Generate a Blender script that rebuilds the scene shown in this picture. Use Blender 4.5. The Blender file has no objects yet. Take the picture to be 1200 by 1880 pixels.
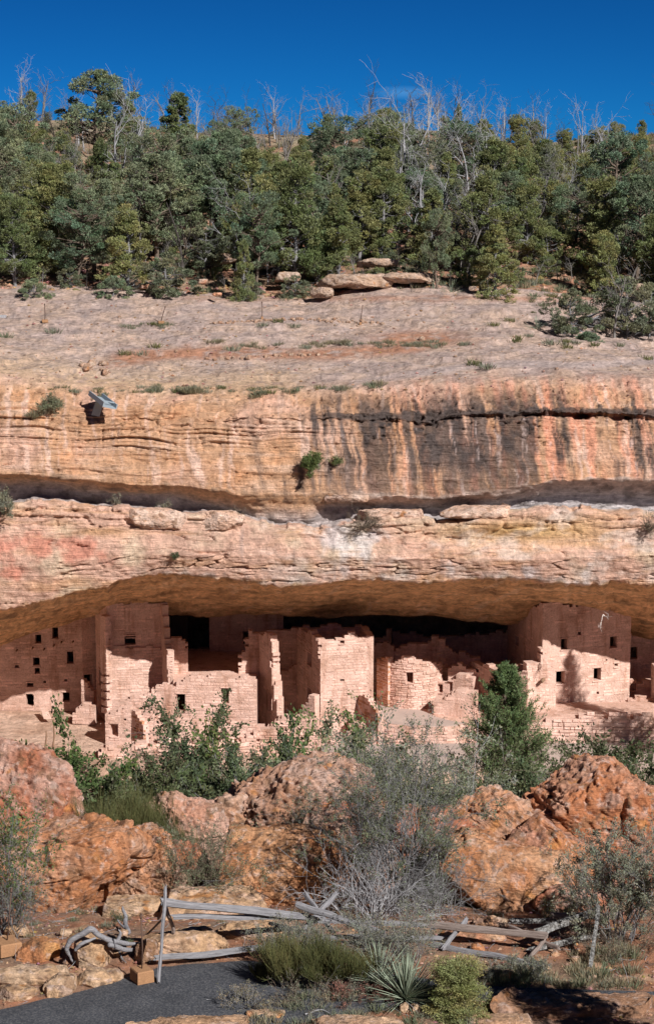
import bpy, math, random
import numpy as np
from mathutils import Vector, Matrix

# ============================================================ camera, sky, sun, exposure
scene = bpy.context.scene
COL = scene.collection
PITCH = math.radians(10.0)
F = 4000.0                       # focal length in photograph pixels
CP, SP = math.cos(PITCH), math.sin(PITCH)
cam_d = bpy.data.cameras.new("camera")
cam = bpy.data.objects.new("camera", cam_d)
COL.objects.link(cam)
cam.location = (0, 0, 0)
cam.rotation_euler = (math.radians(90) - PITCH, 0, 0)
cam_d.sensor_fit = 'VERTICAL'
cam_d.sensor_height = 36.0
cam_d.lens = 36.0 * F / 1880.0
cam_d.clip_start = 0.5
cam_d.clip_end = 3000
scene.camera = cam

SUN = Vector((-0.47, 0.60, -0.575)).normalized()      # direction the light travels
world = bpy.data.worlds.new("World")
scene.world = world
world.use_nodes = True
wn, wl = world.node_tree.nodes, world.node_tree.links
bg = wn["Background"]
sky = wn.new("ShaderNodeTexSky")
sky.sky_type = 'NISHITA'
sky.sun_disc = False
sky.sun_elevation = math.asin(-SUN.z)
sky.sun_rotation = math.atan2(-SUN.x, -SUN.y)
sky.altitude = 2200
sky.air_density = 0.3
sky.dust_density = 0.0
sky.ozone_density = 8.0
pol = wn.new("ShaderNodeVectorMath"); pol.operation = 'MULTIPLY'      # deep polarised high-altitude blue, the same over the whole sky
pol.inputs[1].default_value = (0.022, 0.205, 0.31)
wl.new(sky.outputs[0], pol.inputs[0])
# one faint wisp of cirrus
tcw = wn.new("ShaderNodeTexCoord")
mpw = wn.new("ShaderNodeMapping"); mpw.inputs['Scale'].default_value = (6, 6, 34)
cn = wn.new("ShaderNodeTexNoise"); cn.inputs['Scale'].default_value = 3.0; cn.inputs['Detail'].default_value = 6
wl.new(tcw.outputs['Generated'], mpw.inputs['Vector']); wl.new(mpw.outputs[0], cn.inputs['Vector'])
wd = wn.new("ShaderNodeVectorMath"); wd.operation = 'SUBTRACT'
wl.new(tcw.outputs['Generated'], wd.inputs[0]); _w = Vector((140 / F, CP + 770 / F * SP, -SP + 770 / F * CP)).normalized(); wd.inputs[1].default_value = _w
ws_ = wn.new("ShaderNodeVectorMath"); ws_.operation = 'MULTIPLY'; ws_.inputs[1].default_value = (70, 70, 330); wl.new(wd.outputs[0], ws_.inputs[0])
wlg = wn.new("ShaderNodeVectorMath"); wlg.operation = 'LENGTH'; wl.new(ws_.outputs[0], wlg.inputs[0])
wr = wn.new("ShaderNodeMapRange"); wr.inputs[1].default_value = 0.0; wr.inputs[2].default_value = 1.1; wr.inputs[3].default_value = 0.55; wr.inputs[4].default_value = 0.0
wl.new(wlg.outputs['Value'], wr.inputs[0])
wm = wn.new("ShaderNodeMath"); wm.operation = 'MULTIPLY'; wl.new(wr.outputs[0], wm.inputs[0]); wl.new(cn.outputs[0], wm.inputs[1])
wx = wn.new("ShaderNodeMix"); wx.data_type = 'RGBA'
wl.new(wm.outputs[0], wx.inputs[0]); wl.new(pol.outputs[0], wx.inputs[6]); wx.inputs[7].default_value = (1.6, 4.0, 7.0, 1)
wl.new(wx.outputs[2], bg.inputs[0])
bg.inputs[1].default_value = 0.12

sun_d = bpy.data.lights.new("sun", 'SUN')
sun_d.energy = 4.7
sun_d.angle = math.radians(0.53)
sun_d.color = (1.0, 0.965, 0.92)
sun = bpy.data.objects.new("sun", sun_d)
COL.objects.link(sun)
sun.rotation_euler = SUN.to_track_quat('-Z', 'Y').to_euler()

scene.view_settings.view_transform = 'Standard'
scene.view_settings.look = 'None'
scene.view_settings.exposure = 0.52
scene.view_settings.gamma = 1.0
scene.view_settings.use_curve_mapping = False
scene.cycles.max_bounces = 8
scene.cycles.diffuse_bounces = 6
scene.cycles.use_denoising = True

# ============================================================ helpers
RNG = np.random.default_rng(7)
random.seed(7)

def at(px, py, Y):
    """world point seen at photograph pixel (px, py) at distance Y"""
    u = (np.asarray(px, float) - 600) / F
    v = (940 - np.asarray(py, float)) / F
    dy = CP + v * SP
    dz = -SP + v * CP
    t = Y / dy
    return np.stack(np.broadcast_arrays(u * t, Y + 0 * t, dz * t), -1)

def atv(px, py, Y):
    return Vector(at(px, py, Y).tolist())

def at_z(px, py, z):
    """world point seen at pixel (px, py) on the level z"""
    v = (940 - py) / F
    t = z / (-SP + v * CP)
    return Vector(((px - 600) / F * t, (CP + v * SP) * t, z))

def scale_at(Y):
    return F / Y / 1.0           # photograph pixels per metre

# ---- vectorised gradient noise
_P = np.random.default_rng(3).permutation(256)
_P = np.concatenate([_P, _P, _P])
_G = np.random.default_rng(4).normal(size=(256, 3))
_G /= np.linalg.norm(_G, axis=1)[:, None]

def perlin(p):
    p = np.asarray(p, float)
    i = np.floor(p).astype(np.int64)
    f = p - i
    w = f * f * f * (f * (f * 6 - 15) + 10)
    i &= 255
    out = 0
    for dx in (0, 1):
        wx = w[..., 0] if dx else 1 - w[..., 0]
        for dy in (0, 1):
            wy = w[..., 1] if dy else 1 - w[..., 1]
            for dz in (0, 1):
                wz = w[..., 2] if dz else 1 - w[..., 2]
                h = _P[_P[_P[(i[..., 0] + dx) & 255] + ((i[..., 1] + dy) & 255)] + ((i[..., 2] + dz) & 255)]
                g = _G[h]
                d = g[..., 0] * (f[..., 0] - dx) + g[..., 1] * (f[..., 1] - dy) + g[..., 2] * (f[..., 2] - dz)
                out = out + wx * wy * wz * d
    return out * 1.6

def fbm(p, oct=4, lac=2.03, gain=0.5, off=0.0):
    p = np.asarray(p, float) + off
    s, a, t = 0, 1.0, 0
    for k in range(oct):
        s = s + a * perlin(p)
        t += a
        a *= gain
        p = p * lac + 17.3
    return s / t

def ridged(p, oct=4, lac=2.1, gain=0.5, off=0.0):
    p = np.asarray(p, float) + off
    s, a, t = 0, 1.0, 0
    for k in range(oct):
        s = s + a * (1 - 2 * np.abs(perlin(p)))
        t += a
        a *= gain
        p = p * lac + 11.7
    return s / t

def voronoi(p, seed=0):
    """F1, F2 and a cell random in 3D"""
    p = np.asarray(p, float)
    i = np.floor(p).astype(np.int64)
    f1 = np.full(p.shape[:-1], 9.0); f2 = f1.copy(); cid = np.zeros(p.shape[:-1])
    R = np.random.default_rng(11 + seed).random((256, 4))
    for dx in (-1, 0, 1):
        for dy in (-1, 0, 1):
            for dz in (-1, 0, 1):
                c = i + np.array([dx, dy, dz])
                cc = c & 255
                h = _P[_P[_P[cc[..., 0]] + cc[..., 1]] + cc[..., 2]]
                q = c + R[h][..., :3]
                d = np.sqrt(((p - q) ** 2).sum(-1))
                near = d < f1
                f2 = np.where(near, f1, np.minimum(f2, d))
                cid = np.where(near, R[h][..., 3], cid)
                f1 = np.where(near, d, f1)
    return f1, f2, cid

def sstep(a, b, x):
    t = np.clip((np.asarray(x, float) - a) / (b - a), 0, 1)
    return t * t * (3 - 2 * t)

def interp(x, xs, ys):
    return np.interp(x, xs, ys)

# ---- objects
def mesh_np(name, V, Fs, smooth=True, mats=(), colors=None, midx=None, sharp=None):
    """Fs: (n,3) or (n,4) int array, or a list of such arrays"""
    me = bpy.data.meshes.new(name)
    V = np.asarray(V, np.float32).reshape(-1, 3)
    fl = Fs if isinstance(Fs, list) else [Fs]
    fl = [np.asarray(f, np.int32) for f in fl if len(f)]
    loops = np.concatenate([f.ravel() for f in fl])
    sizes = np.concatenate([np.full(len(f), f.shape[1], np.int32) for f in fl])
    starts = np.concatenate([[0], np.cumsum(sizes)[:-1]]).astype(np.int32)
    me.vertices.add(len(V)); me.vertices.foreach_set('co', V.ravel())
    me.loops.add(len(loops)); me.loops.foreach_set('vertex_index', loops)
    me.polygons.add(len(sizes)); me.polygons.foreach_set('loop_start', starts)
    me.polygons.foreach_set('use_smooth', np.full(len(sizes), bool(smooth)))
    for m in mats:
        me.materials.append(m)
    if midx is not None:
        me.polygons.foreach_set('material_index', np.asarray(midx, np.int32))
    me.update(calc_edges=True)
    if colors is not None:
        at_ = me.color_attributes.new('tint', 'FLOAT_COLOR', 'POINT')
        c = np.ones((len(V), 4), np.float32); c[:, :colors.shape[1]] = colors
        at_.data.foreach_set('color', c.ravel())
    me.validate()
    return me

def link(name, data=None, parent=None, loc=None, label=None, cat=None, group=None, kind=None):
    o = bpy.data.objects.new(name, data)
    COL.objects.link(o)
    if parent is not None:
        o.parent = parent
    if loc is not None:
        o.location = loc
    tag(o, label, cat, group, kind)
    return o

def tag(o, label=None, cat=None, group=None, kind=None):
    if label: o['label'] = label
    if cat: o['category'] = cat
    if group: o['group'] = group
    if kind: o['kind'] = kind

def copy_tree(o, parent=None):
    c = o.copy()
    COL.objects.link(c)
    c.parent = parent
    for ch in o.children:
        copy_tree(ch, c)
    return c

class Acc:
    """collects vertices and faces of one mesh"""
    def __init__(s):
        s.v, s.q, s.t, s.n, s.c = [], [], [], 0, []
    def add(s, v, q=None, t=None, c=None):
        v = np.asarray(v, float).reshape(-1, 3)
        if q is not None and len(q): s.q.append(np.asarray(q, np.int64).reshape(-1, 4) + s.n)
        if t is not None and len(t): s.t.append(np.asarray(t, np.int64).reshape(-1, 3) + s.n)
        s.v.append(v); s.n += len(v)
        if c is not None: s.c.append(np.broadcast_to(np.asarray(c, float), (len(v), 3)))
    def mesh(s, name, mats=(), smooth=True):
        fl = []
        if s.q: fl.append(np.concatenate(s.q))
        if s.t: fl.append(np.concatenate(s.t))
        return mesh_np(name, np.concatenate(s.v), fl, smooth, mats, np.concatenate(s.c) if s.c else None)

def tube_np(acc, pts, rad, sides=5, c=None, cap=True):
    """tapered tube along a polyline"""
    P = np.asarray(pts, float); n = len(P)
    rad = np.broadcast_to(np.asarray(rad, float), (n,))
    T = np.gradient(P, axis=0); T /= np.linalg.norm(T, axis=1)[:, None] + 1e-9
    ref = np.array([0, 0, 1.0]) if abs(T[0][2]) < 0.9 else np.array([1.0, 0, 0])
    A = np.cross(T, ref); A /= np.linalg.norm(A, axis=1)[:, None] + 1e-9
    B = np.cross(T, A)
    a = np.arange(sides) * 2 * math.pi / sides
    V = P[:, None] + rad[:, None, None] * (np.cos(a)[None, :, None] * A[:, None] + np.sin(a)[None, :, None] * B[:, None])
    q = []
    for i in range(n - 1):
        for k in range(sides):
            k2 = (k + 1) % sides
            q.append((i * sides + k, i * sides + k2, (i + 1) * sides + k2, (i + 1) * sides + k))
    V = V.reshape(-1, 3)
    t = []
    if cap:
        V = np.concatenate([V, P[:1], P[-1:]])
        for k in range(sides):
            k2 = (k + 1) % sides
            t.append((n * sides, k2, k)); t.append((n * sides + 1, (n - 1) * sides + k, (n - 1) * sides + k2))
    acc.add(V, q, t, c)

def grid_faces(nu, nv):
    i = np.arange(nv - 1)[:, None] * nu + np.arange(nu - 1)[None, :]
    return np.stack([i, i + 1, i + nu + 1, i + nu], -1).reshape(-1, 4)

# ---- materials
def new_mat(name):
    m = bpy.data.materials.new(name)
    m.use_nodes = True
    nt = m.node_tree
    return m, nt.nodes, nt.links, nt.nodes['Principled BSDF']

def N(nodes, t, **kw):
    n = nodes.new(t)
    for k, v in kw.items():
        if k in n.inputs: n.inputs[k].default_value = v
        else: setattr(n, k, v)
    return n

def ramp(nodes, stops):
    r = nodes.new('ShaderNodeValToRGB')
    e = r.color_ramp.elements
    while len(e) > len(stops): e.remove(e[-1])
    while len(e) < len(stops): e.new(0.5)
    for k, (p, c) in enumerate(stops):
        e[k].position = p
        e[k].color = (*c, 1) if len(c) == 3 else c
    return r

def mixc(nodes, links, a, b, fac, mode='MIX'):
    m = nodes.new('ShaderNodeMix'); m.data_type = 'RGBA'; m.blend_type = mode
    def put(i, v):
        if hasattr(v, 'is_output') or isinstance(v, bpy.types.NodeSocket): links.new(v, m.inputs[i])
        elif isinstance(v, (int, float)): m.inputs[i].default_value = v
        else: m.inputs[i].default_value = (*v, 1)
    put(0, fac); put(6, a); put(7, b)
    return m.outputs[2]

def rock_mat(name, col=None, mid=14.0, attr=True, speck=0.35, scale=1.0, bump=0.05, strata=0.5, lichen=None, spread=0.35, rough=0.9):
    """sandstone: base colour (or the 'tint' attribute) varied by grain, mottling and thin strata"""
    m, n, l, p = new_mat(name)
    tc = n.new('ShaderNodeTexCoord')
    src = tc.outputs['Object']
    if attr:
        a = n.new('ShaderNodeAttribute'); a.attribute_name = 'tint'
        base = a.outputs['Color']
    else:
        base = None
    n1 = N(n, 'ShaderNodeTexNoise', Scale=1.3 * scale, Detail=8.0, Roughness=0.65); l.new(src, n1.inputs['Vector'])
    n2 = N(n, 'ShaderNodeTexNoise', Scale=mid * scale, Detail=8.0, Roughness=0.78); l.new(src, n2.inputs['Vector'])
    mp = n.new('ShaderNodeMapping'); mp.inputs['Scale'].default_value = (0.6, 0.6, 7.0); l.new(src, mp.inputs['Vector'])
    n3 = N(n, 'ShaderNodeTexNoise', Scale=1.6 * scale, Detail=6.0, Roughness=0.7); l.new(mp.outputs[0], n3.inputs['Vector'])
    r1 = ramp(n, [(0.25, (1 - spread,) * 3), (0.75, (1 + spread,) * 3)]); l.new(n1.outputs[0], r1.inputs[0])
    r2 = ramp(n, [(0.25, (1 - speck,) * 3), (0.75, (1 + speck,) * 3)]); l.new(n2.outputs[0], r2.inputs[0])
    r3 = ramp(n, [(0.3, (1 - 0.4 * strata, 1 - 0.45 * strata, 1 - 0.5 * strata)), (0.7, (1 + 0.25 * strata,) * 3)]); l.new(n3.outputs[0], r3.inputs[0])
    b = base if base is not None else col
    c = mixc(n, l, b, r1.outputs[0], 1.0, 'MULTIPLY')
    c = mixc(n, l, c, r2.outputs[0], 1.0, 'MULTIPLY')
    c = mixc(n, l, c, r3.outputs[0], 1.0, 'MULTIPLY')
    if lichen:
        n4 = N(n, 'ShaderNodeTexNoise', Scale=5.0 * scale, Detail=9.0, Roughness=0.75); l.new(src, n4.inputs['Vector'])
        r4 = ramp(n, [(lichen[1], (0, 0, 0)), (lichen[1] + 0.05, (1, 1, 1))]); l.new(n4.outputs[0], r4.inputs[0])
        c = mixc(n, l, c, lichen[0], r4.outputs[0])
    l.new(c, p.inputs['Base Color'])
    p.inputs['Roughness'].default_value = rough
    p.inputs['Specular IOR Level'].default_value = 0.2
    if bump:
        add = n.new('ShaderNodeMath'); add.operation = 'ADD'; l.new(n2.outputs[0], add.inputs[0]); l.new(n3.outputs[0], add.inputs[1])
        add2 = n.new('ShaderNodeMath'); add2.operation = 'MULTIPLY_ADD'; l.new(n1.outputs[0], add2.inputs[0]); add2.inputs[1].default_value = 1.5; l.new(add.outputs[0], add2.inputs[2])
        bm = N(n, 'ShaderNodeBump', Strength=1.0, Distance=bump); l.new(add2.outputs[0], bm.inputs['Height'])
        l.new(bm.outputs[0], p.inputs['Normal'])
    return m
# ============================================================ THE CLIFF (slickrock top, face, recess, lower band, alcove)
def L(*pairs):
    return np.array([a for a, b in pairs], float), np.array([b for a, b in pairs], float)

def build_cliff():
    px = np.concatenate([np.linspace(-700, -40, 60, endpoint=False), np.arange(-40, 1240, 2.6), np.linspace(1240, 1900, 60)])
    nu = len(px)
    def line(*pairs): xs, ys = L(*pairs); return np.interp(px, xs, ys)
    X0 = (px - 600)
    wob = lambda amp, f, o: amp * fbm(np.stack([px * f, 0 * px + o, 0 * px], -1), 4)
    K = []       # (name, py, Y, rows to next)
    def key(name, py, Y, rows): K.append((name, py, Y + 0 * px, rows))
    key('back',   line((-700, 522), (0, 524), (200, 528), (420, 540), (560, 545), (700, 520), (900, 525), (1200, 560), (1900, 590)), 122.0, 30)
    key('slick1', line((-700, 590), (0, 586), (300, 592), (600, 600), (900, 596), (1200, 640), (1900, 655)), 113.5, 40)
    key('slick2', line((-700, 640), (0, 638), (150, 665), (300, 672), (600, 668), (900, 655), (1200, 672), (1900, 690)), 106.3, 44)
    key('rim',    line((-700, 700), (0, 692), (100, 706), (300, 722), (500, 722), (600, 718), (800, 704), (1000, 696), (1200, 696), (1900, 690)), 101.0 + wob(.5, .008, 1), 26)
    key('edge',   line((-700, 745), (0, 742), (100, 750), (300, 752), (500, 755), (600, 757), (700, 756), (800, 752), (1000, 747), (1200, 744), (1900, 740)), 99.6, 16)
    notch = line((-700, 0.0), (480, 0.02), (560, .12), (640, .22), (800, .30), (940, .35), (1010, .8), (1080, 1.1), (1150, 1.1), (1200, .8), (1900, .5)) * np.clip(.75 + 2.6 * wob(1, .022, 6), .05, 1.8)
    yn = line((-700, 768), (600, 772), (700, 774), (800, 776), (880, 768), (1000, 762), (1100, 764), (1200, 770), (1900, 770)) + wob(13, .011, 31) + wob(5, .06, 32)
    key('notch0', yn - 6, 99.3 + 0 * px, 8)
    key('notch1', yn + 0, 99.25 + notch, 8)
    key('face0',  yn + 7, 99.0 + 0.05 * notch, 46)
    key('face1',  line((-700, 826), (1900, 832)), 98.6 + wob(.4, .006, 9), 44)
    bot = line((-700, 860), (0, 868), (100, 874), (150, 880), (200, 888), (250, 892), (320, 891), (400, 900), (450, 909), (500, 908), (600, 906), (700, 910), (800, 915), (900, 903), (1000, 886), (1100, 878), (1200, 881), (1900, 880)) + wob(5, .03, 2)
    key('bottom', bot, 98.1, 20)
    rec = line((-700, 884), (0, 886), (100, 895), (200, 905), (300, 912), (400, 926), (450, 940), (500, 952), (560, 955), (600, 930), (700, 930), (800, 934), (900, 925), (1000, 912), (1100, 905), (1200, 915), (1900, 915)) + wob(5, .02, 3)
    rec = np.maximum(rec, bot + 6)
    key('recess0', rec, line((-700, 99.8), (350, 99.6), (480, 98.8), (560, 98.7), (640, 99.2), (800, 99.3), (1900, 99.6)), 14)
    lip = line((-700, 940), (0, 937), (20, 926), (50, 918), (100, 918), (200, 930), (300, 932), (350, 941), (400, 942), (480, 956), (500, 961), (600, 962), (650, 953), (700, 942), (780, 950), (800, 957), (850, 952), (885, 938), (950, 936), (1000, 925), (1060, 930), (1100, 932), (1200, 938), (1900, 940)) + wob(5, .05, 4) + 3.0 * np.round(2 * fbm(np.stack([px * .02, 0 * px, 0 * px + 8], -1), 2))
    key('recess1', lip - 2 + 0 * px, line((-700, 100.), (400, 99.8), (560, 99.0), (800, 99.4), (1900, 99.8)), 12)        # back of the recess, hidden behind the lip
    key('lip0', lip, 98.0, 14)
    key('lip1', lip + 8, 97.0, 22)
    key('band0', line((-700, 968), (0, 970), (490, 974), (560, 985), (900, 1000), (1200, 990), (1900, 990)), 96.8, 30)
    key('band1', line((-700, 1040), (0, 1040), (300, 1018), (600, 1022), (900, 1028), (1200, 1020), (1900, 1020)), 96.35 + wob(.4, .007, 12), 34)
    alip = line((-700, 1160), (0, 1122), (50, 1112), (100, 1100), (150, 1085), (200, 1080), (216, 1068), (250, 1060), (320, 1053), (375, 1060), (425, 1065), (475, 1072), (525, 1078), (600, 1072), (650, 1065), (750, 1068), (850, 1065), (900, 1062), (975, 1063), (1000, 1072), (1100, 1075), (1125, 1066), (1190, 1075), (1200, 1068), (1900, 1070)) + wob(7, .05, 5)
    key('alcove_lip', alip, 96.75, 22)
    ceil = line((-700, 1290), (0, 1192), (50, 1168), (100, 1152), (150, 1140), (200, 1134), (300, 1130), (400, 1128), (600, 1131), (800, 1132), (850, 1138), (900, 1146), (930, 1150), (1000, 1140), (1060, 1146), (1150, 1162), (1200, 1176), (1900, 1260))
    key('ceil1', alip * .6 + ceil * .4, 100.4, 26)
    key('ceil2', ceil, 104.6, 24)
    rows_P = []
    names = []
    base = [at(px, k[1], k[2]) for k in K]
    # inside of the alcove, given by height
    def zrow(Y, z):
        x = X0 / F * 103.5
        return np.stack([x, Y + 0 * x, z + 0 * x], -1)
    zc = base[-1][:, 2]
    extra = [('ceil3', zrow(109.5, zc - 0.25), 20), ('back0', zrow(112.3, zc - 1.6), 20), ('back1', zrow(112.0, -28.0), 24),
             ('floor0', zrow(107, -28.45), 60), ('floor1', zrow(95.3, -28.55), 14), ('talus', zrow(93.0, -29.6), 1)]
    bases = [(K[i][0], base[i], K[i][3]) for i in range(len(K))] + extra
    zone = []; P = []; W = []
    for i in range(len(bases) - 1):
        a, b, r = bases[i][1], bases[i + 1][1], bases[i][2]
        for k in range(r):
            t = k / r
            P.append(a * (1 - t) + b * t); W.append(i + t)
    P.append(bases[-1][1]); W.append(len(bases) - 1.0)
    P = np.stack(P); W = np.array(W)
    idx = {b[0]: i for i, b in enumerate(bases)}
    # smooth slightly along the profile so that ledges are rounded not polygonal
    for _ in range(2):
        Q = P.copy(); Q[1:-1] = 0.25 * P[:-2] + 0.5 * P[1:-1] + 0.25 * P[2:]; P = Q
    nv = len(P)
    # normals of the base surface
    dU = np.gradient(P, axis=1); dV = np.gradient(P, axis=0)
    Nn = np.cross(dU, dV); Nn /= np.linalg.norm(Nn, axis=2)[..., None] + 1e-9
    Nn = np.where((Nn[..., 1:2] * 1 > 0) & (W[:, None, None] < idx['lip0']), -Nn, Nn) if False else Nn
    flip = -1.0 if Nn[10, nu // 2, 2] < 0 else 1.0
    Nn *= flip
    Wg = np.broadcast_to(W[:, None], (nv, nu))
    PX = np.broadcast_to(px[None], (nv, nu))
    def m(a, b, soft=.35):    # mask between two keys
        ia, ib = idx[a], idx[b]
        return sstep(ia - soft, ia + soft, Wg) * (1 - sstep(ib - soft, ib + soft, Wg))
    x, y, z = P[..., 0], P[..., 1], P[..., 2]
    top = m('back', 'rim', .5); face = m('rim', 'bottom', .4); reces = m('bottom', 'lip0', .3); band = m('lip0', 'alcove_lip', .3)
    ceilm = m('alcove_lip', 'back0', .3); floor = m('back1', 'talus', .3)
    big = fbm(P * .28, 3); mid = fbm(P * .9, 4, off=5.0)
    strat = fbm(P * np.array([.22, .22, 2.6]), 4, off=9.0)          # near-horizontal beds
    warp = z + 0.25 * fbm(P * .35, 2, off=3.) + 0.02 * x
    def beds(freq, sharp, off):                                       # hard ledges: saw-like steps
        s = warp * freq + 1.1 * fbm(P * np.array([.16, .16, .4]), 3, off=off)
        fr = s - np.floor(s)
        hsh = np.sin(np.floor(s) * 12.9898 + off) * 43758.5453; hsh = hsh - np.floor(hsh)
        return (sstep(0, sharp, fr) * (1 - fr * .6)) * (0.35 + hsh) * (.35 + 1.1 * sstep(-.25, .3, fbm(P * np.array([.35, .35, .8]), 2, off=off + 3)))
    fine = ridged(P * 2.6, 4, off=2.)
    crack = fbm(P * np.array([1.4, 1.4, 9.0]), 3, off=21.)
    pitn = fbm(P * np.array([4.5, 4.5, 6.]), 2, off=40.)
    pits = sstep(.28, .5, pitn)
    D = 0 * x
    mott0 = fbm(P * .8, 3, off=95.)
    # slickrock: long low swells, thin shelves
    s = (z + 12.5) * 2.2 + 1.3 * fbm(P * np.array([.12, .12, .12]), 3, off=60.)
    shelf = sstep(0.0, .09, s - np.floor(s)) - (s - np.floor(s))
    D += top * (0.12 * big + 0.07 * mid + 0.20 * shelf * sstep(-.3, .2, fbm(P * np.array([.3, .3, .3]), 2, off=64.)) + 0.035 * fine + .06 * sstep(.05, .3, fbm(P * np.array([.5, .5, 3.]), 3, off=66.)))
    left = 1 - sstep(470, 640, PX)
    uf = m('rim', 'face1', .6)
    D += face * (0.13 * big + 0.06 * mid + 0.05 * strat + 0.02 * fine)
    D += face * uf * (left * .8 + .2) * (0.19 * (beds(2.3, .18, 1.) - .5) + 0.13 * (beds(6.1, .3, 2.) - .4))
    D += face * (1 - uf) * 0.07 * (beds(1.6, .12, 4.) - .5)
    D -= face * (1 - left) * m('rim', 'face0', .7) * (0.22 * pits + 0.12 * sstep(.1, .4, strat) + .16 * sstep(.1, .3, fbm(P * np.array([1.6, 1.6, 5.]), 3, off=44.)))
    ck = fbm(P * np.array([.5, .5, 3.2]), 3, off=33.)
    D -= face * 0.14 * sstep(.035, .0, np.abs(ck)) * sstep(-.1, .2, mid)
    vk = fbm(P * np.array([.9, .3, .25]), 3, off=73.)
    D -= face * m('rim', 'face1', .8) * 0.14 * sstep(.02, .0, np.abs(vk))
    D -= face * 0.08 * sstep(.36, .55, pitn)
    D += (face + band + top * .6 + ceilm * .7) * .045 * fbm(P * 3.1, 3, off=71.) + (face + band) * .05 * fbm(P * np.array([2., 2., 5.5]), 3, off=72.)
    D += reces * (0.15 * mid + 0.15 * strat + 0.05 * fine)
    D += band * (0.10 * big + 0.07 * mid + 0.05 * strat + 0.02 * fine)
    nb = m('lip0', 'band0', .4)
    vor1, vor2, _ = voronoi(P * np.array([.42, .42, 1.6]) + .2 * mid[..., None])
    joint = sstep(.09, .0, vor2 - vor1)
    D += nb * band * (0.11 * (beds(2.9, .2, 6.) - .5) - .14 * joint)
    D -= band * 0.20 * sstep(.03, .0, np.abs(fbm(P * np.array([.2, .2, 1.1]), 3, off=51.))) * sstep(-.15, .1, big)
    D -= m('band1', 'alcove_lip', .4) * (0.05 * sstep(0, .25, crack) + .09 * sstep(.05, .5, strat)) * sstep(-.2, .25, mott0)
    # the long hollow in the right part of the lower band
    hol = np.exp(-((PX - 880) / 85) ** 2 - ((Wg - (idx['band0'] - .25)) / .30) ** 2)
    D -= .45 * hol * band
    D += ceilm * (0.16 * big + 0.10 * mid + 0.10 * strat + 0.03 * fine)
    D += ceilm * .12 * (beds(2.4, .2, 8.) - .5)
    D -= ceilm * .12 * sstep(.03, 0, np.abs(fbm(P * np.array([.3, .8, 2.2]), 3, off=81.)))
    D += m('back0', 'back1', .2) * 0.5 * mid
    D += floor * 0.03 * mid
    P2 = P + Nn * D[..., None]
    # ---- colours (albedo): stains, beds and mineral streaks that belong to the rock
    def C(r, g, b): return np.array([r, g, b])
    def mix(a, b, t): return a * (1 - t[..., None]) + b * t[..., None]
    tan = C(.455, .275, .15); orange = C(.52, .27, .125); pink = C(.56, .335, .235); cream = C(.56, .40, .27)
    grey = C(.36, .265, .225); redc = C(.50, .19, .115); dark = C(.065, .055, .05); brown = C(.30, .165, .08)
    mott = fbm(P * .55, 5, off=100.); mott2 = fbm(P * 1.7, 4, off=120.)
    col = np.broadcast_to(C(.49, .32, .20), P.shape).copy()
    sl = mix(np.broadcast_to(grey, P.shape), C(.43, .30, .225), sstep(-.3, .35, mott))
    sl = mix(sl, C(.48, .32, .19), sstep(570, 700, 1180 - PX) * sstep(idx['slick2'] - .3, idx['rim'], Wg) * .8)
    sl = mix(sl, C(.27, .215, .195), sstep(.05, .4, mott2) * .55)
    sp_ = fbm(P * np.array([3.2, 1.2, 3.2]), 4, off=111.); sl = mix(sl, C(.17, .13, .11), sstep(.18, .36, sp_) * .55)
    sl = mix(sl, C(.50, .38, .31), sstep(.15, .4, -sp_) * .5)
    lns = np.abs(fbm(P * np.array([.22, .35, 1.6]), 4, off=115.)); sl = mix(sl, C(.16, .11, .085), sstep(.016, .003, lns) * .6)
    pyg = np.zeros_like(x)
    yy = P2[..., 1]; zz = P2[..., 2]
    pyg = 940 - F * np.tan(np.arctan2(zz, yy) + PITCH)
    # red soil lying in the hollow of the slickrock
    rs1 = sstep(19, 3, np.abs(pyg - (652 - (PX - 400) * .04 + 6 * np.sin(PX * .013))) + 9 * mott) * sstep(170, 230, PX) * (1 - sstep(770, 860, PX))
    rs2 = np.exp(-((PX - 770) / 75) ** 2 - ((pyg - 622) / 13) ** 2) * 1.6
    rs3 = sstep(8, 0, np.abs(pyg - 548) + 8 * mott) * sstep(300, 380, PX) * .7
    sl = mix(sl, C(.335, .165, .10), np.clip(np.maximum(np.maximum(rs1, rs2), rs3), 0, 1) * sstep(-.5, .15, mott2 + .5 * fbm(P * np.array([.5, .5, 2.]), 3, off=112.)))
    path = sstep(9, 3, np.abs(pyg - interp(PX, [600, 740, 850, 950, 1060, 1250], [712, 690, 673, 667, 671, 660]))) * (PX > 640)
    sl = mix(sl, C(.36, .28, .25), path * .75)
    ft = mix(np.broadcast_to(tan, P.shape), cream, sstep(0, .5, strat) * .6)
    ft = mix(ft, orange, sstep(.0, .5, mott) * .7)
    ft = mix(ft, C(.56, .37, .28), sstep(-.1, .4, fbm(P * .3, 3, off=140.)) * .5)
    ft = mix(ft, C(.38, .20, .09), sstep(.2, .5, -strat) * .4)
    # desert varnish streaks: vertical, mostly on the right
    sx = np.stack([x * 1.0 + .12 * (z + 14) + .22 * fbm(P * np.array([.6, .6, 1.1]), 3, off=152.), 0 * x, z * .13], -1)
    st = .55 * fbm(sx * np.array([1.15, 1, 1]), 5, off=160., gain=.62) + .75 * fbm(sx * np.array([3.1, 1, 1]), 4, off=167., gain=.6)
    amt = interp(PX, [0, 430, 500, 560, 640, 700, 740, 800, 960, 1000, 1030, 1060, 1100, 1150, 1210], [0, 0, .30, .50, .62, .80, .52, .86, .80, .42, .62, .34, .36, .52, .55])
    amt = np.where(amt > 0, amt + .10 * fbm(P * np.array([.5, .5, .9]), 3, off=155.), amt)
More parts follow.
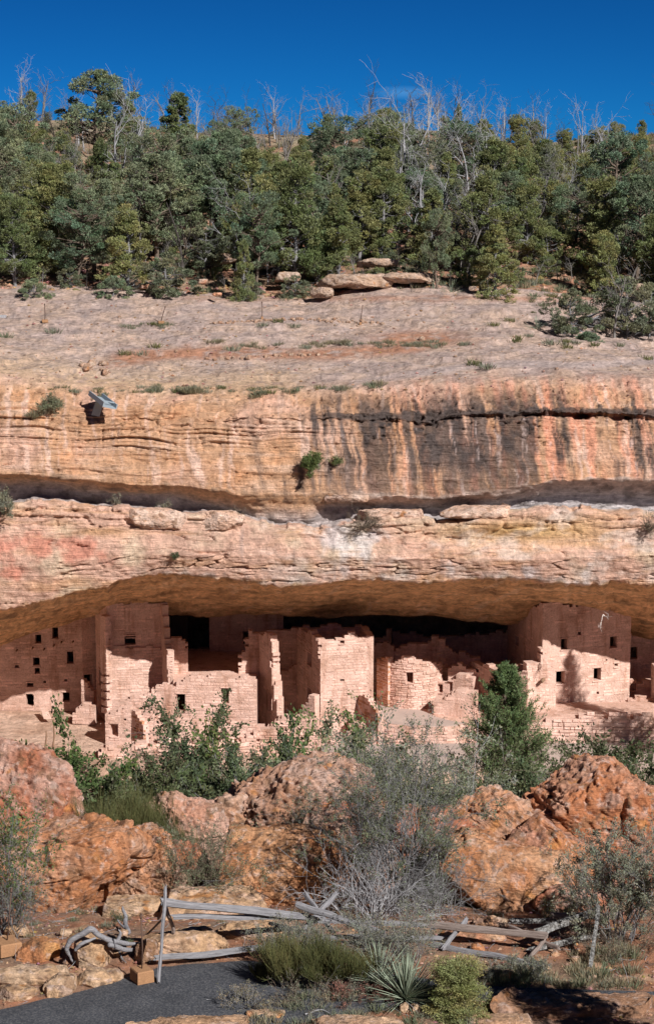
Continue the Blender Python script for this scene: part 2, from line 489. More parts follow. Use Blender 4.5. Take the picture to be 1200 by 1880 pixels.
    fade = sstep(idx['rim'] - .15, idx['edge'], Wg + .5 * mott) * (1 - .25 * sstep(idx['face1'], idx['bottom'], Wg + .4 * mott))
    vs = sstep(-.16, .12, st + (amt - .5) * .9 - .10 + .12 * mott2) * sstep(.0, .25, amt) * fade
    warmr = sstep(560, 900, PX)
    ft = mix(ft, C(.62, .29, .17), warmr * sstep(-.1, .25, fbm(sx * 1.9, 3, off=180.)) * .8)
    ft = mix(ft, C(.62, .45, .33), sstep(.12, .35, fbm(sx * 2.3, 4, off=190.)) * .7 * face)
    ft = mix(ft, C(.075, .06, .05), vs * (.84 + .16 * sstep(-.2, .25, fbm(P * np.array([1.8, 1.8, 1.2]), 4, off=157.))))
    ws = sstep(.14, .30, fbm(sx * np.array([4.2, 1, 1.5]), 4, off=200.)) * sstep(idx['face0'] - .5, idx['face0'], Wg) * (.25 + .4 * warmr)
    ft = mix(ft, C(.62, .50, .42), ws * .7 * sstep(-.2, .2, mott2))
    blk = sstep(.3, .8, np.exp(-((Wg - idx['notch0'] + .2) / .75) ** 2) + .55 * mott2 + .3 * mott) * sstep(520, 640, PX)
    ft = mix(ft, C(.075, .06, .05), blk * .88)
    s2 = sstep(.12, .3, fbm(np.stack([x * .9 + .25 * z, 0 * x, z * .1], -1), 4, off=230.)) * sstep(430, 480, PX) * (1 - sstep(640, 700, PX)) * face
    ft = mix(ft, C(.13, .10, .08), s2 * .6)
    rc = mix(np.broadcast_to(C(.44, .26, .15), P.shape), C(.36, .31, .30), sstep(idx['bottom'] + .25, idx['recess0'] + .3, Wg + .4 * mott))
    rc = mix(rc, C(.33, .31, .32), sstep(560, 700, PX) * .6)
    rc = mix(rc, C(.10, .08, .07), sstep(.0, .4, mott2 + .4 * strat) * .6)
    bd = mix(np.broadcast_to(pink, P.shape), cream, sstep(-.1, .45, mott))
    bd = mix(bd, C(.56, .31, .165), sstep(.0, .5, fbm(P * np.array([.3, .3, 1.2]), 4, off=250.)) * .75)
    bd = mix(bd, C(.52, .20, .13), sstep(.0, .35, fbm(P * .6, 4, off=260.) + .3 - ((PX - 70) / 130) ** 2 * .5 - ((pyg - 1010) / 55) ** 2 * .5) * .8)
    bd = mix(bd, C(.56, .34, .12), np.exp(-((PX - 960) / 150) ** 2 - ((pyg - 975) / 22) ** 2) * .8)
    bd = mix(bd, C(.58, .53, .50), sstep(.25, .42, fbm(P * np.array([.5, .5, .35]), 4, off=270.)) * .6 * sstep(350, 480, PX))
    bd = mix(bd, C(.40, .21, .09), sstep(.15, .45, -strat) * .45)
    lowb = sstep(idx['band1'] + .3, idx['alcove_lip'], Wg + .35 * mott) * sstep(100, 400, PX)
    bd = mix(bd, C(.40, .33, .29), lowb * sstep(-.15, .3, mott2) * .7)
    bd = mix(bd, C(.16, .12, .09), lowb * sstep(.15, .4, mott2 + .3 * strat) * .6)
    bd = mix(bd, C(.62, .52, .44), sstep(.0, .35, fbm(P * np.array([.7, .7, 1.4]), 4, off=275.)) * .45 * sstep(400, 560, PX))
    sb = sstep(.22, .4, fbm(np.stack([x * 1.1, 0 * x, z * .12], -1), 4, off=290.)) * band * sstep(300, 500, PX) * (1 - sstep(760, 900, PX))
    bd = mix(bd, C(.25, .20, .18), sb * .55)
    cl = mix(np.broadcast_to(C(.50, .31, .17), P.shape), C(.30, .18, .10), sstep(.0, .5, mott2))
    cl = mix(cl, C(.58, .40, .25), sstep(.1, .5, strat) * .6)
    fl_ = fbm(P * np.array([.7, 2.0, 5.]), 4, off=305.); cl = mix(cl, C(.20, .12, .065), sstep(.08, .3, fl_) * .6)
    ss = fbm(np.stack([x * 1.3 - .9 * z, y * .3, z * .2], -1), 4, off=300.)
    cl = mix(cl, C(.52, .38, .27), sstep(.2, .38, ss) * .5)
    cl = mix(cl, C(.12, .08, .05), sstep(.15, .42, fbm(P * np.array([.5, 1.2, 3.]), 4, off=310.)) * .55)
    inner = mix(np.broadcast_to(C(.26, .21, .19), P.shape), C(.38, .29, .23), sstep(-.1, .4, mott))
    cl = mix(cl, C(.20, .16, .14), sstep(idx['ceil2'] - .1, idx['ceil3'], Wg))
    fl = mix(np.broadcast_to(C(.62, .43, .33), P.shape), C(.50, .32, .23), sstep(-.2, .4, mott))
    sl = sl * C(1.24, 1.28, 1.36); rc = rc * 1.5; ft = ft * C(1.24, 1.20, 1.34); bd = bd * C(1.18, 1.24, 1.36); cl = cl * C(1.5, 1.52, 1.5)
    col = sl
    def over(c, a, soft): 
        nonlocal col
        col = mix(col, c, sstep(idx[a] - soft, idx[a] + soft, Wg + .25 * mott2))
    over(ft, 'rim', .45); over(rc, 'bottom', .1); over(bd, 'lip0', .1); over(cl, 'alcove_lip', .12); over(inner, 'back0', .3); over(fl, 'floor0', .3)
    V = P2.reshape(-1, 3)
    Fc = grid_faces(nu, nv)
    if flip > 0: Fc = Fc[:, ::-1] if False else Fc
    cols = np.clip(col.reshape(-1, 3), .02, .9)
    iv = lambda k: sum(b[2] for b in bases[:idx[k]])
    cuts = [('slickrock', 'back', 'rim'), ('cliff', 'rim', 'alcove_lip'), ('alcove', 'alcove_lip', 'floor0'), ('alcove_floor', 'floor0', 'talus')]
    m_rock = rock_mat('sandstone', attr=True, mid=3.6, speck=.55, bump=.15, strata=.28, spread=.28)
    G = {}
    for nm, a, b in cuts:
        r0, r1 = iv(a), iv(b)
        Vs = P2[r0:r1 + 1].reshape(-1, 3)
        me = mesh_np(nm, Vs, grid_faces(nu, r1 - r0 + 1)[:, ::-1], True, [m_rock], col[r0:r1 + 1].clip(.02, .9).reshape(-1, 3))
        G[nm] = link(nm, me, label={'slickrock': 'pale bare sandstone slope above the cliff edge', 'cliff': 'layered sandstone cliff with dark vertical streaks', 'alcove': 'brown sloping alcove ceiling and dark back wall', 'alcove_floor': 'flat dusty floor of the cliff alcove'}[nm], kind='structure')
    # look-up of the surface height along rays: used to seat small things on the rock
    return px, P2, idx, [iv(b[0]) for b in bases], m_rock

CL_PX, CL_P, CL_I, CL_R, M_ROCK = build_cliff()
CL_pyg = 940 - F * np.tan(np.arctan2(CL_P[..., 2], CL_P[..., 1]) + PITCH)

def on_cliff(px, py, lo='back', hi='bottom'):
    """the cliff point seen at a pixel, searching the rows between two profile keys"""
    j = int(np.argmin(np.abs(CL_PX - px)))
    r0, r1 = CL_R[CL_I[lo]], CL_R[CL_I[hi]]
    k = int(np.argmin(np.abs(CL_pyg[r0:r1, j] - py))) + r0
    p = CL_P[k, j]
    return Vector((float(p[1] * (px - 600) / F / (CP + (940 - py) / F * SP)), float(p[1]), float(p[2])))
# ============================================================ HILLSIDE ABOVE, CANYON FLOOR, FOREGROUND GROUND
SKY_PX = np.array([-700, 0, 100, 200, 300, 400, 500, 600, 700, 800, 900, 1000, 1100, 1200, 1900], float)
SKY_PY = np.array([235, 222, 220, 226, 240, 245, 250, 248, 235, 245, 262, 265, 255, 245, 240], float)
BOT_PY = np.interp(SKY_PX, [-700, 0, 200, 420, 560, 700, 900, 1000, 1200, 1900], [520, 524, 528, 540, 545, 520, 525, 545, 600, 620])

def hill_z(X, Y):
    """height of the wooded slope"""
    X = np.asarray(X, float); Y = np.asarray(Y, float)
    pxa = 600 + X / Y * F
    z0 = at(600, np.interp(pxa, SKY_PX, BOT_PY), 121.0)[..., 2] - 0.25
    z1 = at(600, np.interp(pxa, SKY_PX, SKY_PY), 172.0)[..., 2]
    t = (Y - 121.0) / (172.0 - 121.0)
    z = z0 + (z1 - z0) * np.clip(t, -0.2, 1.0)
    z = np.where(t > 1, z1 - (t - 1) * 1.5 * np.minimum(t, 20), z)
    n = fbm(np.stack([X * .15, Y * .15, 0 * X], -1), 4, off=400.)
    return z + .55 * n * np.clip(t * 3 + .15, 0, 1) - np.where(t < 0, .5 * np.clip(-t * 20, 0, 1), 0)

def build_hill():
    yy = np.concatenate([np.arange(118, 180, .35), np.linspace(180, 420, 40)])
    xx = np.concatenate([np.linspace(-130, -32, 50, endpoint=False), np.arange(-32, 32, .35), np.linspace(32, 130, 50)])
    X, Y = np.meshgrid(xx, yy)
    Z = hill_z(X, Y)
    P = np.stack([X, Y, Z], -1)
    Z = Z + .10 * fbm(P * .9, 4, off=410.)
    P = np.stack([X, Y, Z], -1)
    mo = fbm(P * .35, 4, off=420.); m2 = fbm(P * 1.6, 4, off=430.)
    red = np.array([.40, .20, .13]); soil = np.array([.36, .24, .16]); dead = np.array([.22, .17, .12]); straw = np.array([.28, .235, .16])
    t = sstep(-.2, .3, mo)[..., None]
    c = red * (1 - t) + soil * t
    t = sstep(.0, .35, m2)[..., None] * .7; c = c * (1 - t) + dead * t
    t = (sstep(150, 165, Y) * sstep(-.3, .2, mo))[..., None]; c = c * (1 - t) + straw * t
    me = mesh_np('hillside', P, grid_faces(len(xx), len(yy)), True, [rock_mat('red_soil', attr=True, speck=.5, bump=.08, strata=.1, spread=.3)], c.reshape(-1, 3))
    link('hillside', me, label='reddish soil slope under the pinyon and juniper wood', kind='structure')
build_hill()

def fore_z(X, Y):
    """ground from the overlook down to the path, the boulder flat and the canyon behind it"""
    X = np.asarray(X, float); Y = np.asarray(Y, float)
    z = np.interp(Y, [-20, 0, 30, 33, 37.5, 39, 40.5, 42, 44, 46, 50, 60, 70, 76, 88, 94.5], [-1.9, -1.9, -14.35, -14.5, -14.5, -14.75, -15.05, -15.3, -15.5, -16.2, -18.6, -23.6, -28.0, -29.2, -29.7, -28.9])
    n = fbm(np.stack([X * .25, Y * .25, 0 * X], -1), 4, off=500.)
    k = np.interp(Y, [0, 33, 36.5, 39, 45, 60], [.3, .08, .05, .15, .3, 1.0])
    return z + n * k

def road_mask(X, Y):
    """1 on the asphalt path"""
    far = np.interp(X, [-14, -5.6, -4.0, -2.9, -1.5, 0.0, 1.5, 3.0, 6, 14], [33.7, 34.3, 35.3, 36.3, 36.55, 36.3, 35.8, 35.35, 35.1, 34.6])
    near = np.interp(X, [-14, -3.4, -2.2, -.8, .8, 2.5, 6, 14], [30.8, 31.4, 33.35, 33.7, 34.3, 34.75, 34.8, 34.2])
    return far, near

def build_fore():
    yy = np.concatenate([np.linspace(-20, 28, 40, endpoint=False), np.arange(28, 33, .15), np.arange(33, 41, .05), np.arange(41, 52, .12), np.linspace(52, 95, 100)])
    xx = np.concatenate([np.linspace(-90, -9, 50, endpoint=False), np.arange(-9, 9, .055), np.linspace(9, 90, 50)])
    X, Y = np.meshgrid(xx, yy)
    Z = fore_z(X, Y)
    far, near = road_mask(X, Y)
    inr = sstep(-.15, .1, far - Y) * sstep(-.15, .1, Y - near)
    flat = -14.5 + 0 * Z
    wig = .05 * fbm(np.stack([X * 3, Y * 3, 0 * X], -1), 4, off=520.) + .03 * fbm(np.stack([X * 9, Y * 9, 0 * X], -1), 3, off=530.)
    Z = Z * (1 - inr) + flat * inr + wig * (1 - inr) + .006 * fbm(np.stack([X * 2, Y * 2, 0 * X], -1), 2) * inr
    P = np.stack([X, Y, Z], -1)
    mo = fbm(P * .8, 4, off=540.); m2 = fbm(P * 4.0, 4, off=550.)
    red = np.array([.31, .145, .085]); soil = np.array([.25, .16, .11]); dead = np.array([.15, .11, .09]); rock = np.array([.48, .31, .20])
    t = sstep(-.2, .35, mo)[..., None]; c = red * (1 - t) + soil * t
    t = sstep(.05, .3, m2)[..., None] * .7; c = c * (1 - t) + dead * t
    t = (sstep(.2, .3, fbm(P * 1.3, 4, off=560.)))[..., None] * .7; c = c * (1 - t) + rock * t
    t = (sstep(50, 58, Y) * .85)[..., None]; c = c * (1 - t) + np.array([.54, .38, .28]) * t
    me = mesh_np('ground', P, grid_faces(len(xx), len(yy)), True, [rock_mat('foreground_soil', attr=True, speck=.5, scale=2.5, bump=.03, strata=.1)], c.reshape(-1, 3))
    link('ground', me, label='reddish soil ground around the path and boulders', kind='structure')
    # asphalt path as a sheet above
    xs = np.arange(-9, 9, .06); nv = 60
    V = []
    for k in range(nv):
        t = k / (nv - 1)
        f, n_ = road_mask(xs, xs)
        f = f + .06 * fbm(np.stack([xs * 2, 0 * xs, 0 * xs], -1), 3, off=2.); n_ = n_ + .06 * fbm(np.stack([xs * 2, 0 * xs, 0 * xs + 9], -1), 3)
        y = n_ * (1 - t) + f * t
        V.append(np.stack([xs, y, -14.47 + 0 * xs - .03 * (abs(t - .5) * 2) ** 6], -1))
    V = np.stack(V)
    V[..., 2] += .006 * fbm(V * np.array([1.5, 1.5, 0]), 3)
    m, n, l, p = new_mat('asphalt')
    tc = n.new('ShaderNodeTexCoord')
    a = N(n, 'ShaderNodeTexNoise', Scale=26.0, Detail=8.0, Roughness=.7); l.new(tc.outputs['Object'], a.inputs['Vector'])
    b = N(n, 'ShaderNodeTexNoise', Scale=1.6, Detail=6.0, Roughness=.6); l.new(tc.outputs['Object'], b.inputs['Vector'])
    r = ramp(n, [(.36, (.022, .025, .034)), (.5, (.055, .06, .075)), (.66, (.15, .148, .155))]); l.new(a.outputs[0], r.inputs[0])
    r2 = ramp(n, [(.3, (.6,) * 3), (.7, (1.05, 1.02, .98))]); l.new(b.outputs[0], r2.inputs[0])
    l.new(mixc(n, l, r.outputs[0], r2.outputs[0], 1.0, 'MULTIPLY'), p.inputs['Base Color'])
    bm = N(n, 'ShaderNodeBump', Strength=.8, Distance=.012); l.new(a.outputs[0], bm.inputs['Height']); l.new(bm.outputs[0], p.inputs['Normal'])
    p.inputs['Roughness'].default_value = .92
    me = mesh_np('path', V, grid_faces(len(xs), nv), True, [m])
    link('path', me, label='dark grey asphalt path in the foreground', kind='structure')
build_fore()
# ============================================================ THE RUINS: masonry houses in the alcove
def masonry_mat(name, col, var=.25, hue=.08, attr=False):
    m, n, l, p = new_mat(name)
    oi = n.new('ShaderNodeObjectInfo')
    tc = n.new('ShaderNodeTexCoord'); geo = n.new('ShaderNodeNewGeometry')
    r = ramp(n, [(0, (1 - var, 1 - var * 1.1, 1 - var * 1.2)), (.5, (1, 1, 1)), (1, (1 + var * .7, 1 + var * .6, 1 + var * .6))])
    l.new(oi.outputs['Random'], r.inputs[0])
    a = N(n, 'ShaderNodeTexNoise', Scale=.9, Detail=6.0, Roughness=.6); l.new(geo.outputs['Position'], a.inputs['Vector'])
    b = N(n, 'ShaderNodeTexNoise', Scale=13.0, Detail=6.0, Roughness=.7); l.new(geo.outputs['Position'], b.inputs['Vector'])
    st_ = N(n, 'ShaderNodeTexNoise', Scale=1.0, Detail=5.0, Roughness=.65); mps = n.new('ShaderNodeMapping'); mps.inputs['Scale'].default_value = (2.2, 2.2, .35); l.new(geo.outputs['Position'], mps.inputs[0]); l.new(mps.outputs[0], st_.inputs['Vector'])
    rs = ramp(n, [(.34, (.62, .50, .42)), (.48, (1, 1, 1))]); l.new(st_.outputs[0], rs.inputs[0])
    ra = ramp(n, [(.3, (.72, .66, .60)), (.55, (1, 1, 1)), (.75, (1.18, 1.18, 1.2))]); l.new(a.outputs[0], ra.inputs[0])
    rb = ramp(n, [(.3, (.66,) * 3), (.7, (1.26,) * 3)]); l.new(b.outputs[0], rb.inputs[0])
    c = mixc(n, l, col, r.outputs[0], 1.0, 'MULTIPLY')
    c = mixc(n, l, c, ra.outputs[0], .8, 'MULTIPLY')
    c = mixc(n, l, c, rb.outputs[0], .8, 'MULTIPLY')
    c = mixc(n, l, c, rs.outputs[0], .7, 'MULTIPLY')
    l.new(c, p.inputs['Base Color'])
    p.inputs['Roughness'].default_value = .95; p.inputs['Specular IOR Level'].default_value = .1
    bm = N(n, 'ShaderNodeBump', Strength=1.0, Distance=.03); l.new(b.outputs[0], bm.inputs['Height']); l.new(bm.outputs[0], p.inputs['Normal'])
    return m

M_STONE = masonry_mat('masonry_stone', (.70, .48, .40), .22)
M_MORTAR = masonry_mat('mud_mortar', (.64, .435, .36), .05)
M_PLASTER = masonry_mat('mud_plaster', (.65, .435, .355), .05)
M_STONE_RED = masonry_mat('masonry_stone_red', (.47, .245, .145), .24)
M_SHADE_BLACK, _n, _l, _p = new_mat('opening_shade_black'); _p.inputs['Base Color'].default_value = (.05, .04, .035, 1); _p.inputs['Roughness'].default_value = 1  # near-black colour standing in for the shade inside the alcove opening
M_WOOD_OLD, _n, _l, _p = new_mat('old_beam_wood'); _p.inputs['Base Color'].default_value = (.22, .13, .08, 1); _p.inputs['Roughness'].default_value = .9

def stone_meshes(mat, n=6, tag_='brick'):
    out = []
    for k in range(n):
        r = np.random.default_rng(50 + k)
        # a chipped block: 8 outer + inset front ring; unit size, front at -y
        b = .10
        V = []
        for y in (-.5, -.5 + .25, .5):
            ins = b if y == -.5 else 0
            for sx, sz in ((-1, -1), (1, -1), (1, 1), (-1, 1)):
                j = r.normal(0, .035, 3)
                V.append((sx * (.5 - ins * .5) + j[0], y + (j[1] if y == -.5 else 0), sz * (.5 - ins) + j[2] * 1.4))
        q = [(0, 1, 2, 3), (4, 5, 1, 0), (5, 6, 2, 1), (6, 7, 3, 2), (7, 4, 0, 3), (8, 9, 5, 4), (9, 10, 6, 5), (10, 11, 7, 6), (11, 8, 4, 7), (11, 10, 9, 8)]
        out.append(mesh_np('stone_block', np.array(V), np.array(q), False, [mat]))
    return out
SB = {m.name: stone_meshes(m) for m in (M_STONE, M_STONE_RED)}

class Plane:
    """a vertical wall plane from pixel/depth a to pixel/depth b (at reference row pyr)"""
    def __init__(s, a, b, pyr=1240):
        A = at(a[0], a[2] if len(a) > 2 else pyr, a[1]); B = at(b[0], b[2] if len(b) > 2 else pyr, b[1])
        s.A = A[:2]; d = B[:2] - A[:2]; s.len = float(np.linalg.norm(d)); s.d = d / s.len
        s.n = np.array([s.d[1], -s.d[0]])           # outward (towards the camera) for a wall running left to right
        if s.n @ (-(A[:2] + B[:2])) < 0: s.n = -s.n; s.flip = True
        else: s.flip = False
    def sz(s, px, py):
        u, v = (px - 600) / F, (940 - py) / F
        D = np.array([u, CP + v * SP, -SP + v * CP])
        t = (s.A @ s.n) / (D[:2] @ s.n)
        P = D * t
        return float((P[:2] - s.A) @ s.d), float(P[2])
    def world(s, S, Z, T):
        """S along, Z up, T depth behind the face"""
        S, Z, T = np.broadcast_arrays(S, Z, T)
        xy = s.A + S[..., None] * s.d - T[..., None] * s.n
        return np.concatenate([xy, Z[..., None]], -1)
    def frame(s, S):
        return s.d, s.n

class Arc(Plane):
    """a curved wall: part of a cylinder, S is arc length"""
    def __init__(s, cx, cy, R, a0, a1):
        s.c = np.array([cx, cy]); s.R = R; s.a0 = a0; s.len = abs(a1 - a0) * R; s.sg = 1 if a1 > a0 else -1; s.flip = False
    def sz(s, px, py):
        u, v = (px - 600) / F, (940 - py) / F
        D = np.array([u, CP + v * SP, -SP + v * CP])
        d = D[:2]; a = d @ d; b = -2 * d @ s.c; c = s.c @ s.c - s.R ** 2
        q = b * b - 4 * a * c
        t = (-b - math.sqrt(max(q, 0))) / (2 * a)
        P = D * t
        ang = math.atan2(P[1] - s.c[1], P[0] - s.c[0])
        d = (ang - s.a0) * s.sg
        while d < -math.pi / 2: d += 2 * math.pi
        while d > 1.5 * math.pi: d -= 2 * math.pi
        return d * s.R, float(P[2])
    def world(s, S, Z, T):
        S, Z, T = np.broadcast_arrays(S, Z, T)
        an = s.a0 + s.sg * S / s.R
        return np.stack([s.c[0] + (s.R - T) * np.cos(an), s.c[1] + (s.R - T) * np.sin(an), Z], -1)
    def frame(s, S):
        an = s.a0 + s.sg * S / s.R
        nn = np.array([math.cos(an), math.sin(an)])
        return np.array([-nn[1], nn[0]]) * s.sg, nn

_WN = [0]
def wall(root, pl, top, bottom, thick=.35, openings=(), left=None, right=None, stones='M', course=.13, slen=.36, prob=.93, proud=.011, ragged=.08, cap=260, back=False, name='wall', step=None, plaster=0.0, mat=None):
    """one masonry wall. top / left / right: outlines in photograph pixels; openings: (px0, py0, px1, py1) or with a lower sill notch.
    Cells are filled or open, so openings are real holes; single stones stand proud of the mortar."""
    _WN[0] += 1
    rg = np.random.default_rng(100 + _WN[0])
    smat = {'M': M_STONE, 'R': M_STONE_RED}.get(stones)
    zb = bottom
    T = np.array([pl.sz(*p) for p in top]); o_ = np.argsort(T[:, 0], kind='stable')
    topf = lambda s: np.interp(s, T[o_, 0], T[o_, 1])
    if left is not None: Lz = np.array([pl.sz(*p) for p in left]); Lz = Lz[np.argsort(Lz[:, 1])]
    if right is not None: Rz = np.array([pl.sz(*p) for p in right]); Rz = Rz[np.argsort(Rz[:, 1])]
    ops = []
    for o in openings:
        s0, z1 = pl.sz(o[0], o[1]); s1, _ = pl.sz(o[2], o[1]); _, z0 = pl.sz(o[0], o[3])
        ops.append((min(s0, s1), max(s0, s1), z0, z1))
    smax = pl.len; zt = float(topf(np.linspace(0, smax, 60)).max()) + ragged
    sx = sorted(set([0, smax] + [v for o in ops for v in o[:2]]) | set(np.arange(0, smax, .17).tolist()))
    sz_ = sorted(set([zb, zt] + [v for o in ops for v in o[2:]]) | set(np.arange(zb, zt, course).tolist()))
    def thin(a, keep):
        out = []
        for v in a:
            if out and v - out[-1] < .05:
                if v in keep: out[-1] = v
                continue
            out.append(v)
        return np.array(out)
    sx = thin([v for v in sx if 0 <= v <= smax], set(v for o in ops for v in o[:2]) | {smax})
    sz_ = thin([v for v in sz_ if zb <= v <= zt + .01], set(v for o in ops for v in o[2:]))
    cs, cz = (sx[1:] + sx[:-1]) / 2, (sz_[1:] + sz_[:-1]) / 2
    CS, CZ = np.meshgrid(cs, cz)
    jit = ragged * np.sin(np.floor(CS / .31) * 7.7 + 3 * _WN[0]) * 1.0
    fill = CZ < topf(CS) + jit
    if left is not None: fill &= CS > np.interp(CZ, Lz[:, 1], Lz[:, 0]) + .07 * np.sin(np.round(CZ / course) * 4.1)
    if right is not None: fill &= CS < np.interp(CZ, Rz[:, 1], Rz[:, 0]) + .07 * np.sin(np.round(CZ / course) * 3.3)
    for o in ops:
        fill &= ~((CS > o[0]) & (CS < o[1]) & (CZ > o[2]) & (CZ < o[3]))
    nz, ns = fill.shape
    acc = Acc()
    GS, GZ = np.meshgrid(sx, sz_)
    n1 = .02 * fbm(np.stack([GS * 1.7, GZ * 1.7, 0 * GS + _WN[0]], -1), 3)
    isop = np.zeros_like(GS, bool)
    front = pl.world(GS, GZ, n1); bk = pl.world(GS, GZ, thick + 0 * GS)
    nf = front.reshape(-1, 3).shape[0]
    V = np.concatenate([front.reshape(-1, 3), bk.reshape(-1, 3)])
    q = []
    vid = lambda i, j: i * (ns + 1) + j
    for i in range(nz):
        for j in range(ns):
            if not fill[i, j]: continue
            a, b, c, d = vid(i, j), vid(i, j + 1), vid(i + 1, j + 1), vid(i + 1, j)
            q.append((a, b, c, d)); q.append((b + nf, a + nf, d + nf, c + nf))
            if j == 0 or not fill[i, j - 1]: q.append((a + nf, a, d, d + nf))
            if j == ns - 1 or not fill[i, j + 1]: q.append((b, b + nf, c + nf, c))
            if i == 0 or not fill[i - 1, j]: q.append((a + nf, b + nf, b, a))
            if i == nz - 1 or not fill[i + 1, j]: q.append((d, c, c + nf, d + nf))
    q = np.array(q)
    if pl.flip: q = q[:, ::-1]
    used = np.unique(q); remap = np.full(len(V), -1); remap[used] = np.arange(len(used))
    me = mesh_np(name, V[used], remap[q], False, [mat or (M_MORTAR if smat else M_PLASTER)])
    w = link(name, me, root)
    # ---- stones, course by course
    if smat:
        S = []
        z = zb + .01
        def filled(s0, s1, z0, z1):
            jj = (cs > s0 - .0) & (cs < s1 + .0); ii = (cz > z0) & (cz < z1)
            if not jj.any():
                jj = np.zeros(len(cs), bool); jj[np.argmin(np.abs(cs - (s0 + s1) / 2))] = True
            if not ii.any():
                ii = np.zeros(len(cz), bool); ii[np.argmin(np.abs(cz - (z0 + z1) / 2))] = True
            return fill[np.ix_(ii, jj)].all()
        while z < zt:
            h = course * rg.uniform(.6, 1.35)
            s = -rg.uniform(0, .2)
            while s < smax:
                ln = slen * rg.uniform(.4, 1.8)
                s0, s1 = max(s, -.02), min(s + ln, smax + .02)
                for o in ops:        # stones end at the jambs
                    if s0 < o[0] < s1 and z < o[3] and z + h > o[2]: s1 = o[0]
                    elif s0 < o[1] < s1 and z < o[3] and z + h > o[2]: s0 = o[1]
                if s1 - s0 > .10 and filled(s0, s1, z, z + h):
                    pn = perlin(np.array([[(s0 + s1) * .35, z * .5, _WN[0] * 3.3]]))[0]
                    if rg.random() < prob and pn > -1 + 2 * plaster:
                        S.append(((s0 + s1) / 2, z + h / 2, s1 - s0 - .018, h * rg.uniform(.8, 1) - .014, proud * rg.uniform(.2, 1.5)))
                s += ln
            z += h
        # stones seen on the ends and on top of a broken wall
        sg = sorted(S, key=lambda a: -a[2] * a[3])
        blocks = SB[smat.name]
        for k, (sc, zc, ln, h, pr) in enumerate(sg[:cap]):
            d, nn = pl.frame(sc)
            c = pl.world(np.array(sc), np.array(zc), np.array(.06 - pr / 2))
            o = link('stone', blocks[int(rg.integers(len(blocks)))], w)
            ang = math.atan2(d[1], d[0])
            if pl.flip: ang += math.pi
            o.matrix_basis = Matrix.Translation(Vector(c.tolist())) @ Matrix.Rotation(ang + rg.normal(0, .015), 4, 'Z') @ Matrix.Rotation(rg.normal(0, .02), 4, 'Y') @ Matrix.Diagonal((ln, .12 + pr, h, 1))
        rest = sg[cap:]
        if rest:
            acc = Acc()
            bm_ = blocks[0]; bv = np.array([v.co[:] for v in bm_.vertices]); bq = np.array([p.vertices[:] for p in bm_.polygons])
            for (sc, zc, ln, h, pr) in rest:
                d, nn = pl.frame(sc)
                c = pl.world(np.array(sc), np.array(zc), np.array(.06 - pr / 2))
                nn3 = nn if not False else nn
                v = bv * np.array([ln, .12 + pr, h])
                acc.add(c + v[:, :1] * np.array([d[0], d[1], 0]) - v[:, 1:2] * np.array([nn[0], nn[1], 0]) + v[:, 2:] * np.array([0, 0, 1]), bq if not pl.flip else bq[:, ::-1])
            link('small_stonework', acc.mesh('small_stonework', [smat], False), w, kind='stuff')
    # dark room behind each opening is real depth; a lintel and sill on it
    for k, o in enumerate(ops):
        ln = o[1] - o[0]
        if ln < .16: continue
        d, nn = pl.frame((o[0] + o[1]) / 2)
        ang = math.atan2(d[1], d[0]) + (math.pi if pl.flip else 0)
        for nm, zc, h, ex, pr in (('lintel', o[3] + .035, .07, .14, .035), ('sill', o[2] - .03, .06, .12, .045)):
            c = pl.world(np.array((o[0] + o[1]) / 2), np.array(zc), np.array(.08 - pr / 2))
            oo = link(nm, SB[M_STONE.name][k % 6], w)
            oo.matrix_basis = Matrix.Translation(Vector(c.tolist())) @ Matrix.Rotation(ang, 4, 'Z') @ Matrix.Diagonal((ln + ex, .16 + pr, h, 1))
    return w

def ruin(name, label, cat, loc):
    e = link(name, None, None, None, label, cat, 'masonry rooms of the cliff dwelling' if cat in ('house', 'tower', 'ruin') else None)
    return e

def slab(name, root, pts, z, th, mat, seed=0, sub=.35):
    """flat slab from plan polygon (x, y), top at z"""
    P = np.array(pts, float)
    n = len(P)
    c = P.mean(0)
    V = [(p[0], p[1], z) for p in P] + [(p[0], p[1], z - th) for p in P] + [(c[0], c[1], z + .01)]
    t = [(i, (i + 1) % n, 2 * n) for i in range(n)]
    q = [(i, i + n, (i + 1) % n + n, (i + 1) % n) for i in range(n)]
    a = sum(P[i][0] * P[(i + 1) % n][1] - P[(i + 1) % n][0] * P[i][1] for i in range(n))
    if a < 0: t = [x[::-1] for x in t]; q = [x[::-1] for x in q]
    return link(name, mesh_np(name, np.array(V), [np.array(q), np.array(t)], False, [mat]), root)

def beam(root, p, q, r=.06, name='beam', mat=None, sides=7):
    a = Acc(); p, q = np.array(p), np.array(q)
    tube_np(a, np.stack([p, (p + q) / 2, q]), [r, r * .95, r * .9], sides)
    return link(name, a.mesh(name, [mat or M_WOOD_OLD]), root)

FZ = -28.45
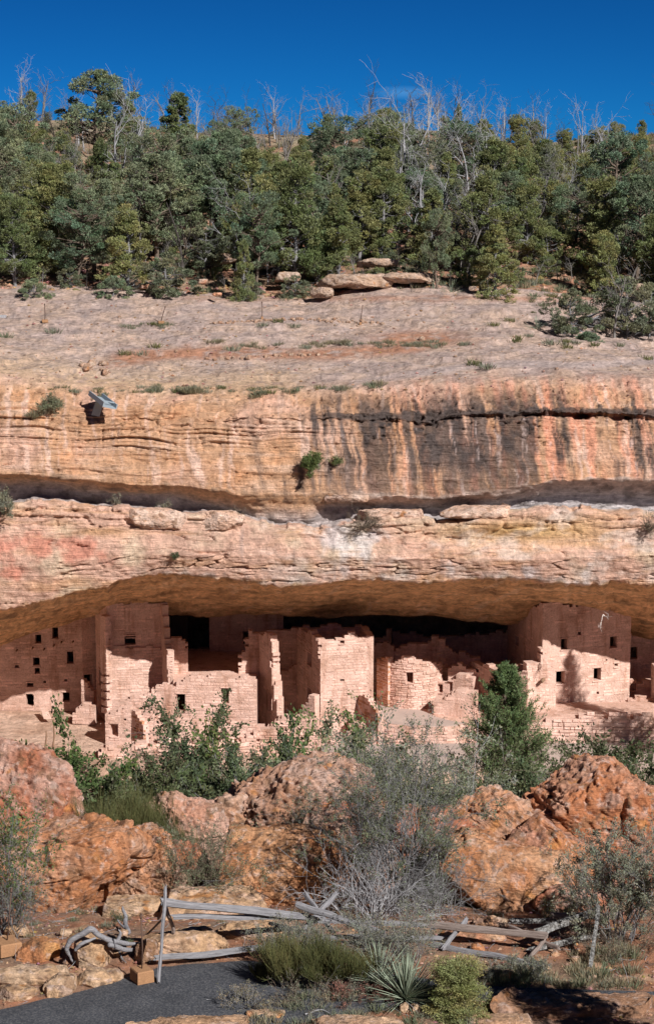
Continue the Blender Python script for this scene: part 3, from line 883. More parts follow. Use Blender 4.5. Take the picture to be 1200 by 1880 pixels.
# ---- far left house, tall wall in shade reaching the ceiling
r = ruin('masonry_house', 'tall shaded masonry house under the left end of the overhang, with eight dark windows', 'house', None)
pl = Plane((-260, 104.9), (152, 104.5))
wall(r, pl, [(-260, 1105), (152, 1105)], FZ, .4, [(65, 1165, 76, 1181), (96, 1152, 107, 1172), (61, 1207, 73, 1224), (64, 1224, 73, 1237), (122, 1196, 135, 1218), (28, 1221, 35, 1226), (50, 1254, 61, 1261), (80, 1250, 85, 1256), (48, 1274, 60, 1297), (115, 1271, 128, 1289), (118, 1247, 124, 1251)], prob=.9, slen=.33, cap=290)
for (bx, by) in ((32, 1193), (61, 1189), (82, 1191), (100, 1184), (114, 1178), (135, 1177)):
    s_, z_ = pl.sz(bx, by); c0 = pl.world(np.array(s_), np.array(z_), np.array(.1)); c1 = pl.world(np.array(s_), np.array(z_), np.array(-.28))
    beam(r, c0, c1, .045)
wall(r, Plane((152, 104.5), (181, 104.9)), [(152, 1100), (181, 1100)], FZ, .4, [(154, 1239, 171, 1262)], prob=.8, cap=60, name='back_wall')
wall(r, Plane((149, 103.2), (172, 103.0)), [(149, 1249), (160, 1258), (172, 1266)], FZ, .35, prob=.85, cap=60, name='low_wall')
link('standing_slab', None)
bpy.data.objects.remove(bpy.data.objects['standing_slab'])
wall(r, Plane((132, 102.2), (172, 102.0)), [(132, 1306), (138, 1299), (150, 1297), (172, 1295)], FZ, .4, prob=.7, left=[(131, 1335), (133, 1312), (140, 1297)], cap=60, name='low_wall')

# ---- the tall pier house (px 176-320)
r = ruin('masonry_house', 'tall broken house with a black hole high in its wall, left of the dark gap', 'house', None)
ypA = 101.9
wall(r, Plane((177, 104.4), (199, ypA)), [(177, 1110), (199, 1110)], FZ, .32, [(182.2, 1227, 187, 1254)], prob=.25, cap=80, name='side_wall', proud=.012)
pf = Plane((198, ypA), (303, 102.3))
wall(r, pf, [(198, 1190), (303, 1190)], FZ, .4, [], prob=.95, left=[(199, 1295), (200, 1270), (198, 1230), (197, 1190)], name='wall', cap=280)
pf2 = Plane((203, ypA + .12), (301, 102.42))
wall(r, pf2, [(198, 1105), (303, 1105)], at(250, 1190, 102.1)[2] - .2, .3, [(229, 1168, 248, 1184), (233, 1164, 249, 1170)], prob=.5, name='upper_wall', cap=200)
# left edge pier, bright broken end
wall(r, Plane((196, 101.55), (206, 101.75)), [(196, 1128), (206, 1128)], at(200, 1300, 101.6)[2] - .3, .5, [], prob=1, slen=.25, right=[(202, 1290), (206, 1240), (204, 1205), (201, 1180), (206, 1150), (205, 1125)], left=[(199, 1290), (197, 1240), (196, 1200), (192, 1170), (190, 1130)], name='pier', cap=80)
# right pier of it
wall(r, Plane((297, 102.4), (309, 100.9)), [(297, 1110), (303, 1185), (309, 1200)], at(300, 1262, 101)[2], .3, prob=.3, name='side_wall', cap=60)
wall(r, Plane((299, 102.2), (307, 102.25)), [(299, 1118), (307, 1118)], at(300, 1200, 101)[2], .4, prob=1, slen=.22, name='pier', right=[(306, 1200), (304, 1170), (307, 1150), (303, 1125)], cap=40)
wall(r, Plane((307, 100.9), (318, 100.9)), [(307, 1205), (312, 1206), (318, 1206)], at(300, 1262, 101)[2], .35, prob=1, slen=.25, name='pier', right=[(322, 1258), (316, 1240), (315, 1210)], left=[(313, 1262), (309, 1230), (307, 1205)], cap=40)

# ---- front house: long low lit wall with two doorways
r = ruin('masonry_house', 'long low sunlit front house with two dark doorways, left of the centre tower', 'house', None)
ff = Plane((206, 100.2), (470, 99.5))
wall(r, ff, [(206, 1287), (228, 1286), (262, 1276), (290, 1262), (318, 1257), (345, 1245), (352, 1241), (400, 1243), (440, 1245), (470, 1246)], FZ + .1, .4, [(324, 1274, 340, 1306), (407, 1263, 420, 1291), (236, 1272, 241, 1277), (346, 1313, 351, 1317), (286, 1290, 290, 1294)], prob=.9, slen=.3, cap=298, plaster=.15)
# stepped wall behind its left part (lit lower half of the broken house)
wall(r, Plane((308, 101.9), (345, 101.9)), [(308, 1178), (318, 1175), (337, 1173), (345, 1176)], FZ + 2, .35, prob=.95, right=[(347, 1242), (346, 1222), (349, 1208), (344, 1190), (344, 1172)], cap=160, name='upper_wall')
# floor behind the front wall (roof terrace)
slab('terrace', r, [at(318, 1250, 100.4)[:2], at(466, 1250, 99.95)[:2], at(480, 1240, 107)[:2], at(330, 1240, 107)[:2]], float(at(400, 1246, 99.8)[2]) - .3, .25, M_PLASTER)
# back rooms; the first wall is coloured near-black as the opening's deep shade
wall(r, Plane((303, 107.5), (346, 107.5)), [(303, 1100), (346, 1100)], FZ, .3, mat=M_SHADE_BLACK, stones=None, name='back_wall')
wall(r, Plane((385, 106.5), (520, 106.2)), [(385, 1112), (430, 1110), (520, 1110)], FZ, .3, [(446, 1159, 455, 1182)], prob=.5, cap=100, name='back_wall')
wall(r, Plane((340, 108.5), (400, 108)), [(340, 1192), (400, 1190)], FZ, .3, [], prob=.5, cap=60, name='back_wall')

# ---- centre ruin: broken room and its projecting wall
r = ruin('masonry_house', 'roofless broken room left of the square tower, with a raking ragged wall end', 'house', None)
wall(r, Plane((438, 101.9), (478, 102.0)), [(438, 1200), (443, 1196), (452, 1188), (455, 1162), (478, 1160)], FZ, .35, prob=.9, left=[(438, 1330), (438, 1240), (441, 1222), (444, 1200), (452, 1192), (455, 1160)], cap=120)
# projecting wall: side face in shade, front end lit and raking
pw = Plane((476, 102.0), (508, 99.6))
wall(r, pw, [(476, 1162), (496, 1164), (500, 1190), (504, 1232), (508, 1300)], FZ, .34, [(492.5, 1269, 499.5, 1304)], prob=.35, name='side_wall', right=[(515, 1325), (513, 1300), (507, 1262), (502, 1235), (500, 1200), (502, 1164)], cap=140, proud=.014)
for (a, b, t0, t1) in ((495, 502, 1164, 1190), (496, 504, 1188, 1215), (496, 505, 1212, 1232), (499, 507, 1228, 1262), (503, 511, 1258, 1290), (508, 517, 1286, 1312)):
    yy = np.interp(t1, [1164, 1312], [100.9, 99.35])
    wall(r, Plane((a, yy), (b, yy + .05)), [(a, t0), (b, t0 + 2)], float(at(a, t1 + 3, yy)[2]), .4, prob=1, slen=.2, course=.11, name='pier', cap=20)
# back walls of the room
wall(r, Plane((478, 104.4), (548, 104.2)), [(478, 1158), (500, 1158), (520, 1156), (548, 1152)], FZ, .3, [], prob=.9, name='back_wall', cap=200)
wall(r, Plane((498, 104.0), (548, 103.8)), [(498, 1230), (548, 1226)], FZ, .3, [], prob=.9, name='back_wall', cap=120)
# low front bits
wall(r, Plane((545, 100.2), (577, 99.6)), [(545, 1306), (556, 1300), (566, 1292), (570, 1277), (577, 1274)], FZ, .4, prob=.95, left=[(550, 1330), (549, 1306), (556, 1296), (566, 1290), (568, 1274)], name='low_wall', cap=80)
wall(r, Plane((470, 98.9), (590, 98.6)), [(470, 1338), (490, 1335), (505, 1326), (530, 1316), (556, 1312), (570, 1322), (590, 1340)], FZ - .5, .5, prob=.95, name='low_wall', cap=150)

# ---- the square tower
r = ruin('masonry_tower', 'square sunlit stone tower at the centre of the dwelling, roofless, three storeys high', 'tower', None)
wall(r, Plane((545, 103.6), (588, 99.9)), [(545, 1154), (560, 1160), (572, 1162), (584, 1175), (588, 1180)], FZ, .34, [(564, 1195, 571.5, 1218), (564, 1260, 571.5, 1282)], prob=.55, name='side_wall', cap=220, right=[(595, 1330), (592, 1300), (593, 1262), (590, 1240), (589, 1200), (586, 1180), (580, 1172)], proud=.015)
wall(r, Plane((584, 99.9), (673, 100.3)), [(584, 1176), (594, 1177), (630, 1172), (660, 1168), (673, 1170)], FZ - .2, .36, [(623, 1176, 632, 1182), (624, 1247, 630, 1251)], prob=.96, cap=299, slen=.30, left=[(588, 1330), (590, 1290), (592, 1250), (590, 1210), (586, 1190), (584, 1170)])
wall(r, Plane((672, 100.3), (660, 103.6)), [(672, 1166), (660, 1152)], FZ, .34, stones='M', prob=.3, name='side_wall', cap=60)
wall(r, Plane((556, 103.5), (664, 103.6)), [(556, 1154), (580, 1152), (610, 1149), (640, 1150), (664, 1153)], FZ, .34, [], prob=.9, name='back_wall', cap=150)
wall(r, Plane((652, 100.4), (694, 98.6)), [(652, 1290), (662, 1276), (672, 1282), (682, 1292), (690, 1304), (694, 1318)], FZ - .2, .3, stones='R', prob=.5, name='buttress', cap=60)

# ---- round room
r = ruin('round_room', 'round sunlit stone room with a small square window, right of the centre tower', 'ruin', None)
cx, cy = at(754, 1240, 103.4)[:2]
arc = Arc(float(cx), float(cy), 1.52, math.radians(205), math.radians(352))
wall(r, arc, [(694, 1222), (715, 1216), (730, 1211), (755, 1209), (780, 1212), (800, 1222)], -27.7, .4, [(745, 1234, 758, 1254)], prob=.97, slen=.24, cap=280, proud=.03, course=.12)
wall(r, Plane((691, 102.9), (712, 102.2)), [(691, 1204), (712, 1210)], -27.7, .3, stones='R', prob=.8, name='side_wall', cap=60)
# ragged wall behind the round room
r = ruin('masonry_wall', 'ragged stepped wall end standing behind the round room', 'wall', None)
wall(r, Plane((690, 105.0), (880, 104.6)), [(690, 1206), (700, 1206), (712, 1200), (725, 1192), (750, 1184), (770, 1183), (786, 1178), (796, 1171), (806, 1172), (814, 1177), (822, 1190), (838, 1199), (862, 1204), (880, 1207)], -27.7, .4, prob=.97, cap=290, slen=.28)
wall(r, Plane((800, 103.9), (836, 103.2)), [(800, 1192), (812, 1216), (836, 1246)], -27.7, .3, prob=.9, name='side_wall', cap=60)

# ---- kiva platform between the tower and the fir
PZ = -27.65
r = ruin('kiva_platform', 'flat grey floor platform in front of the round room, edged by a low stone wall', 'platform', None)
edge = [(640, 1326), (700, 1332), (760, 1337), (820, 1336), (880, 1330), (930, 1322)]
pts = [at_z(x, y, PZ) for x, y in edge] + [at_z(935, 1262, PZ), at_z(690, 1262, PZ), at_z(640, 1285, PZ)]
slab('floor', r, [(p.x, p.y) for p in pts], PZ, .5, M_PLASTER)
m, n, l, p = new_mat('packed_grey_clay'); p.inputs['Roughness'].default_value = .95
a_ = N(n, 'ShaderNodeTexNoise', Scale=1.2, Detail=5.0); g_ = n.new('ShaderNodeNewGeometry'); l.new(g_.outputs['Position'], a_.inputs['Vector'])
r_ = ramp(n, [(.3, (.37, .285, .25)), (.7, (.46, .36, .31))]); l.new(a_.outputs[0], r_.inputs[0]); l.new(r_.outputs[0], p.inputs['Base Color'])
M_CLAY = m
kp = [(690, 1300), (704, 1292), (740, 1296), (772, 1303), (800, 1316), (822, 1322), (850, 1327), (850, 1331), (820, 1333), (760, 1334), (715, 1328), (700, 1318)]
pts = [at_z(x, y, PZ + .03) for x, y in kp]
slab('clay_floor', r, [(p.x, p.y) for p in pts], PZ + .03, .05, M_CLAY)
for i in range(len(edge) - 1):
    a0 = at_z(edge[i][0], edge[i][1], PZ); a1 = at_z(edge[i + 1][0], edge[i + 1][1], PZ)
    wall(r, Plane((edge[i][0], a0.y, edge[i][1]), (edge[i + 1][0], a1.y, edge[i + 1][1])), [(edge[i][0], edge[i][1]), (edge[i + 1][0], edge[i + 1][1])], FZ - .25, .35, prob=.98, slen=.36, course=.17, name='edge_wall', cap=60, proud=.035, ragged=.03)

# ---- rubble mound / fallen plaster right of the round room (lit blocks px 800-880)
r = ruin('masonry_ruin', 'low rounded wall stumps with small gaps, sunlit, between the round room and the fir', 'ruin', None)
wall(r, Plane((800, 102.6), (868, 101.9)), [(800, 1258), (812, 1250), (824, 1252), (840, 1240), (868, 1246)], -27.8, .5, [(794, 1255, 812, 1270), (824, 1251, 830, 1273)], prob=.6, cap=120, plaster=.2)
wall(r, Plane((822, 102.9), (890, 102.5)), [(822, 1226), (850, 1222), (890, 1236)], -27.8, .4, prob=.5, cap=100)
wall(r, Plane((796, 100.9), (872, 100.4)), [(796, 1288), (815, 1278), (840, 1272), (872, 1274)], PZ, .8, prob=.3, cap=60, plaster=.3, name='low_wall')

# ---- curved low room in front right (px 858-967)
r = ruin('low_room', 'low roofless room with a small window and sunlit wall tops, behind the fir', 'ruin', None)
wall(r, Plane((859, 103.6), (919, 100.4)), [(859, 1216), (885, 1219), (905, 1228), (919, 1236)], -27.8, .35, [(870, 1225, 878, 1243)], prob=.3, name='side_wall', cap=60, proud=.012)
wall(r, Plane((919, 100.4), (968, 99.6)), [(919, 1236), (940, 1236), (968, 1238)], -27.8, .35, [(909, 1238, 917, 1262)], prob=.3, name='side_wall', cap=60, proud=.012)
wall(r, Plane((890, 104.4), (962, 103.8)), [(890, 1217), (905, 1222), (925, 1222), (962, 1224)], -27.8, .5, prob=.5, name='back_wall', cap=60)
wall(r, Plane((936, 101.4), (966, 101.2)), [(936, 1228), (950, 1221), (966, 1222)], -27.8, .4, prob=.9, name='low_wall', cap=40)
wall(r, Plane((955, 104.2), (1000, 103.6)), [(955, 1170), (1000, 1170)], -27.8, .3, prob=.5, cap=10, name='back_wall')

# ---- tall right house
r = ruin('masonry_house', 'tall plastered house at the right, half in sun, with four dark windows under the overhang', 'house', None)
wall(r, Plane((930, 106.5), (995, 100.55)), [(930, 1110), (995, 1110)], -27.9, .35, [(945, 1165, 951, 1182)], prob=.25, name='side_wall', cap=120, proud=.012)
pr = Plane((994, 100.55), (1155, 102.1))
wall(r, pr, [(994, 1105), (1155, 1120)], FZ - .2, .4, [(1029, 1173, 1041, 1193), (1060, 1160, 1066, 1166), (1119, 1169, 1131, 1190), (1020, 1233, 1036, 1256), (1089, 1227, 1102.5, 1250), (1127, 1218, 1133, 1224), (1094, 1270, 1099, 1275), (1111, 1211, 1114, 1214), (1127, 1209, 1131, 1212)], prob=.5, plaster=.28, cap=260, proud=.012, slen=.34)
# coarse masonry corner in front of it
wall(r, Plane((966, 99.8), (1020, 100.1)), [(966, 1220), (985, 1218), (992, 1192), (997, 1190), (1004, 1205), (1010, 1214), (1020, 1216)], FZ - .3, .6, [(995, 1246, 998, 1249)], prob=.98, cap=240, slen=.28, name='front_pier', right=[(1040, 1310), (1030, 1290), (1018, 1262), (1016, 1230), (1010, 1214), (1000, 1190)], left=[(967, 1310), (966, 1222), (990, 1216), (993, 1190)])
s_, z_ = Plane((966, 99.8), (1020, 100.1)).sz(999, 1245)
beam(r, at(1000, 1243, 100.3), at(994, 1251, 99.6), .09)

# ---- far right rooms in shade
r = ruin('masonry_house', 'shaded rooms at the far right edge of the alcove with one window above another', 'house', None)
wall(r, Plane((1150, 104.6), (1330, 104.9)), [(1150, 1110), (1330, 1150)], FZ, .35, [(1155, 1188, 1169, 1210)], prob=.5, cap=150, name='upper_wall')
wall(r, Plane((1146, 102.6), (1330, 102.4)), [(1146, 1250), (1330, 1250)], FZ, .4, [(1157, 1255, 1167, 1268)], prob=.5, cap=120, plaster=.2)
wall(r, Plane((1140, 101.2), (1330, 101.0)), [(1140, 1286), (1160, 1282), (1330, 1284)], FZ - .2, .4, prob=.7, cap=120, name='low_wall')
wall(r, Plane((1194, 102.2), (1206, 100.7)), [(1194, 1222), (1206, 1222)], FZ - .2, .4, prob=.5, name='side_wall', cap=40)
wall(r, Plane((1206, 100.7), (1330, 100.5)), [(1206, 1222), (1330, 1215)], FZ - .2, .4, prob=.8, cap=60, name='front_wall')

# ---- retaining wall along the right
r = ruin('retaining_wall', 'low coarse stone retaining wall in front of the right house', 'wall', None)
wall(r, Plane((955, 98.2), (1330, 97.8)), [(955, 1330), (1000, 1322), (1040, 1318), (1130, 1316), (1200, 1318), (1330, 1320)], FZ - .6, .5, prob=.99, slen=.4, course=.18, proud=.045, cap=299)
rt = [at_z(1000, 1316, -27.75), at_z(1330, 1316, -27.75)]
slab('terrace', r, [(rt[0].x, 98.3), (at(1330, 1300, 98)[0], 98.1), (at(1330, 1300, 101)[0], 101.2), (at(960, 1300, 101)[0], 101.0), (at(960, 1300, 98)[0], 98.5)], float(at(1100, 1317, 98.2)[2]) - .03, .3, M_PLASTER)

# ---- small lit structure with a niche at the left, and rubble in front
r = ruin('masonry_ruin', 'small sunlit stub of wall with a dark niche beside the open plaza', 'ruin', None)
wall(r, Plane((192, 98.9), (243, 98.7)), [(192, 1318), (197, 1308), (210, 1304), (236, 1303), (243, 1305)], FZ - .3, .7, [(203, 1329, 217, 1352), (227, 1319, 232, 1323)], prob=.95, slen=.28, cap=160, left=[(191, 1362), (193, 1325), (194, 1306)])
wall(r, Plane((241, 98.7), (262, 97.9)), [(241, 1304), (250, 1312), (262, 1330)], FZ - .3, .3, stones='R', prob=.4, name='side_wall', cap=40)
wall(r, Plane((243, 99.4), (290, 99.0)), [(243, 1300), (258, 1294), (290, 1290)], FZ - .3, .4, prob=.9, name='low_wall', cap=60)
r = ruin('retaining_wall', 'rubble wall below the left half of the dwelling, partly hidden by oak brush', 'wall', None)
wall(r, Plane((178, 96.6), (470, 97.3)), [(178, 1384), (200, 1374), (225, 1378), (262, 1366), (300, 1360), (340, 1368), (380, 1352), (420, 1358), (440, 1352), (470, 1350)], FZ - 1.4, .6, [(187, 1396, 198, 1414), (430, 1352, 441, 1362)], prob=.97, slen=.42, course=.2, proud=.06, cap=299, ragged=.15)
wall(r, Plane((440, 97.5), (690, 97.4)), [(440, 1352), (470, 1346), (520, 1340), (570, 1346), (620, 1350), (690, 1346)], FZ - 1.2, .5, [(466, 1346, 477, 1362)], prob=.97, slen=.34, course=.16, proud=.04, cap=299, name='front_wall')
wall(r, Plane((262, 98.6), (470, 98.4)), [(262, 1322), (300, 1326), (360, 1322), (420, 1328), (470, 1330)], FZ - .4, .5, [], prob=.9, slen=.36, course=.17, cap=200, name='middle_wall', plaster=.2)
# back rooms deep in the alcove
r = ruin('masonry_house', 'unlit rooms deep at the back of the alcove behind the tower and round room', 'house', None)
wall(r, Plane((672, 106.5), (716, 106.2)), [(672, 1165), (690, 1168), (705, 1172), (716, 1150)], FZ, .3, prob=.8, cap=80)
wall(r, Plane((684, 104.9), (722, 104.8)), [(684, 1183), (722, 1181)], FZ, .3, prob=.8, cap=50, name='low_wall')
wall(r, Plane((720, 108.5), (935, 107.5)), [(720, 1160), (800, 1170), (935, 1160)], FZ, .3, prob=.8, cap=100, name='back_wall')

# ---- plaza: poles and a leaning slab
for k, (x0, y0, x1, y1, Y, lab) in enumerate(((101, 1320, 97, 1371, 97.4, 'taller thin wooden pole standing in the plaza'), (86, 1342, 84, 1373, 97.4, 'shorter crooked pole beside the taller pole in the plaza'))):
    a_ = Acc(); p0, p1 = at(x1, y1, Y), at(x0, y0, Y); p0[2] = min(p0[2], FZ)
    tube_np(a_, np.linspace(p0, p1, 5) + np.random.default_rng(k).normal(0, .02, (5, 3)), [.05, .045, .045, .04, .035], 6)
    link('wooden_pole', a_.mesh('wooden_pole', [M_WOOD_OLD]), label=lab, cat='pole', group='poles in the plaza')
p0, p1 = at(92, 1319, 102.5), at(86, 1298, 103.6)
d = np.array([.35, 0, 0])
V = np.array([p0, p0 + d, p1 + d * .8, p1, p0 + [0, -.1, 0], p0 + d + [0, -.1, 0], p1 + d * .8 + [0, -.1, 0], p1 + [0, -.1, 0]]) - d * .8
link('stone_slab', mesh_np('stone_slab', V, np.array([(4, 5, 6, 7), (3, 2, 1, 0), (0, 1, 5, 4), (1, 2, 6, 5), (2, 3, 7, 6), (3, 0, 4, 7)]), False, [M_PLASTER]), label='pale stone slab leaning against the shaded house wall', cat='slab')

# grey path in front of the walls
gp = [(590, 97.2), (880, 97.6), (1340, 97.6), (1340, 94.6), (590, 94.6)]
link('ruin_path', slab('ruin_path', None, [tuple(at(a, 1370, b)[:2]) for a, b in gp], -28.08, .9, M_CLAY).data)
bpy.data.objects.remove(bpy.data.objects['ruin_path.001']); tag(bpy.data.objects['ruin_path'], 'grey path strip below the ruins', kind='structure')
# ============================================================ ROCKS
def cube_sphere(n):
    """unit sphere from a subdivided cube: vertices, quads"""
    g = np.tan(np.linspace(-1, 1, n) * math.pi / 4)
    A, B = np.meshgrid(g, g)
    faces, V, off = [], [], 0
    o = np.ones_like(A)
    for s, (ax) in ((1, 0), (-1, 0), (1, 1), (-1, 1), (1, 2), (-1, 2)):
        c = [A, B]; P = [None] * 3
        P[ax] = s * o; P[(ax + 1) % 3] = A if s > 0 else -A; P[(ax + 2) % 3] = B
        V.append(np.stack(P, -1).reshape(-1, 3)); faces.append(grid_faces(n, n) + off); off += n * n
    V = np.concatenate(V); V /= np.linalg.norm(V, axis=1)[:, None]
    Fq = np.concatenate(faces)
    key = np.round(V * 1e5).astype(np.int64)
    _, first, inv = np.unique(key, axis=0, return_index=True, return_inverse=True)
    return V[first], inv.reshape(-1)[Fq]
_CS = {}
def csphere(n):
    if n not in _CS: _CS[n] = cube_sphere(n)
    return _CS[n]

M_BOULDER = rock_mat('boulder_sandstone', attr=True, mid=5.5, speck=.6, scale=2.2, bump=.05, strata=.12, spread=.32, lichen=((.50, .45, .41), .66))

def rock_mesh(name, size, n=60, seed=0, boxy=.45, knob=.0, lump=.12, crack=.5, tone=(.50, .25, .12), tone2=(.56, .36, .24), kscale=5.0, dip=.25, mat=None, detail=1.0):
    V, Q = csphere(n)
    s = np.array(size, float) / 2
    D = V.copy()
    # superellipsoid: boxier than a ball
    p = 2.0 + 3.0 * boxy
    D = D / (np.abs(D) ** p).sum(1)[:, None] ** (1 / p)
    P = D * s
    m = float(s.mean())
    rp = np.random.default_rng(seed * 7 + 1)
    for _ in range(13):                      # broken faces: flat facets cut off the block
        nn_ = rp.normal(0, 1, 3); nn_ /= np.linalg.norm(nn_)
        sup = (P @ nn_).max(); over = P @ nn_ - sup * rp.uniform(.62, .93)
        P = P - nn_ * np.maximum(over, 0)[:, None] * .92
    lump *= .62
    nrm = D / s; nrm /= np.linalg.norm(nrm, axis=1)[:, None]
    o = seed * 13.7
    w = P + .12 * m * np.stack([fbm(P / m, 2, off=o), fbm(P / m, 2, off=o + 5), fbm(P / m, 2, off=o + 9)], -1)
    d = lump * m * 1.4 * fbm(w / m * 1.1, 3, off=o + 20) + .05 * m * ridged(w / m * 2.3, 4, off=o + 25)
    f1, f2, ci = voronoi(w / m * np.array([1.1, 1.1, 1.6]) + o, seed)
    d += lump * m * (.9 * (ci - .5)) * sstep(0, .12, f2 - f1) - .09 * m * crack * sstep(.05, .01, f2 - f1) * sstep(-.1, .2, fbm(P * 1.1, 2, off=o + 33))
    pl = P @ np.array([dip, .1, 1.0])
    bed = fbm(np.stack([P[:, 0] * .3, P[:, 1] * .3, pl * 2.2 / max(m, .3)], -1), 3, off=o + 40)
    d -= .09 * m * crack * sstep(.03, .008, np.abs(bed)) * sstep(-.1, .2, fbm(P * .9, 2, off=o + 35))
    g1, g2, gi = voronoi(w * np.array([2.2, 2.2, 3.4]) + o + 3, seed + 2)
    d += .11 * (.4 + .6 * detail) * (gi - .5) * sstep(0, .08, g2 - g1) * sstep(-.25, .2, fbm(P * .9, 2, off=o + 44)) * min(1, m)
    d += .085 * detail * fbm(P * 4.5, 4, off=o + 60) * min(1, m * 2)
    d += .034 * detail * ridged(P * 10, 3, off=o + 70) * min(1, m * 2)
    up = sstep(-.2, .4, P[:, 2] / s[2] + .5 * fbm(P * 1.1, 3, off=o + 80))
    if knob:
        k1, k2, kc = voronoi((P + .05 * np.stack([fbm(P * 4, 2), fbm(P * 4, 2, off=3), fbm(P * 4, 2, off=7)], -1)) * kscale + o, 5)
        kk = (.55 - k1) * up + .35 * fbm(P * 9, 3, off=o + 90) * up
        d += knob * kk
        pit = sstep(.18, .5, fbm(P * 6.5, 3, off=o + 95)) * up
        d -= knob * 1.1 * pit
    P = P + nrm * d[:, None]
    t1, t2 = np.array(tone), np.array(tone2)
    a = sstep(-.25, .35, fbm(P * 1.3, 4, off=o + 100))[:, None]
    c = t1 * (1 - a) + t2 * a
    a = (sstep(.15, .4, fbm(P * 2.4, 4, off=o + 110)) * (.3 + .7 * up))[:, None] * .5
    c = c * (1 - a) + np.array([.42, .30, .26]) * a
    a = sstep(.12, .35, fbm(P * 3.1, 5, off=o + 120))[:, None] * .65
    c = c * (1 - a) + np.array([.20, .11, .06]) * a
    a = sstep(.16, .32, fbm(P * 6.5, 4, off=o + 140))[:, None] * .5
    c = c * (1 - a) + np.array([.54, .42, .37]) * a
    a = sstep(.22, .36, fbm(P * 7.5, 4, off=o + 150))[:, None] * .7
    c = c * (1 - a) + np.array([.09, .06, .045]) * a
    a = sstep(.3, .45, fbm(P * 2.2, 3, off=o + 130))[:, None] * .7
    c = c * (1 - a) + np.array([.44, .19, .06]) * a
    return mesh_np(name, P, Q, True, [mat or M_BOULDER], c.clip(.02, .9))

def boulder(label, px, py, w, h, Y, depth=None, seed=0, roll=0, yaw=0, name='boulder', cat='boulder', group=None, sink=.0, **kw):
    """w, h in photograph pixels, centre at (px, py)"""
    if Y < 39: Y = at_z(px, py + h * .36, -14.5).y
    k = Y / F
    W, H = w * k, h * k
    if 39 < Y < 60: W *= 1.14; H *= 1.14
    Dp = depth if depth else (W + H) * .5
    if Y > 100: H *= .75; sink = .35 * H; kw.setdefault('crack', .3)
    me = rock_mesh(name, (W, Dp, H), seed=seed, **kw)
    c = atv(px, py, Y + Dp * (.5 if Y < 39 else .3)) - Vector((0, 0, sink))
    o = link(name, me, None, c, label, cat, group)
    o.rotation_euler = (math.radians(-6), math.radians(roll), math.radians(yaw))
    return o

OR1, OR2 = (.43, .185, .085), (.45, .25, .16)
RD1, RD2 = (.38, .145, .080), (.43, .22, .155)
PL1, PL2 = (.46, .29, .17), (.50, .35, .24)
boulder('huge orange boulder filling the left foreground, long crack across its face', 118, 1606, 300, 215, 40.8, 2.4, 1, roll=-4, n=110, detail=.5, lump=.16, knob=.06, boxy=.35, tone=OR1, tone2=OR2, crack=.9)
boulder('knobbly pinkish boulder rising behind the huge orange one at the left edge', 30, 1490, 260, 220, 43.8, 2.2, 2, roll=16, n=90, lump=.18, knob=.10, tone=RD1, tone2=(.47, .29, .23))
boulder('knobbly weathered rock squeezed to the right of the huge orange boulder', 250, 1598, 120, 150, 41.6, 1.2, 3, roll=12, n=80, lump=.14, knob=.10, tone=OR1, tone2=(.46, .29, .20))
boulder('low pink boulder with rounded top, right of the broom-like green shrub', 345, 1525, 150, 130, 44.6, 1.3, 4, n=70, lump=.2, knob=.05, tone=(.46, .24, .165), tone2=(.5, .31, .24))
boulder('dark knobbly rock ridge in the middle behind the flat-faced orange boulder', 525, 1498, 340, 160, 45.0, 1.8, 5, roll=-12, n=110, lump=.2, knob=.13, tone=(.36, .19, .12), tone2=(.48, .31, .24))
boulder('smaller knobbly rock left of the dark ridge', 425, 1525, 150, 110, 44.8, 1.0, 55, roll=-8, n=60, lump=.2, knob=.10, tone=(.42, .22, .13), tone2=(.5, .33, .25))
boulder('rounded orange boulder with a flat front face, above the fence rails', 505, 1604, 240, 150, 41.4, 1.8, 6, roll=-3, n=90, detail=.4, lump=.10, boxy=.6, tone=OR1, tone2=(.52, .28, .15), crack=.35)
boulder('broken pink rock behind the grey bush trunk', 655, 1600, 170, 170, 42.4, 1.3, 7, n=70, lump=.2, knob=.04, tone=(.5, .26, .17), tone2=(.58, .4, .3))
boulder('broad orange slab boulder under the tree shadows, right of the grey bush', 925, 1622, 280, 160, 40.9, 2.0, 8, roll=5, n=100, detail=.5, lump=.2, boxy=.4, tone=OR1, tone2=(.52, .29, .17), crack=1.0)
boulder('cracked orange rock beside the slab boulder, towards the right shrub', 1015, 1600, 180, 160, 42.0, 1.3, 58, roll=30, n=70, detail=.6, lump=.2, knob=.03, tone=OR1, tone2=RD2, crack=1.0)
boulder('slanting knobbly ridge of rock left of the dark crevice', 930, 1530, 250, 130, 43.2, 1.3, 9, roll=35, n=90, lump=.2, knob=.10, tone=(.45, .22, .12), tone2=(.54, .34, .25))
boulder('big rust orange boulder with pitted top at the right edge', 1120, 1506, 310, 180, 43.6, 2.4, 10, roll=3, n=120, detail=.75, lump=.2, knob=.11, boxy=.4, tone=(.43, .17, .08), tone2=(.46, .245, .165), crack=.8)
boulder('small rounded rock heap at the foot of the rust orange boulder', 1080, 1608, 70, 38, 42.4, .6, 11, n=40, lump=.2, tone=RD1, tone2=RD2)
boulder('small flat rock on top of the rock heap', 1060, 1588, 55, 22, 42.6, .5, 12, n=36, lump=.2, tone=RD1, tone2=RD2)
boulder('low dark rock under the right shrub', 1150, 1600, 100, 60, 43.0, .8, 13, n=50, lump=.2, tone=RD1, tone2=RD2)

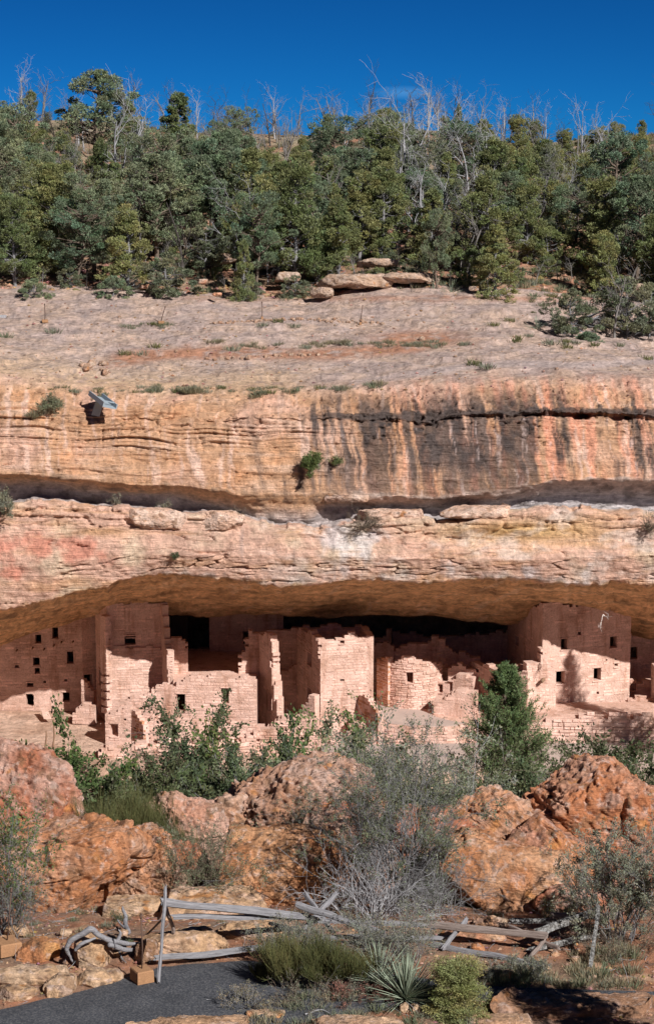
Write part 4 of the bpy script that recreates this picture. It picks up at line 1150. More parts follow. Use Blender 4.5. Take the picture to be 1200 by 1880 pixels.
boulder('pitted brown rock hidden behind the tall twiggy bush', 790, 1560, 230, 170, 42.6, 1.4, 14, n=70, lump=.2, knob=.07, tone=RD1, tone2=RD2, crack=1.0)
boulder('pinkish broken rock between the dark ridge and the bare tangle', 615, 1540, 130, 120, 43.6, 1.0, 60, n=60, lump=.2, knob=.06, tone=RD1, tone2=(.52, .34, .26), crack=1.0)
boulder('grey-pink rock in the gap behind the round dark shrub', 315, 1600, 120, 120, 43.0, 1.0, 61, n=60, lump=.2, knob=.05, tone=RD1, tone2=(.50, .32, .24), crack=1.0)
boulder('shaded rock behind the tall shrub at the right edge', 1200, 1610, 170, 110, 41.8, 1.0, 62, n=60, lump=.2, knob=.05, tone=RD1, tone2=RD2, crack=1.0)
boulder('low reddish rock under the cracked orange rock, beside the weedy shrub', 1050, 1660, 120, 50, 40.0, .7, 63, n=50, lump=.2, boxy=.6, tone=RD1, tone2=RD2)
boulder('thin layered rock shelf in the shade of the middle fence rails', 870, 1718, 150, 24, 38.4, .6, 64, detail=.3, n=50, lump=.1, boxy=.9, tone=RD1, tone2=(.5, .31, .2))

# pale slabs behind the left half of the fence and the kerb of stones along the path
boulder('long pale sandstone slab behind the fence post', 385, 1672, 240, 62, 39.6, 1.6, 14, detail=.3, n=70, boxy=.8, lump=.08, tone=PL1, tone2=(.55, .36, .25), crack=.6)
boulder('flat pale slab shaded by the lower fence rail', 350, 1738, 210, 66, 37.8, 1.2, 15, detail=.3, n=60, boxy=.8, lump=.10, tone=PL1, tone2=(.56, .37, .25), crack=.7)
boulder('pale slab under the middle of the fence', 480, 1712, 170, 44, 38.6, 1.0, 16, detail=.3, n=60, boxy=.8, lump=.10, tone=PL1, tone2=PL2, crack=.7)
boulder('thin ledge of pink rock left of the fence top', 245, 1668, 110, 34, 40.0, .9, 17, detail=.3, n=50, boxy=.8, lump=.1, tone=PL1, tone2=PL2)
boulder('orange squarish stone beside the driftwood', 74, 1749, 92, 52, 37.2, .7, 18, detail=.3, n=50, boxy=.6, lump=.12, tone=OR1, tone2=(.52, .28, .12))
boulder('pale rounded stone under the arch of the driftwood', 166, 1752, 98, 76, 37.1, .7, 19, roll=15, detail=.3, n=50, boxy=.4, lump=.14, tone=PL1, tone2=PL2)
boulder('brown stone leaning behind the marker block', 268, 1748, 46, 58, 37.1, .4, 20, detail=.3, n=40, boxy=.5, tone=(.3, .17, .1), tone2=(.4, .25, .16))
KS = [('long grey-pink kerb slab at the left edge above the path', 58, 1795, 190, 42, 36.3, 21), ('lowest pale kerb stone at the left edge of the path', 28, 1828, 90, 34, 35.5, 22), ('rounded pale kerb stone left of the crack', 108, 1808, 70, 44, 36.0, 23),
      ('pale kerb stone shaped like a loaf, fourth from the right end', 105, 1822, 60, 30, 35.8, 24), ('tall pale kerb stone with a vertical dark joint', 104, 1790, 60, 30, 36.5, 25), ('smooth pale kerb stone next to last on the right', 172, 1798, 88, 40, 36.25, 26),
      ('small pale kerb stone at the right end of the kerb', 203, 1795, 50, 28, 36.3, 27), ('small orange wedge stone set low in the kerb', 45, 1829, 36, 18, 35.3, 28)]
for lab, x, y, w, h, Y, sd in KS:
    boulder(lab, x, y, w, h, Y, .5, sd, n=36, detail=.25, boxy=.65, lump=.12, name='kerb_stone', cat='stone', group='kerb stones along the left of the path', tone=OR1 if 'orange' in lab else PL1, tone2=PL2, crack=.4)
boulder('pale flat block stone at the left edge behind the thin rod', 8, 1738, 50, 36, 37.8, .5, 29, n=36, boxy=.9, lump=.05, tone=PL1, tone2=(.5, .3, .18), name='stone', cat='stone')
for k, (lab, x, y, w, h, Y) in enumerate([
    ('small white stone right of the lower right rail', 1003, 1778, 20, 12, 36.6), ('small pinkish flat rock in the grass below the right rails', 930, 1793, 40, 22, 36.2),
    ('rounded orange rock between the right fence rails', 877, 1742, 28, 20, 37.6), ('brown stone at the foot of the lichened fence post', 1082, 1784, 30, 14, 36.4),
    ('smaller stone below the stone at the foot of the lichened post', 1086, 1795, 20, 12, 36.2), ('orange rock ledge above the right fence rails', 900, 1698, 70, 24, 39.0),
    ('upright buff stone left of a pair below the spiky yucca', 743, 1851, 20, 22, 34.6), ('upright buff stone right of a pair below the spiky yucca', 762, 1852, 18, 20, 34.6),
    ('buff stone at the bottom edge under the broom shrubs', 620, 1873, 34, 18, 34.0), ('small rock at the left end of the lower right ledge', 500, 1866, 70, 14, 34.2),
    ('flat buff rock beside the path end, under the yellow-flowered plant', 470, 1864, 60, 16, 34.25), ('small tan rock on the slope right of the rails', 985, 1762, 24, 18, 37.0),
    ('tan rock beside the lichened post in the red gravel', 1055, 1763, 22, 14, 37.0), ('reddish cobble in the red gravel below the right rails', 1018, 1752, 18, 12, 37.2),
    ('small buff stone just below the marker rod', 215, 1752, 24, 16, 37.8), ('small round rock right of the driftwood root', 228, 1714, 18, 16, 38.2),
    ('flat buff stone left of the small green sprout', 120, 1712, 26, 12, 38.8), ('small flat pale slab left of the driftwood arch', 32, 1708, 60, 18, 38.9)]):
    boulder(lab, x, y, w, h, Y, None, 200 + k, n=24, boxy=.5, lump=.2, name='rock', cat='rock', tone=OR1 if 'orange' in lab or 'red' in lab else PL1, tone2=PL2)
# ledges at the lower right and bottom edge
boulder('long flat sandstone ledge along the bottom right of the path', 1080, 1852, 440, 36, 34.3, 1.0, 40, detail=.3, n=90, boxy=.9, lump=.05, tone=(.30, .165, .10), tone2=(.36, .215, .145), name='rock_ledge', cat='rock ledge', dip=0)
boulder('flat buff rock in front of the long ledge, bottom right', 940, 1885, 180, 34, 33.6, .7, 41, detail=.3, n=60, boxy=.8, lump=.08, tone=(.48, .29, .18), tone2=(.5, .34, .24), name='rock_ledge', cat='rock ledge')
boulder('flat rock ledge at the bottom edge below the path', 350, 1888, 300, 30, 33.7, .7, 42, detail=.3, n=60, boxy=.8, lump=.08, tone=(.46, .28, .17), tone2=(.5, .33, .22), name='rock_ledge', cat='rock ledge')
boulder('small ledge at the bottom edge under the shrubs', 640, 1890, 230, 36, 33.8, .7, 43, detail=.3, n=60, boxy=.8, lump=.1, tone=(.46, .26, .16), tone2=(.5, .33, .22), name='rock_ledge', cat='rock ledge')

# gravel and chips
def chips(name, n, sampler, size, seed, label, mat, zf):
    rg = np.random.default_rng(seed)
    X, Y = sampler(rg, n)
    S = size[0] + (size[1] - size[0]) * rg.random(len(X)) ** 3
    b = np.array([(1, 0, 0), (0, 1, 0), (-1, 0, 0), (0, -1, 0), (0, 0, .6), (0, 0, -.6)], float)
    t = np.array([(0, 1, 4), (1, 2, 4), (2, 3, 4), (3, 0, 4), (1, 0, 5), (2, 1, 5), (3, 2, 5), (0, 3, 5)])
    V = b[None] * S[:, None, None] * rg.uniform(.6, 1.3, (len(X), 1, 3)) * rg.uniform(.8, 1.2, (len(X), 6, 1))
    a = rg.uniform(0, 6.28, len(X)); ca, sa = np.cos(a), np.sin(a)
    vx = V[..., 0] * ca[:, None] - V[..., 1] * sa[:, None]; vy = V[..., 0] * sa[:, None] + V[..., 1] * ca[:, None]
    V = np.stack([vx + X[:, None], vy + Y[:, None], V[..., 2] + zf(X, Y)[:, None] + .2 * S[:, None]], -1)
    T = (t[None] + (np.arange(len(X)) * 6)[:, None, None]).reshape(-1, 3)
    c0 = np.array([.31, .18, .12]); c = c0 * rg.uniform(.55, 1.35, (len(X), 1)) * np.array([1, 1, 1]) + rg.normal(0, .02, (len(X), 3))
    c = np.repeat(c[:, None], 6, 1).reshape(-1, 3).clip(.05, .8)
    link(name, mesh_np(name, V.reshape(-1, 3), T, False, [mat], c), label=label, kind='stuff')
M_CHIP = rock_mat('stone_chips', attr=True, speck=.2, scale=3, bump=0, strata=.0)
def samp_fore(rg, n):
    X = rg.uniform(-7, 7, n); Y = rg.uniform(33, 46, n) 
    far, near = road_mask(X, Y)
    ok = ~((Y < far + .02) & (Y > near - .02))
    ok &= perlin(np.stack([X * .9, Y * .9, 0 * X], -1)) > -.15 + .5 * rg.random(n) - .3
    return X[ok], Y[ok]
chips('gravel', 15000, samp_fore, (.008, .05), 5, 'stone chips and gravel scattered over the foreground soil', M_CHIP, fore_z)
def samp_slick(rg, n):
    px = rg.uniform(-20, 1220, n); py = rg.uniform(540, 735, n)
    P = np.array([on_cliff(a, b, 'back', 'edge')[:] for a, b in zip(px, py)]); samp_slick.z = P[:, 2]
    return P[:, 0], P[:, 1]
chips('slickrock_chips', 1500, samp_slick, (.02, .10), 8, 'small stone chips lying on the bare slickrock', M_CHIP, lambda X, Y: samp_slick.z)
def samp_hill(rg, n):
    X = rg.uniform(-20, 20, n); Y = 121 + 30 * rg.random(n) ** 2
    return X, Y
chips('loose_stones', 5000, samp_hill, (.04, .28), 6, 'loose stones scattered on the wooded slope', M_CHIP, hill_z)

# rocks and shelves on the slickrock edge
def on_hill(px, Y):
    x = (px - 600) / F * Y
    return Vector((x, Y, float(hill_z(x, Y))))
for k, (lab, x, y, w, h, Y) in enumerate([
    ('long buff rock shelf at the wood edge, its end broken off square', 650, 508, 150, 30, 120.5), ('rock shelf right of the broken-off shelf, under the young pine', 750, 505, 110, 22, 120.8),
    ('pale rounded rock left of the long rock shelf', 590, 531, 44, 24, 119.5), ('small orange rock at the left part of the wood edge', 372, 514, 22, 12, 120.5),
    ('white flat rock left of the small orange rock at the wood edge', 268, 524, 30, 9, 119.8), ('orange rock lying in the red gully at the wood edge', 398, 538, 18, 9, 118.5),
    ('buff rock at the foot of the bright round juniper', 870, 527, 20, 10, 119.5), ('white round rock at right, beside the thin bare tree', 1148, 540, 26, 12, 118),
    ('pale rock right of the round rock, at the right edge', 1170, 524, 50, 16, 119.5), ('pink rock outcrop between trees left of the long shelf', 530, 503, 54, 22, 122.5),
    ('pale rock outcrop showing between the left trees', 300, 425, 60, 18, 131), ('buff outcrop right of the outcrop between the left trees', 415, 470, 50, 22, 127),
    ('pinkish ledge rock above the long rock shelf', 690, 478, 80, 18, 123), ('buff ledge rock beside the ledge rock above the shelf', 620, 470, 50, 16, 124.5)]):
    boulder(lab, x, y, w, h, Y, None, 300 + k, n=36, boxy=.85, detail=.5, lump=.12, name='rock', cat='rock', tone=(.5, .24, .14) if 'orange' in lab else (.40, .27, .19), tone2=(.45, .34, .27))
for k, (lab, x, y, w, h, Y) in enumerate([('thin pale slab jutting in the recess near the centre', 640, 914, 110, 12, 98.0), ('pale flat slab lying on the ledge right of the centre recess', 722, 948, 140, 22, 97.4),
    ('jointed ledge block right of a dark vertical crack, left of centre', 405, 955, 92, 34, 96.9), ('long jointed ledge block left of a dark vertical crack', 290, 952, 140, 36, 96.9), ('thin layered slab stack at the top of the lower cliff, right half', 890, 940, 170, 20, 97.3)]):
    boulder(lab, x, y, w, h, Y, 1.6, 500 + k, n=44, boxy=1.0, detail=.5, lump=.04, name='rock_slab', cat='rock slab', tone=(.58, .37, .27), tone2=(.64, .47, .38), crack=.3)
# short row of stones along the red soil (left end and the dotted line)
rg = np.random.default_rng(77)
SM = [rock_mesh('stone', (1, .8, .6), n=10, seed=400 + k, tone=(.46, .27, .18), tone2=(.55, .42, .32)) for k in range(5)]
def small_stones(pts, label, group, size=(.1, .25), lo='back', hi='edge'):
    for (x, y) in pts:
        p = on_cliff(x, y, lo, hi)
        s = rg.uniform(*size)
        o = link('stone', SM[int(rg.integers(5))], None, p + Vector((0, 0, s * .15)), label, 'stone', group)
        o.scale = (s, s, s * rg.uniform(.8, 1.2)); o.rotation_euler = (0, 0, rg.uniform(0, 6.28))
small_stones([(rg.uniform(150, 200), rg.uniform(668, 686)) for _ in range(14)], 'rounded reddish stone in the heap at the left end of the red soil', 'stones heaped at the left end of the red soil', (.2, .5))
small_stones([(x + rg.uniform(-5, 5), 661 - (x - 380) * .05 + rg.uniform(-2, 2)) for x in np.arange(385, 590, 11)], 'small buff stone in the dotted row below the red soil', 'row of stones below the red soil', (.14, .32))
small_stones([(x + rg.uniform(-3, 3), 596 - 8 * math.sin((x - 380) / 330 * 3.14) + rg.uniform(-1.5, 1.5)) for x in np.arange(385, 705, 6)], 'small buff stone in the thin line across the slickrock', 'line of stones across the slickrock', (.12, .3))
small_stones([(rg.uniform(150, 1190), rg.uniform(560, 735)) for _ in range(34)], 'loose stone lying on the bare slickrock', 'loose stones on the slickrock', (.06, .2))
small_stones([(773, 623)], 'larger pale stone on the round red soil patch', None, (.3, .35))
# ============================================================ VEGETATION
def leaf_mat(name, c1, c2, transl=.25, rnd=.25):
    m, n, l, p = new_mat(name)
    oi = n.new('ShaderNodeObjectInfo'); at_ = n.new('ShaderNodeAttribute'); at_.attribute_name = 'tint'
    base = mixc(n, l, c1, c2, oi.outputs['Random'])
    c = mixc(n, l, base, at_.outputs['Color'], 1.0, 'MULTIPLY')
    l.new(c, p.inputs['Base Color'])
    p.inputs['Roughness'].default_value = .6; p.inputs['Specular IOR Level'].default_value = .25
    tr = n.new('ShaderNodeBsdfTranslucent'); l.new(c, tr.inputs['Color'])
    mx = n.new('ShaderNodeMixShader'); mx.inputs[0].default_value = transl
    l.new(p.outputs[0], mx.inputs[1]); l.new(tr.outputs[0], mx.inputs[2])
    l.new(mx.outputs[0], n['Material Output'].inputs['Surface'])
    return m
def bark_mat(name, col, var=.3):
    m, n, l, p = new_mat(name)
    tc = n.new('ShaderNodeTexCoord'); mp = n.new('ShaderNodeMapping'); mp.inputs['Scale'].default_value = (9, 9, 1.5)
    l.new(tc.outputs['Object'], mp.inputs[0])
    a = N(n, 'ShaderNodeTexNoise', Scale=2.0, Detail=5.0, Roughness=.7); l.new(mp.outputs[0], a.inputs['Vector'])
    r = ramp(n, [(.3, (1 - var,) * 3), (.7, (1 + var,) * 3)]); l.new(a.outputs[0], r.inputs[0])
    l.new(mixc(n, l, col, r.outputs[0], 1.0, 'MULTIPLY'), p.inputs['Base Color'])
    p.inputs['Roughness'].default_value = .9; p.inputs['Specular IOR Level'].default_value = .15
    return m
LM_JUN = leaf_mat('juniper_foliage', (.145, .18, .075), (.25, .26, .105))
LM_PIN = leaf_mat('pinyon_foliage', (.135, .19, .115), (.21, .245, .14))
LM_OAK = leaf_mat('oak_leaves', (.085, .115, .055), (.12, .14, .068), .35)
LM_OAKG = leaf_mat('bright_oak_leaves', (.10, .15, .05), (.13, .175, .06), .35)
LM_GREY = leaf_mat('grey_green_leaves', (.15, .175, .105), (.19, .21, .13), .3)
LM_SAGE = leaf_mat('sage_leaves', (.20, .215, .155), (.25, .26, .19), .3)
LM_EPH = leaf_mat('broom_stems', (.105, .115, .045), (.15, .15, .06), .2)
LM_FIR = leaf_mat('fir_needles', (.125, .185, .075), (.15, .21, .085), .2)
LM_YUC = leaf_mat('yucca_leaves', (.25, .30, .22), (.31, .36, .27), .1)
LM_DRY = leaf_mat('dry_grass', (.27, .24, .155), (.21, .20, .125), .3)
LM_RED = leaf_mat('dry_red_flowers', (.26, .13, .10), (.22, .12, .09), .3)
BK_GREY = bark_mat('grey_bark', (.19, .185, .19))
BK_BROWN = bark_mat('brown_bark', (.15, .115, .09))
BK_DEAD = bark_mat('bleached_wood', (.33, .325, .34))
BK_CHAR = bark_mat('charred_wood', (.07, .06, .055))
BK_MID = bark_mat('weathered_dead_wood', (.20, .185, .175))

def nrm(a): return a / (np.linalg.norm(a, axis=-1, keepdims=True) + 1e-9)

def tubes(acc, P, R, sides=3, c=None):
    """many tubes at once. P (n,k,3), R (n,k)"""
    n, k, _ = P.shape
    if n == 0: return
    T = np.gradient(P, axis=1); T = nrm(T)
    ref = np.where(np.abs(T[:, :1, 2:3]) < .9, np.array([0, 0, 1.]), np.array([1., 0, 0]))
    A = nrm(np.cross(T, ref)); B = np.cross(T, A)
    a = np.arange(sides) * 2 * math.pi / sides
    V = P[:, :, None] + R[:, :, None, None] * (np.cos(a)[:, None] * A[:, :, None] + np.sin(a)[:, None] * B[:, :, None])
    i = np.arange(k - 1)[:, None] * sides; s = np.arange(sides)[None]; s2 = (s + 1) % sides
    q = np.stack([i + s, i + s2, i + sides + s2, i + sides + s], -1).reshape(-1, 4)
    Q = (q[None] + (np.arange(n) * k * sides)[:, None, None]).reshape(-1, 4)
    acc.add(V.reshape(-1, 3), Q, c=c)

def branches(rg, P0, D, Ln, R, k=5, wander=.25, up=.0, taper=.35):
    """grow n wandering branches: returns points (n,k,3), radii (n,k)"""
    n = len(P0); P = np.zeros((n, k, 3)); P[:, 0] = P0; d = nrm(D)
    for i in range(1, k):
        d = nrm(d + rg.normal(0, wander, (n, 3)) + np.array([0, 0, up]))
        P[:, i] = P[:, i - 1] + d * (Ln / (k - 1))[:, None]
    t = np.linspace(0, 1, k)
    return P, R[:, None] * (1 - (1 - taper) * t)[None]

def spawn(rg, P, R, m, spread, lf, rf, tmin=.3, Ln=None, upb=0.0):
    """m children on each branch"""
    n, k, _ = P.shape
    t = rg.uniform(tmin, 1, (n, m)) * (k - 1)
    i = np.minimum(t.astype(int), k - 2); f = (t - i)[..., None]
    b = np.arange(n)[:, None]
    p = P[b, i] * (1 - f) + P[b, i + 1] * f
    d = nrm(P[b, i + 1] - P[b, i]) + rg.normal(0, spread, (n, m, 3)) + np.array([0, 0, upb])
    r = R[b, i] * rf
    L_ = (Ln[:, None] * lf * rg.uniform(.6, 1.3, (n, m)))
    return p.reshape(-1, 3), nrm(d.reshape(-1, 3)), L_.reshape(-1), r.reshape(-1)

def leaves(acc, rg, C, size, aspect=.5, dirs=None, up=.3, tint=None, tri=False):
    """one small diamond-shaped leaf at each point"""
    n = len(C)
    if n == 0: return
    d = rg.normal(0, 1, (n, 3)) if dirs is None else dirs + rg.normal(0, .45, (n, 3))
    d = nrm(d)
    u = nrm(np.cross(d, rg.normal(0, 1, (n, 3)) + np.array([0, 0, up])))
    s = size * rg.uniform(.6, 1.35, (n, 1))
    a = C - d * s * .5; b = C + d * s * .5
    l_ = C + u * s * aspect * .5; r_ = C - u * s * aspect * .5
    c = None if tint is None else np.repeat(tint, 3 if tri else 4, 0)
    if tri:
        acc.add(np.stack([a, b, l_ * 2 - C], 1).reshape(-1, 3), t=np.arange(3 * n).reshape(-1, 3), c=c)
    else:
        acc.add(np.stack([a, l_, b, r_], 1).reshape(-1, 3), q=np.arange(4 * n).reshape(-1, 4), c=c)

def tints(rg, n, v=.22, h=.08):
    k = rg.uniform(1 - v, 1 + v, (n, 1))
    return np.concatenate([k * rg.uniform(1 - h, 1 + h * 1.6, (n, 1)), k, k * rg.uniform(1 - h, 1 + h, (n, 1))], 1)

def make_tree(kind, seed, H, W, low=.12, npuff=62, per=120, leaf=.095, lm=None, bark=None, lean=0.1, bare=0.0, top=.75):
    """pinyon or juniper: returns (trunk mesh, crown mesh)"""
    rg = np.random.default_rng(seed); npuff = int(npuff * 1.3)
    # trunk
    nT = 7; tp = np.zeros((nT, 3)); h = np.linspace(0, H * .86, nT)
    tp[:, 2] = h; tp[1:, :2] = np.cumsum(rg.normal(0, lean * H / nT, (nT - 1, 2)), 0)
    R0 = .045 * H ** .75 * .8
    tr = R0 * (1 - .8 * np.linspace(0, 1, nT))
    acc = Acc(); tubes(acc, tp[None], tr[None], 7)
    # puffs in the crown envelope
    pts = []
    while len(pts) < npuff:
        t = rg.random() ** .85
        z = low + (1 - low) * t
        if kind == 'cone': rr = (1 - t) ** .75 * .95 + .08
        elif kind == 'round': rr = math.sqrt(max(0, 1 - (1.75 * t - .75) ** 2)) if t > .43 else .8 + .2 * t / .43
        elif kind == 'flat': rr = .55 + .45 * math.sin(min(1, t * 1.1) * math.pi * .75)
        else: rr = (1.05 - .72 * t) * (.72 + .28 * math.sin(11 * t + seed))
        a = rg.uniform(0, 2 * math.pi); q = rr * math.sqrt(rg.uniform(.12, 1))
        lob = 1 + .28 * math.sin(a * 3 + seed * 1.7) * math.cos(z * 7 + seed)
        c = np.interp(z * H, h, tp[:, 0]), np.interp(z * H, h, tp[:, 1])
        pts.append((c[0] + math.cos(a) * q * W / 2 * lob, c[1] + math.sin(a) * q * W / 2 * lob, z * H * .97))
    C = np.array(pts)
    # limbs to the puffs
    hz = C[:, 2] - .25 * np.hypot(C[:, 0], C[:, 1]) - rg.uniform(.0, .1, npuff) * H
    hz = hz.clip(H * .04, H * .82)
    S = np.stack([np.interp(hz, h, tp[:, 0]), np.interp(hz, h, tp[:, 1]), hz], -1)
    f = np.linspace(0, 1, 5)[None, :, None]
    P = S[:, None] * (1 - f) + C[:, None] * f + rg.normal(0, .06, (npuff, 5, 3)) * np.sin(f * math.pi) * 1.2
    P[:, :, 2] -= .1 * np.sin(f[..., 0] * math.pi) * np.linalg.norm(C - S, axis=1)[:, None] * .5
    R = (R0 * .30) * (1 - .75 * np.linspace(0, 1, 5))[None] * rg.uniform(.6, 1.2, (npuff, 1))
    tubes(acc, P, R, 4)
    p, d, l_, r_ = spawn(rg, P, R, 2, .7, .35, .6, .2, np.linalg.norm(C - S, axis=1))
    Pb, Rb = branches(rg, p, d, l_ + .15, r_, 3, .3)
    tubes(acc, Pb, Rb, 3)
    # foliage
    fa = Acc()
    keep = rg.random(npuff) > bare
    for i in np.nonzero(keep)[0]:
        pr = rg.uniform(.27, .56) * (H / 5.5) ** .5 * (1.0 if kind != 'cone' else (1.15 - .55 * C[i, 2] / H))
        n = int(per * 2.2 * rg.uniform(.7, 1.3))
        dd = nrm(rg.normal(0, 1, (n, 3))); rad = rg.uniform(.25, 1, (n, 1)) ** .45
        sc = np.array([1.0, 1.0, .72]) * rg.uniform(.8, 1.2, 3)
        # each puff is made of little sprays
        spray = nrm(rg.normal(0, 1, (max(6, n // 14), 3)))
        which = rg.integers(len(spray), size=n)
        q = nrm(dd * .42 + spray[which]) * rad
        pos = C[i] + q * pr * sc
        tn = tints(rg, 1, .20, .10) * np.ones((n, 1)) * (1 + rg.normal(0, .13, (n, 1)))
        leaves(fa, rg, pos, leaf * 1.25, .38, dirs=q + np.array([0, 0, .35]), tint=tn, tri=True)
    return acc.mesh('trunk', [bark or BK_GREY]), fa.mesh('crown', [lm or LM_JUN], smooth=False)

def plant(name, label, cat, group, parts, loc, rz=0, s=(1, 1, 1), rx=0, ry=0):
    """a thing: an Empty at its foot with its parts"""
    e = link(name, None, None, loc, label, cat, group)
    e.empty_display_size = .2
    e.rotation_euler = (rx, ry, rz); e.scale = s
    for nm, me in parts:
        link(nm, me, e)
    return e

# ---- prototypes (meshes shared between copies)
TREES = {'jun': [], 'pin': [], 'cone': [], 'bush': []}
for k in range(5):
    TREES['jun'].append((5.6, 4.1, make_tree('irregular', 500 + k, 5.6, 4.1, .13, 66, 120, .10, LM_JUN, BK_GREY, .10)))
for k in range(5):
    TREES['pin'].append((6.0, 4.2, make_tree('flat' if k % 2 else 'round', 520 + k, 6.0, 4.2, .25, 56, 125, .10, LM_PIN, BK_BROWN, .12)))
for k in range(3):
    TREES['cone'].append((5.2, 3.0, make_tree('cone', 540 + k, 5.2, 3.0, .05, 75, 120, .09, LM_JUN, BK_GREY, .04)))
for k in range(3):
    TREES['bush'].append((2.4, 2.6, make_tree('round', 560 + k, 2.4, 2.6, .10, 34, 120, .085, (LM_JUN, LM_GREY, LM_PIN)[k], BK_GREY, .12)))
TREES['sparse'] = [(5.4, 3.4, make_tree('irregular', 580 + k, 5.4, 3.4, .2, 50, 60, .09, LM_GREY, BK_GREY, .14, bare=.3)) for k in range(2)]

def snag_mesh(seed, H, spread=.55, n1=9, bark=None, fine=True, thick=1.0):
    rg = np.random.default_rng(seed)
    acc = Acc()
    nst = int(rg.integers(1, 3))
    P, R = branches(rg, np.zeros((nst, 3)) + rg.normal(0, .05, (nst, 3)) * [1, 1, 0], np.array([[rg.normal(0, .15), rg.normal(0, .15), 1]] * nst) + rg.normal(0, .22, (nst, 3)) * [1, 1, 0] * (nst > 1), np.full(nst, H), np.full(nst, .022 * H * thick), 8, .09, .05, .2)
    tubes(acc, P, R, 6)
    p, d, l_, r_ = spawn(rg, P, R, n1, spread, .36, .55, .22, np.full(nst, H), .25)
    P2, R2 = branches(rg, p, d, l_, r_, 6, .22, .08, .25)
    tubes(acc, P2, R2, 4)
    p, d, l_, r_ = spawn(rg, P2, R2, 4, .6, .5, .6, .2, l_, .15)
    P3, R3 = branches(rg, p, d, l_, np.maximum(r_, .008), 4, .25, .05, .3)
    tubes(acc, P3, R3, 3)
    if fine:
        p, d, l_, r_ = spawn(rg, P3, R3, 3, .6, .55, .7, .2, l_, .1)
        P4, R4 = branches(rg, p, d, l_, np.maximum(r_, .006), 3, .25, .05, .5)
        tubes(acc, P4, R4, 3)
    return acc.mesh('snag', [bark or BK_MID])
SNAGS = [snag_mesh(600 + k, 4.0, .6, 8, (BK_MID, BK_CHAR, BK_MID, BK_DEAD)[k % 4]) for k in range(8)]

def zone_words(px):
    return ['at the left edge', 'far left', 'at the left', 'left of centre', 'near the centre', 'just right of centre', 'right of centre', 'at the right', 'far right', 'at the right edge'][int(np.clip(px / 1200 * 10, 0, 9))]
def row_words(Y):
    return ['at the wood front', 'behind the wood front', 'low on the slope', 'midway up the slope', 'high on the slope', 'near the ridge', 'on the ridge'][int(np.clip((Y - 119) / 7.2, 0, 6))]
_USED = {}
def uniq(make, *adjs):
    for a in adjs:
        l = make(a)
        if l not in _USED: break
    _USED[l] = 1
    return l

def hill_tree(kind, px, Y, H, label=None, var=None, rz=None, wide=1.0, group='pinyons and junipers of the slope wood', name=None):
    rgk = random.Random(int(px * 31 + Y * 977))
    L_ = TREES[kind]; v = L_[var if var is not None else rgk.randrange(len(L_))]
    s = H / v[0]
    loc = on_hill(px, Y); loc.z -= .08
    nm = name or {'jun': 'juniper_tree', 'cone': 'juniper_tree', 'pin': 'pinyon_pine', 'bush': 'juniper_bush', 'sparse': 'thin_tree'}[kind]
    if label is None:
        what = {'jun': 'olive juniper with ragged crown', 'cone': 'dense tapering juniper', 'pin': 'dark green pinyon with rounded crown', 'bush': 'bushy evergreen', 'sparse': 'thin half-bare tree'}[kind]
        size = 'tall' if H > 5.2 else 'small' if H < 4.2 else 'middle-sized'
        label = uniq(lambda a: f'{a}{what} {row_words(Y)}, {zone_words(px)}', '', size + ' ', 'wide ' if wide > 1 else 'narrow ', f'{size} {"wide" if wide > 1 else "narrow"} ')
    return plant(nm, label, 'bush' if kind == 'bush' else 'tree', group, [('trunk', v[2][0]), ('crown', v[2][1])], loc, rgk.uniform(0, 6.28) if rz is None else rz, (s * wide, s * wide, s))

taken = []
def put(kind, px, Y, H, label, **kw):
    taken.append((px, Y)); return hill_tree(kind, px, Y, H, label, **kw)
# the individually recognisable ones
put('pin', 178, 150, 7.6, 'tallest broad dark tree rising above the skyline at the left', wide=1.15, var=0)
put('cone', 330, 150, 6.6, 'dense pointed juniper standing up to the skyline left of centre', wide=1.05)
put('cone', 245, 158, 4.6, 'smaller rounded juniper behind and right of the tallest left tree')
put('cone', 838, 166, 3.6, 'small dark pointed fir on the skyline right of centre', wide=.55)
put('cone', 885, 152, 5.0, 'rounded olive juniper just below the skyline right of centre', wide=1.1)
put('jun', 890, 138, 5.6, 'dark green bushy juniper among grey dead branches, right of centre')
put('cone', 908, 119.5, 4.4, 'bright yellow-green round juniper at the front edge of the wood, right of centre', wide=1.12)
put('pin', 803, 120.5, 4.6, 'young slender pine at the wood edge above the rock shelves', wide=.6)
put('cone', 448, 120, 3.8, 'small yellow-green juniper in the red gully at the wood edge', wide=.7)
put('jun', 545, 124, 7.0, 'tall dark juniper with a visible grey trunk in the centre front of the wood', wide=.9)
put('jun', 30, 122, 5.0, 'grey-green juniper at the left edge of the picture, front of the wood')
put('jun', 90, 125, 6.2, 'broad juniper with trunk shadows in the left front of the wood', wide=1.1)
put('pin', 175, 124, 6.0, 'blue-green pinyon with leaning dark trunk at the left front of the wood')
put('jun', 235, 121, 4.8, 'wide grey-green juniper with bare lower branches at the wood edge', wide=1.15)
put('bush', 312, 120.5, 2.6, 'rounded grey-green juniper bush at the wood edge left of the gully', wide=1.2)
put('bush', 66, 118.8, 1.7, 'small bright juniper bush at the left corner of the wood edge')
put('bush', 205, 119, 1.8, 'low spreading juniper bush on the edge of the slickrock')
put('bush', 375, 127, 2.7, 'round bush behind the dead trunk, left of centre')
put('pin', 395, 133, 7.0, 'big dark pinyon behind the dead trunk left of centre')
put('jun', 460, 131, 6.4, 'dark juniper with a white forked dead branch, left of centre')
put('jun', 620, 124, 4.9, 'bright olive juniper leaning over the pale rocks near centre', wide=1.0)
put('jun', 658, 128, 5.4, 'juniper with dark leaning trunks right of the pale rocks')
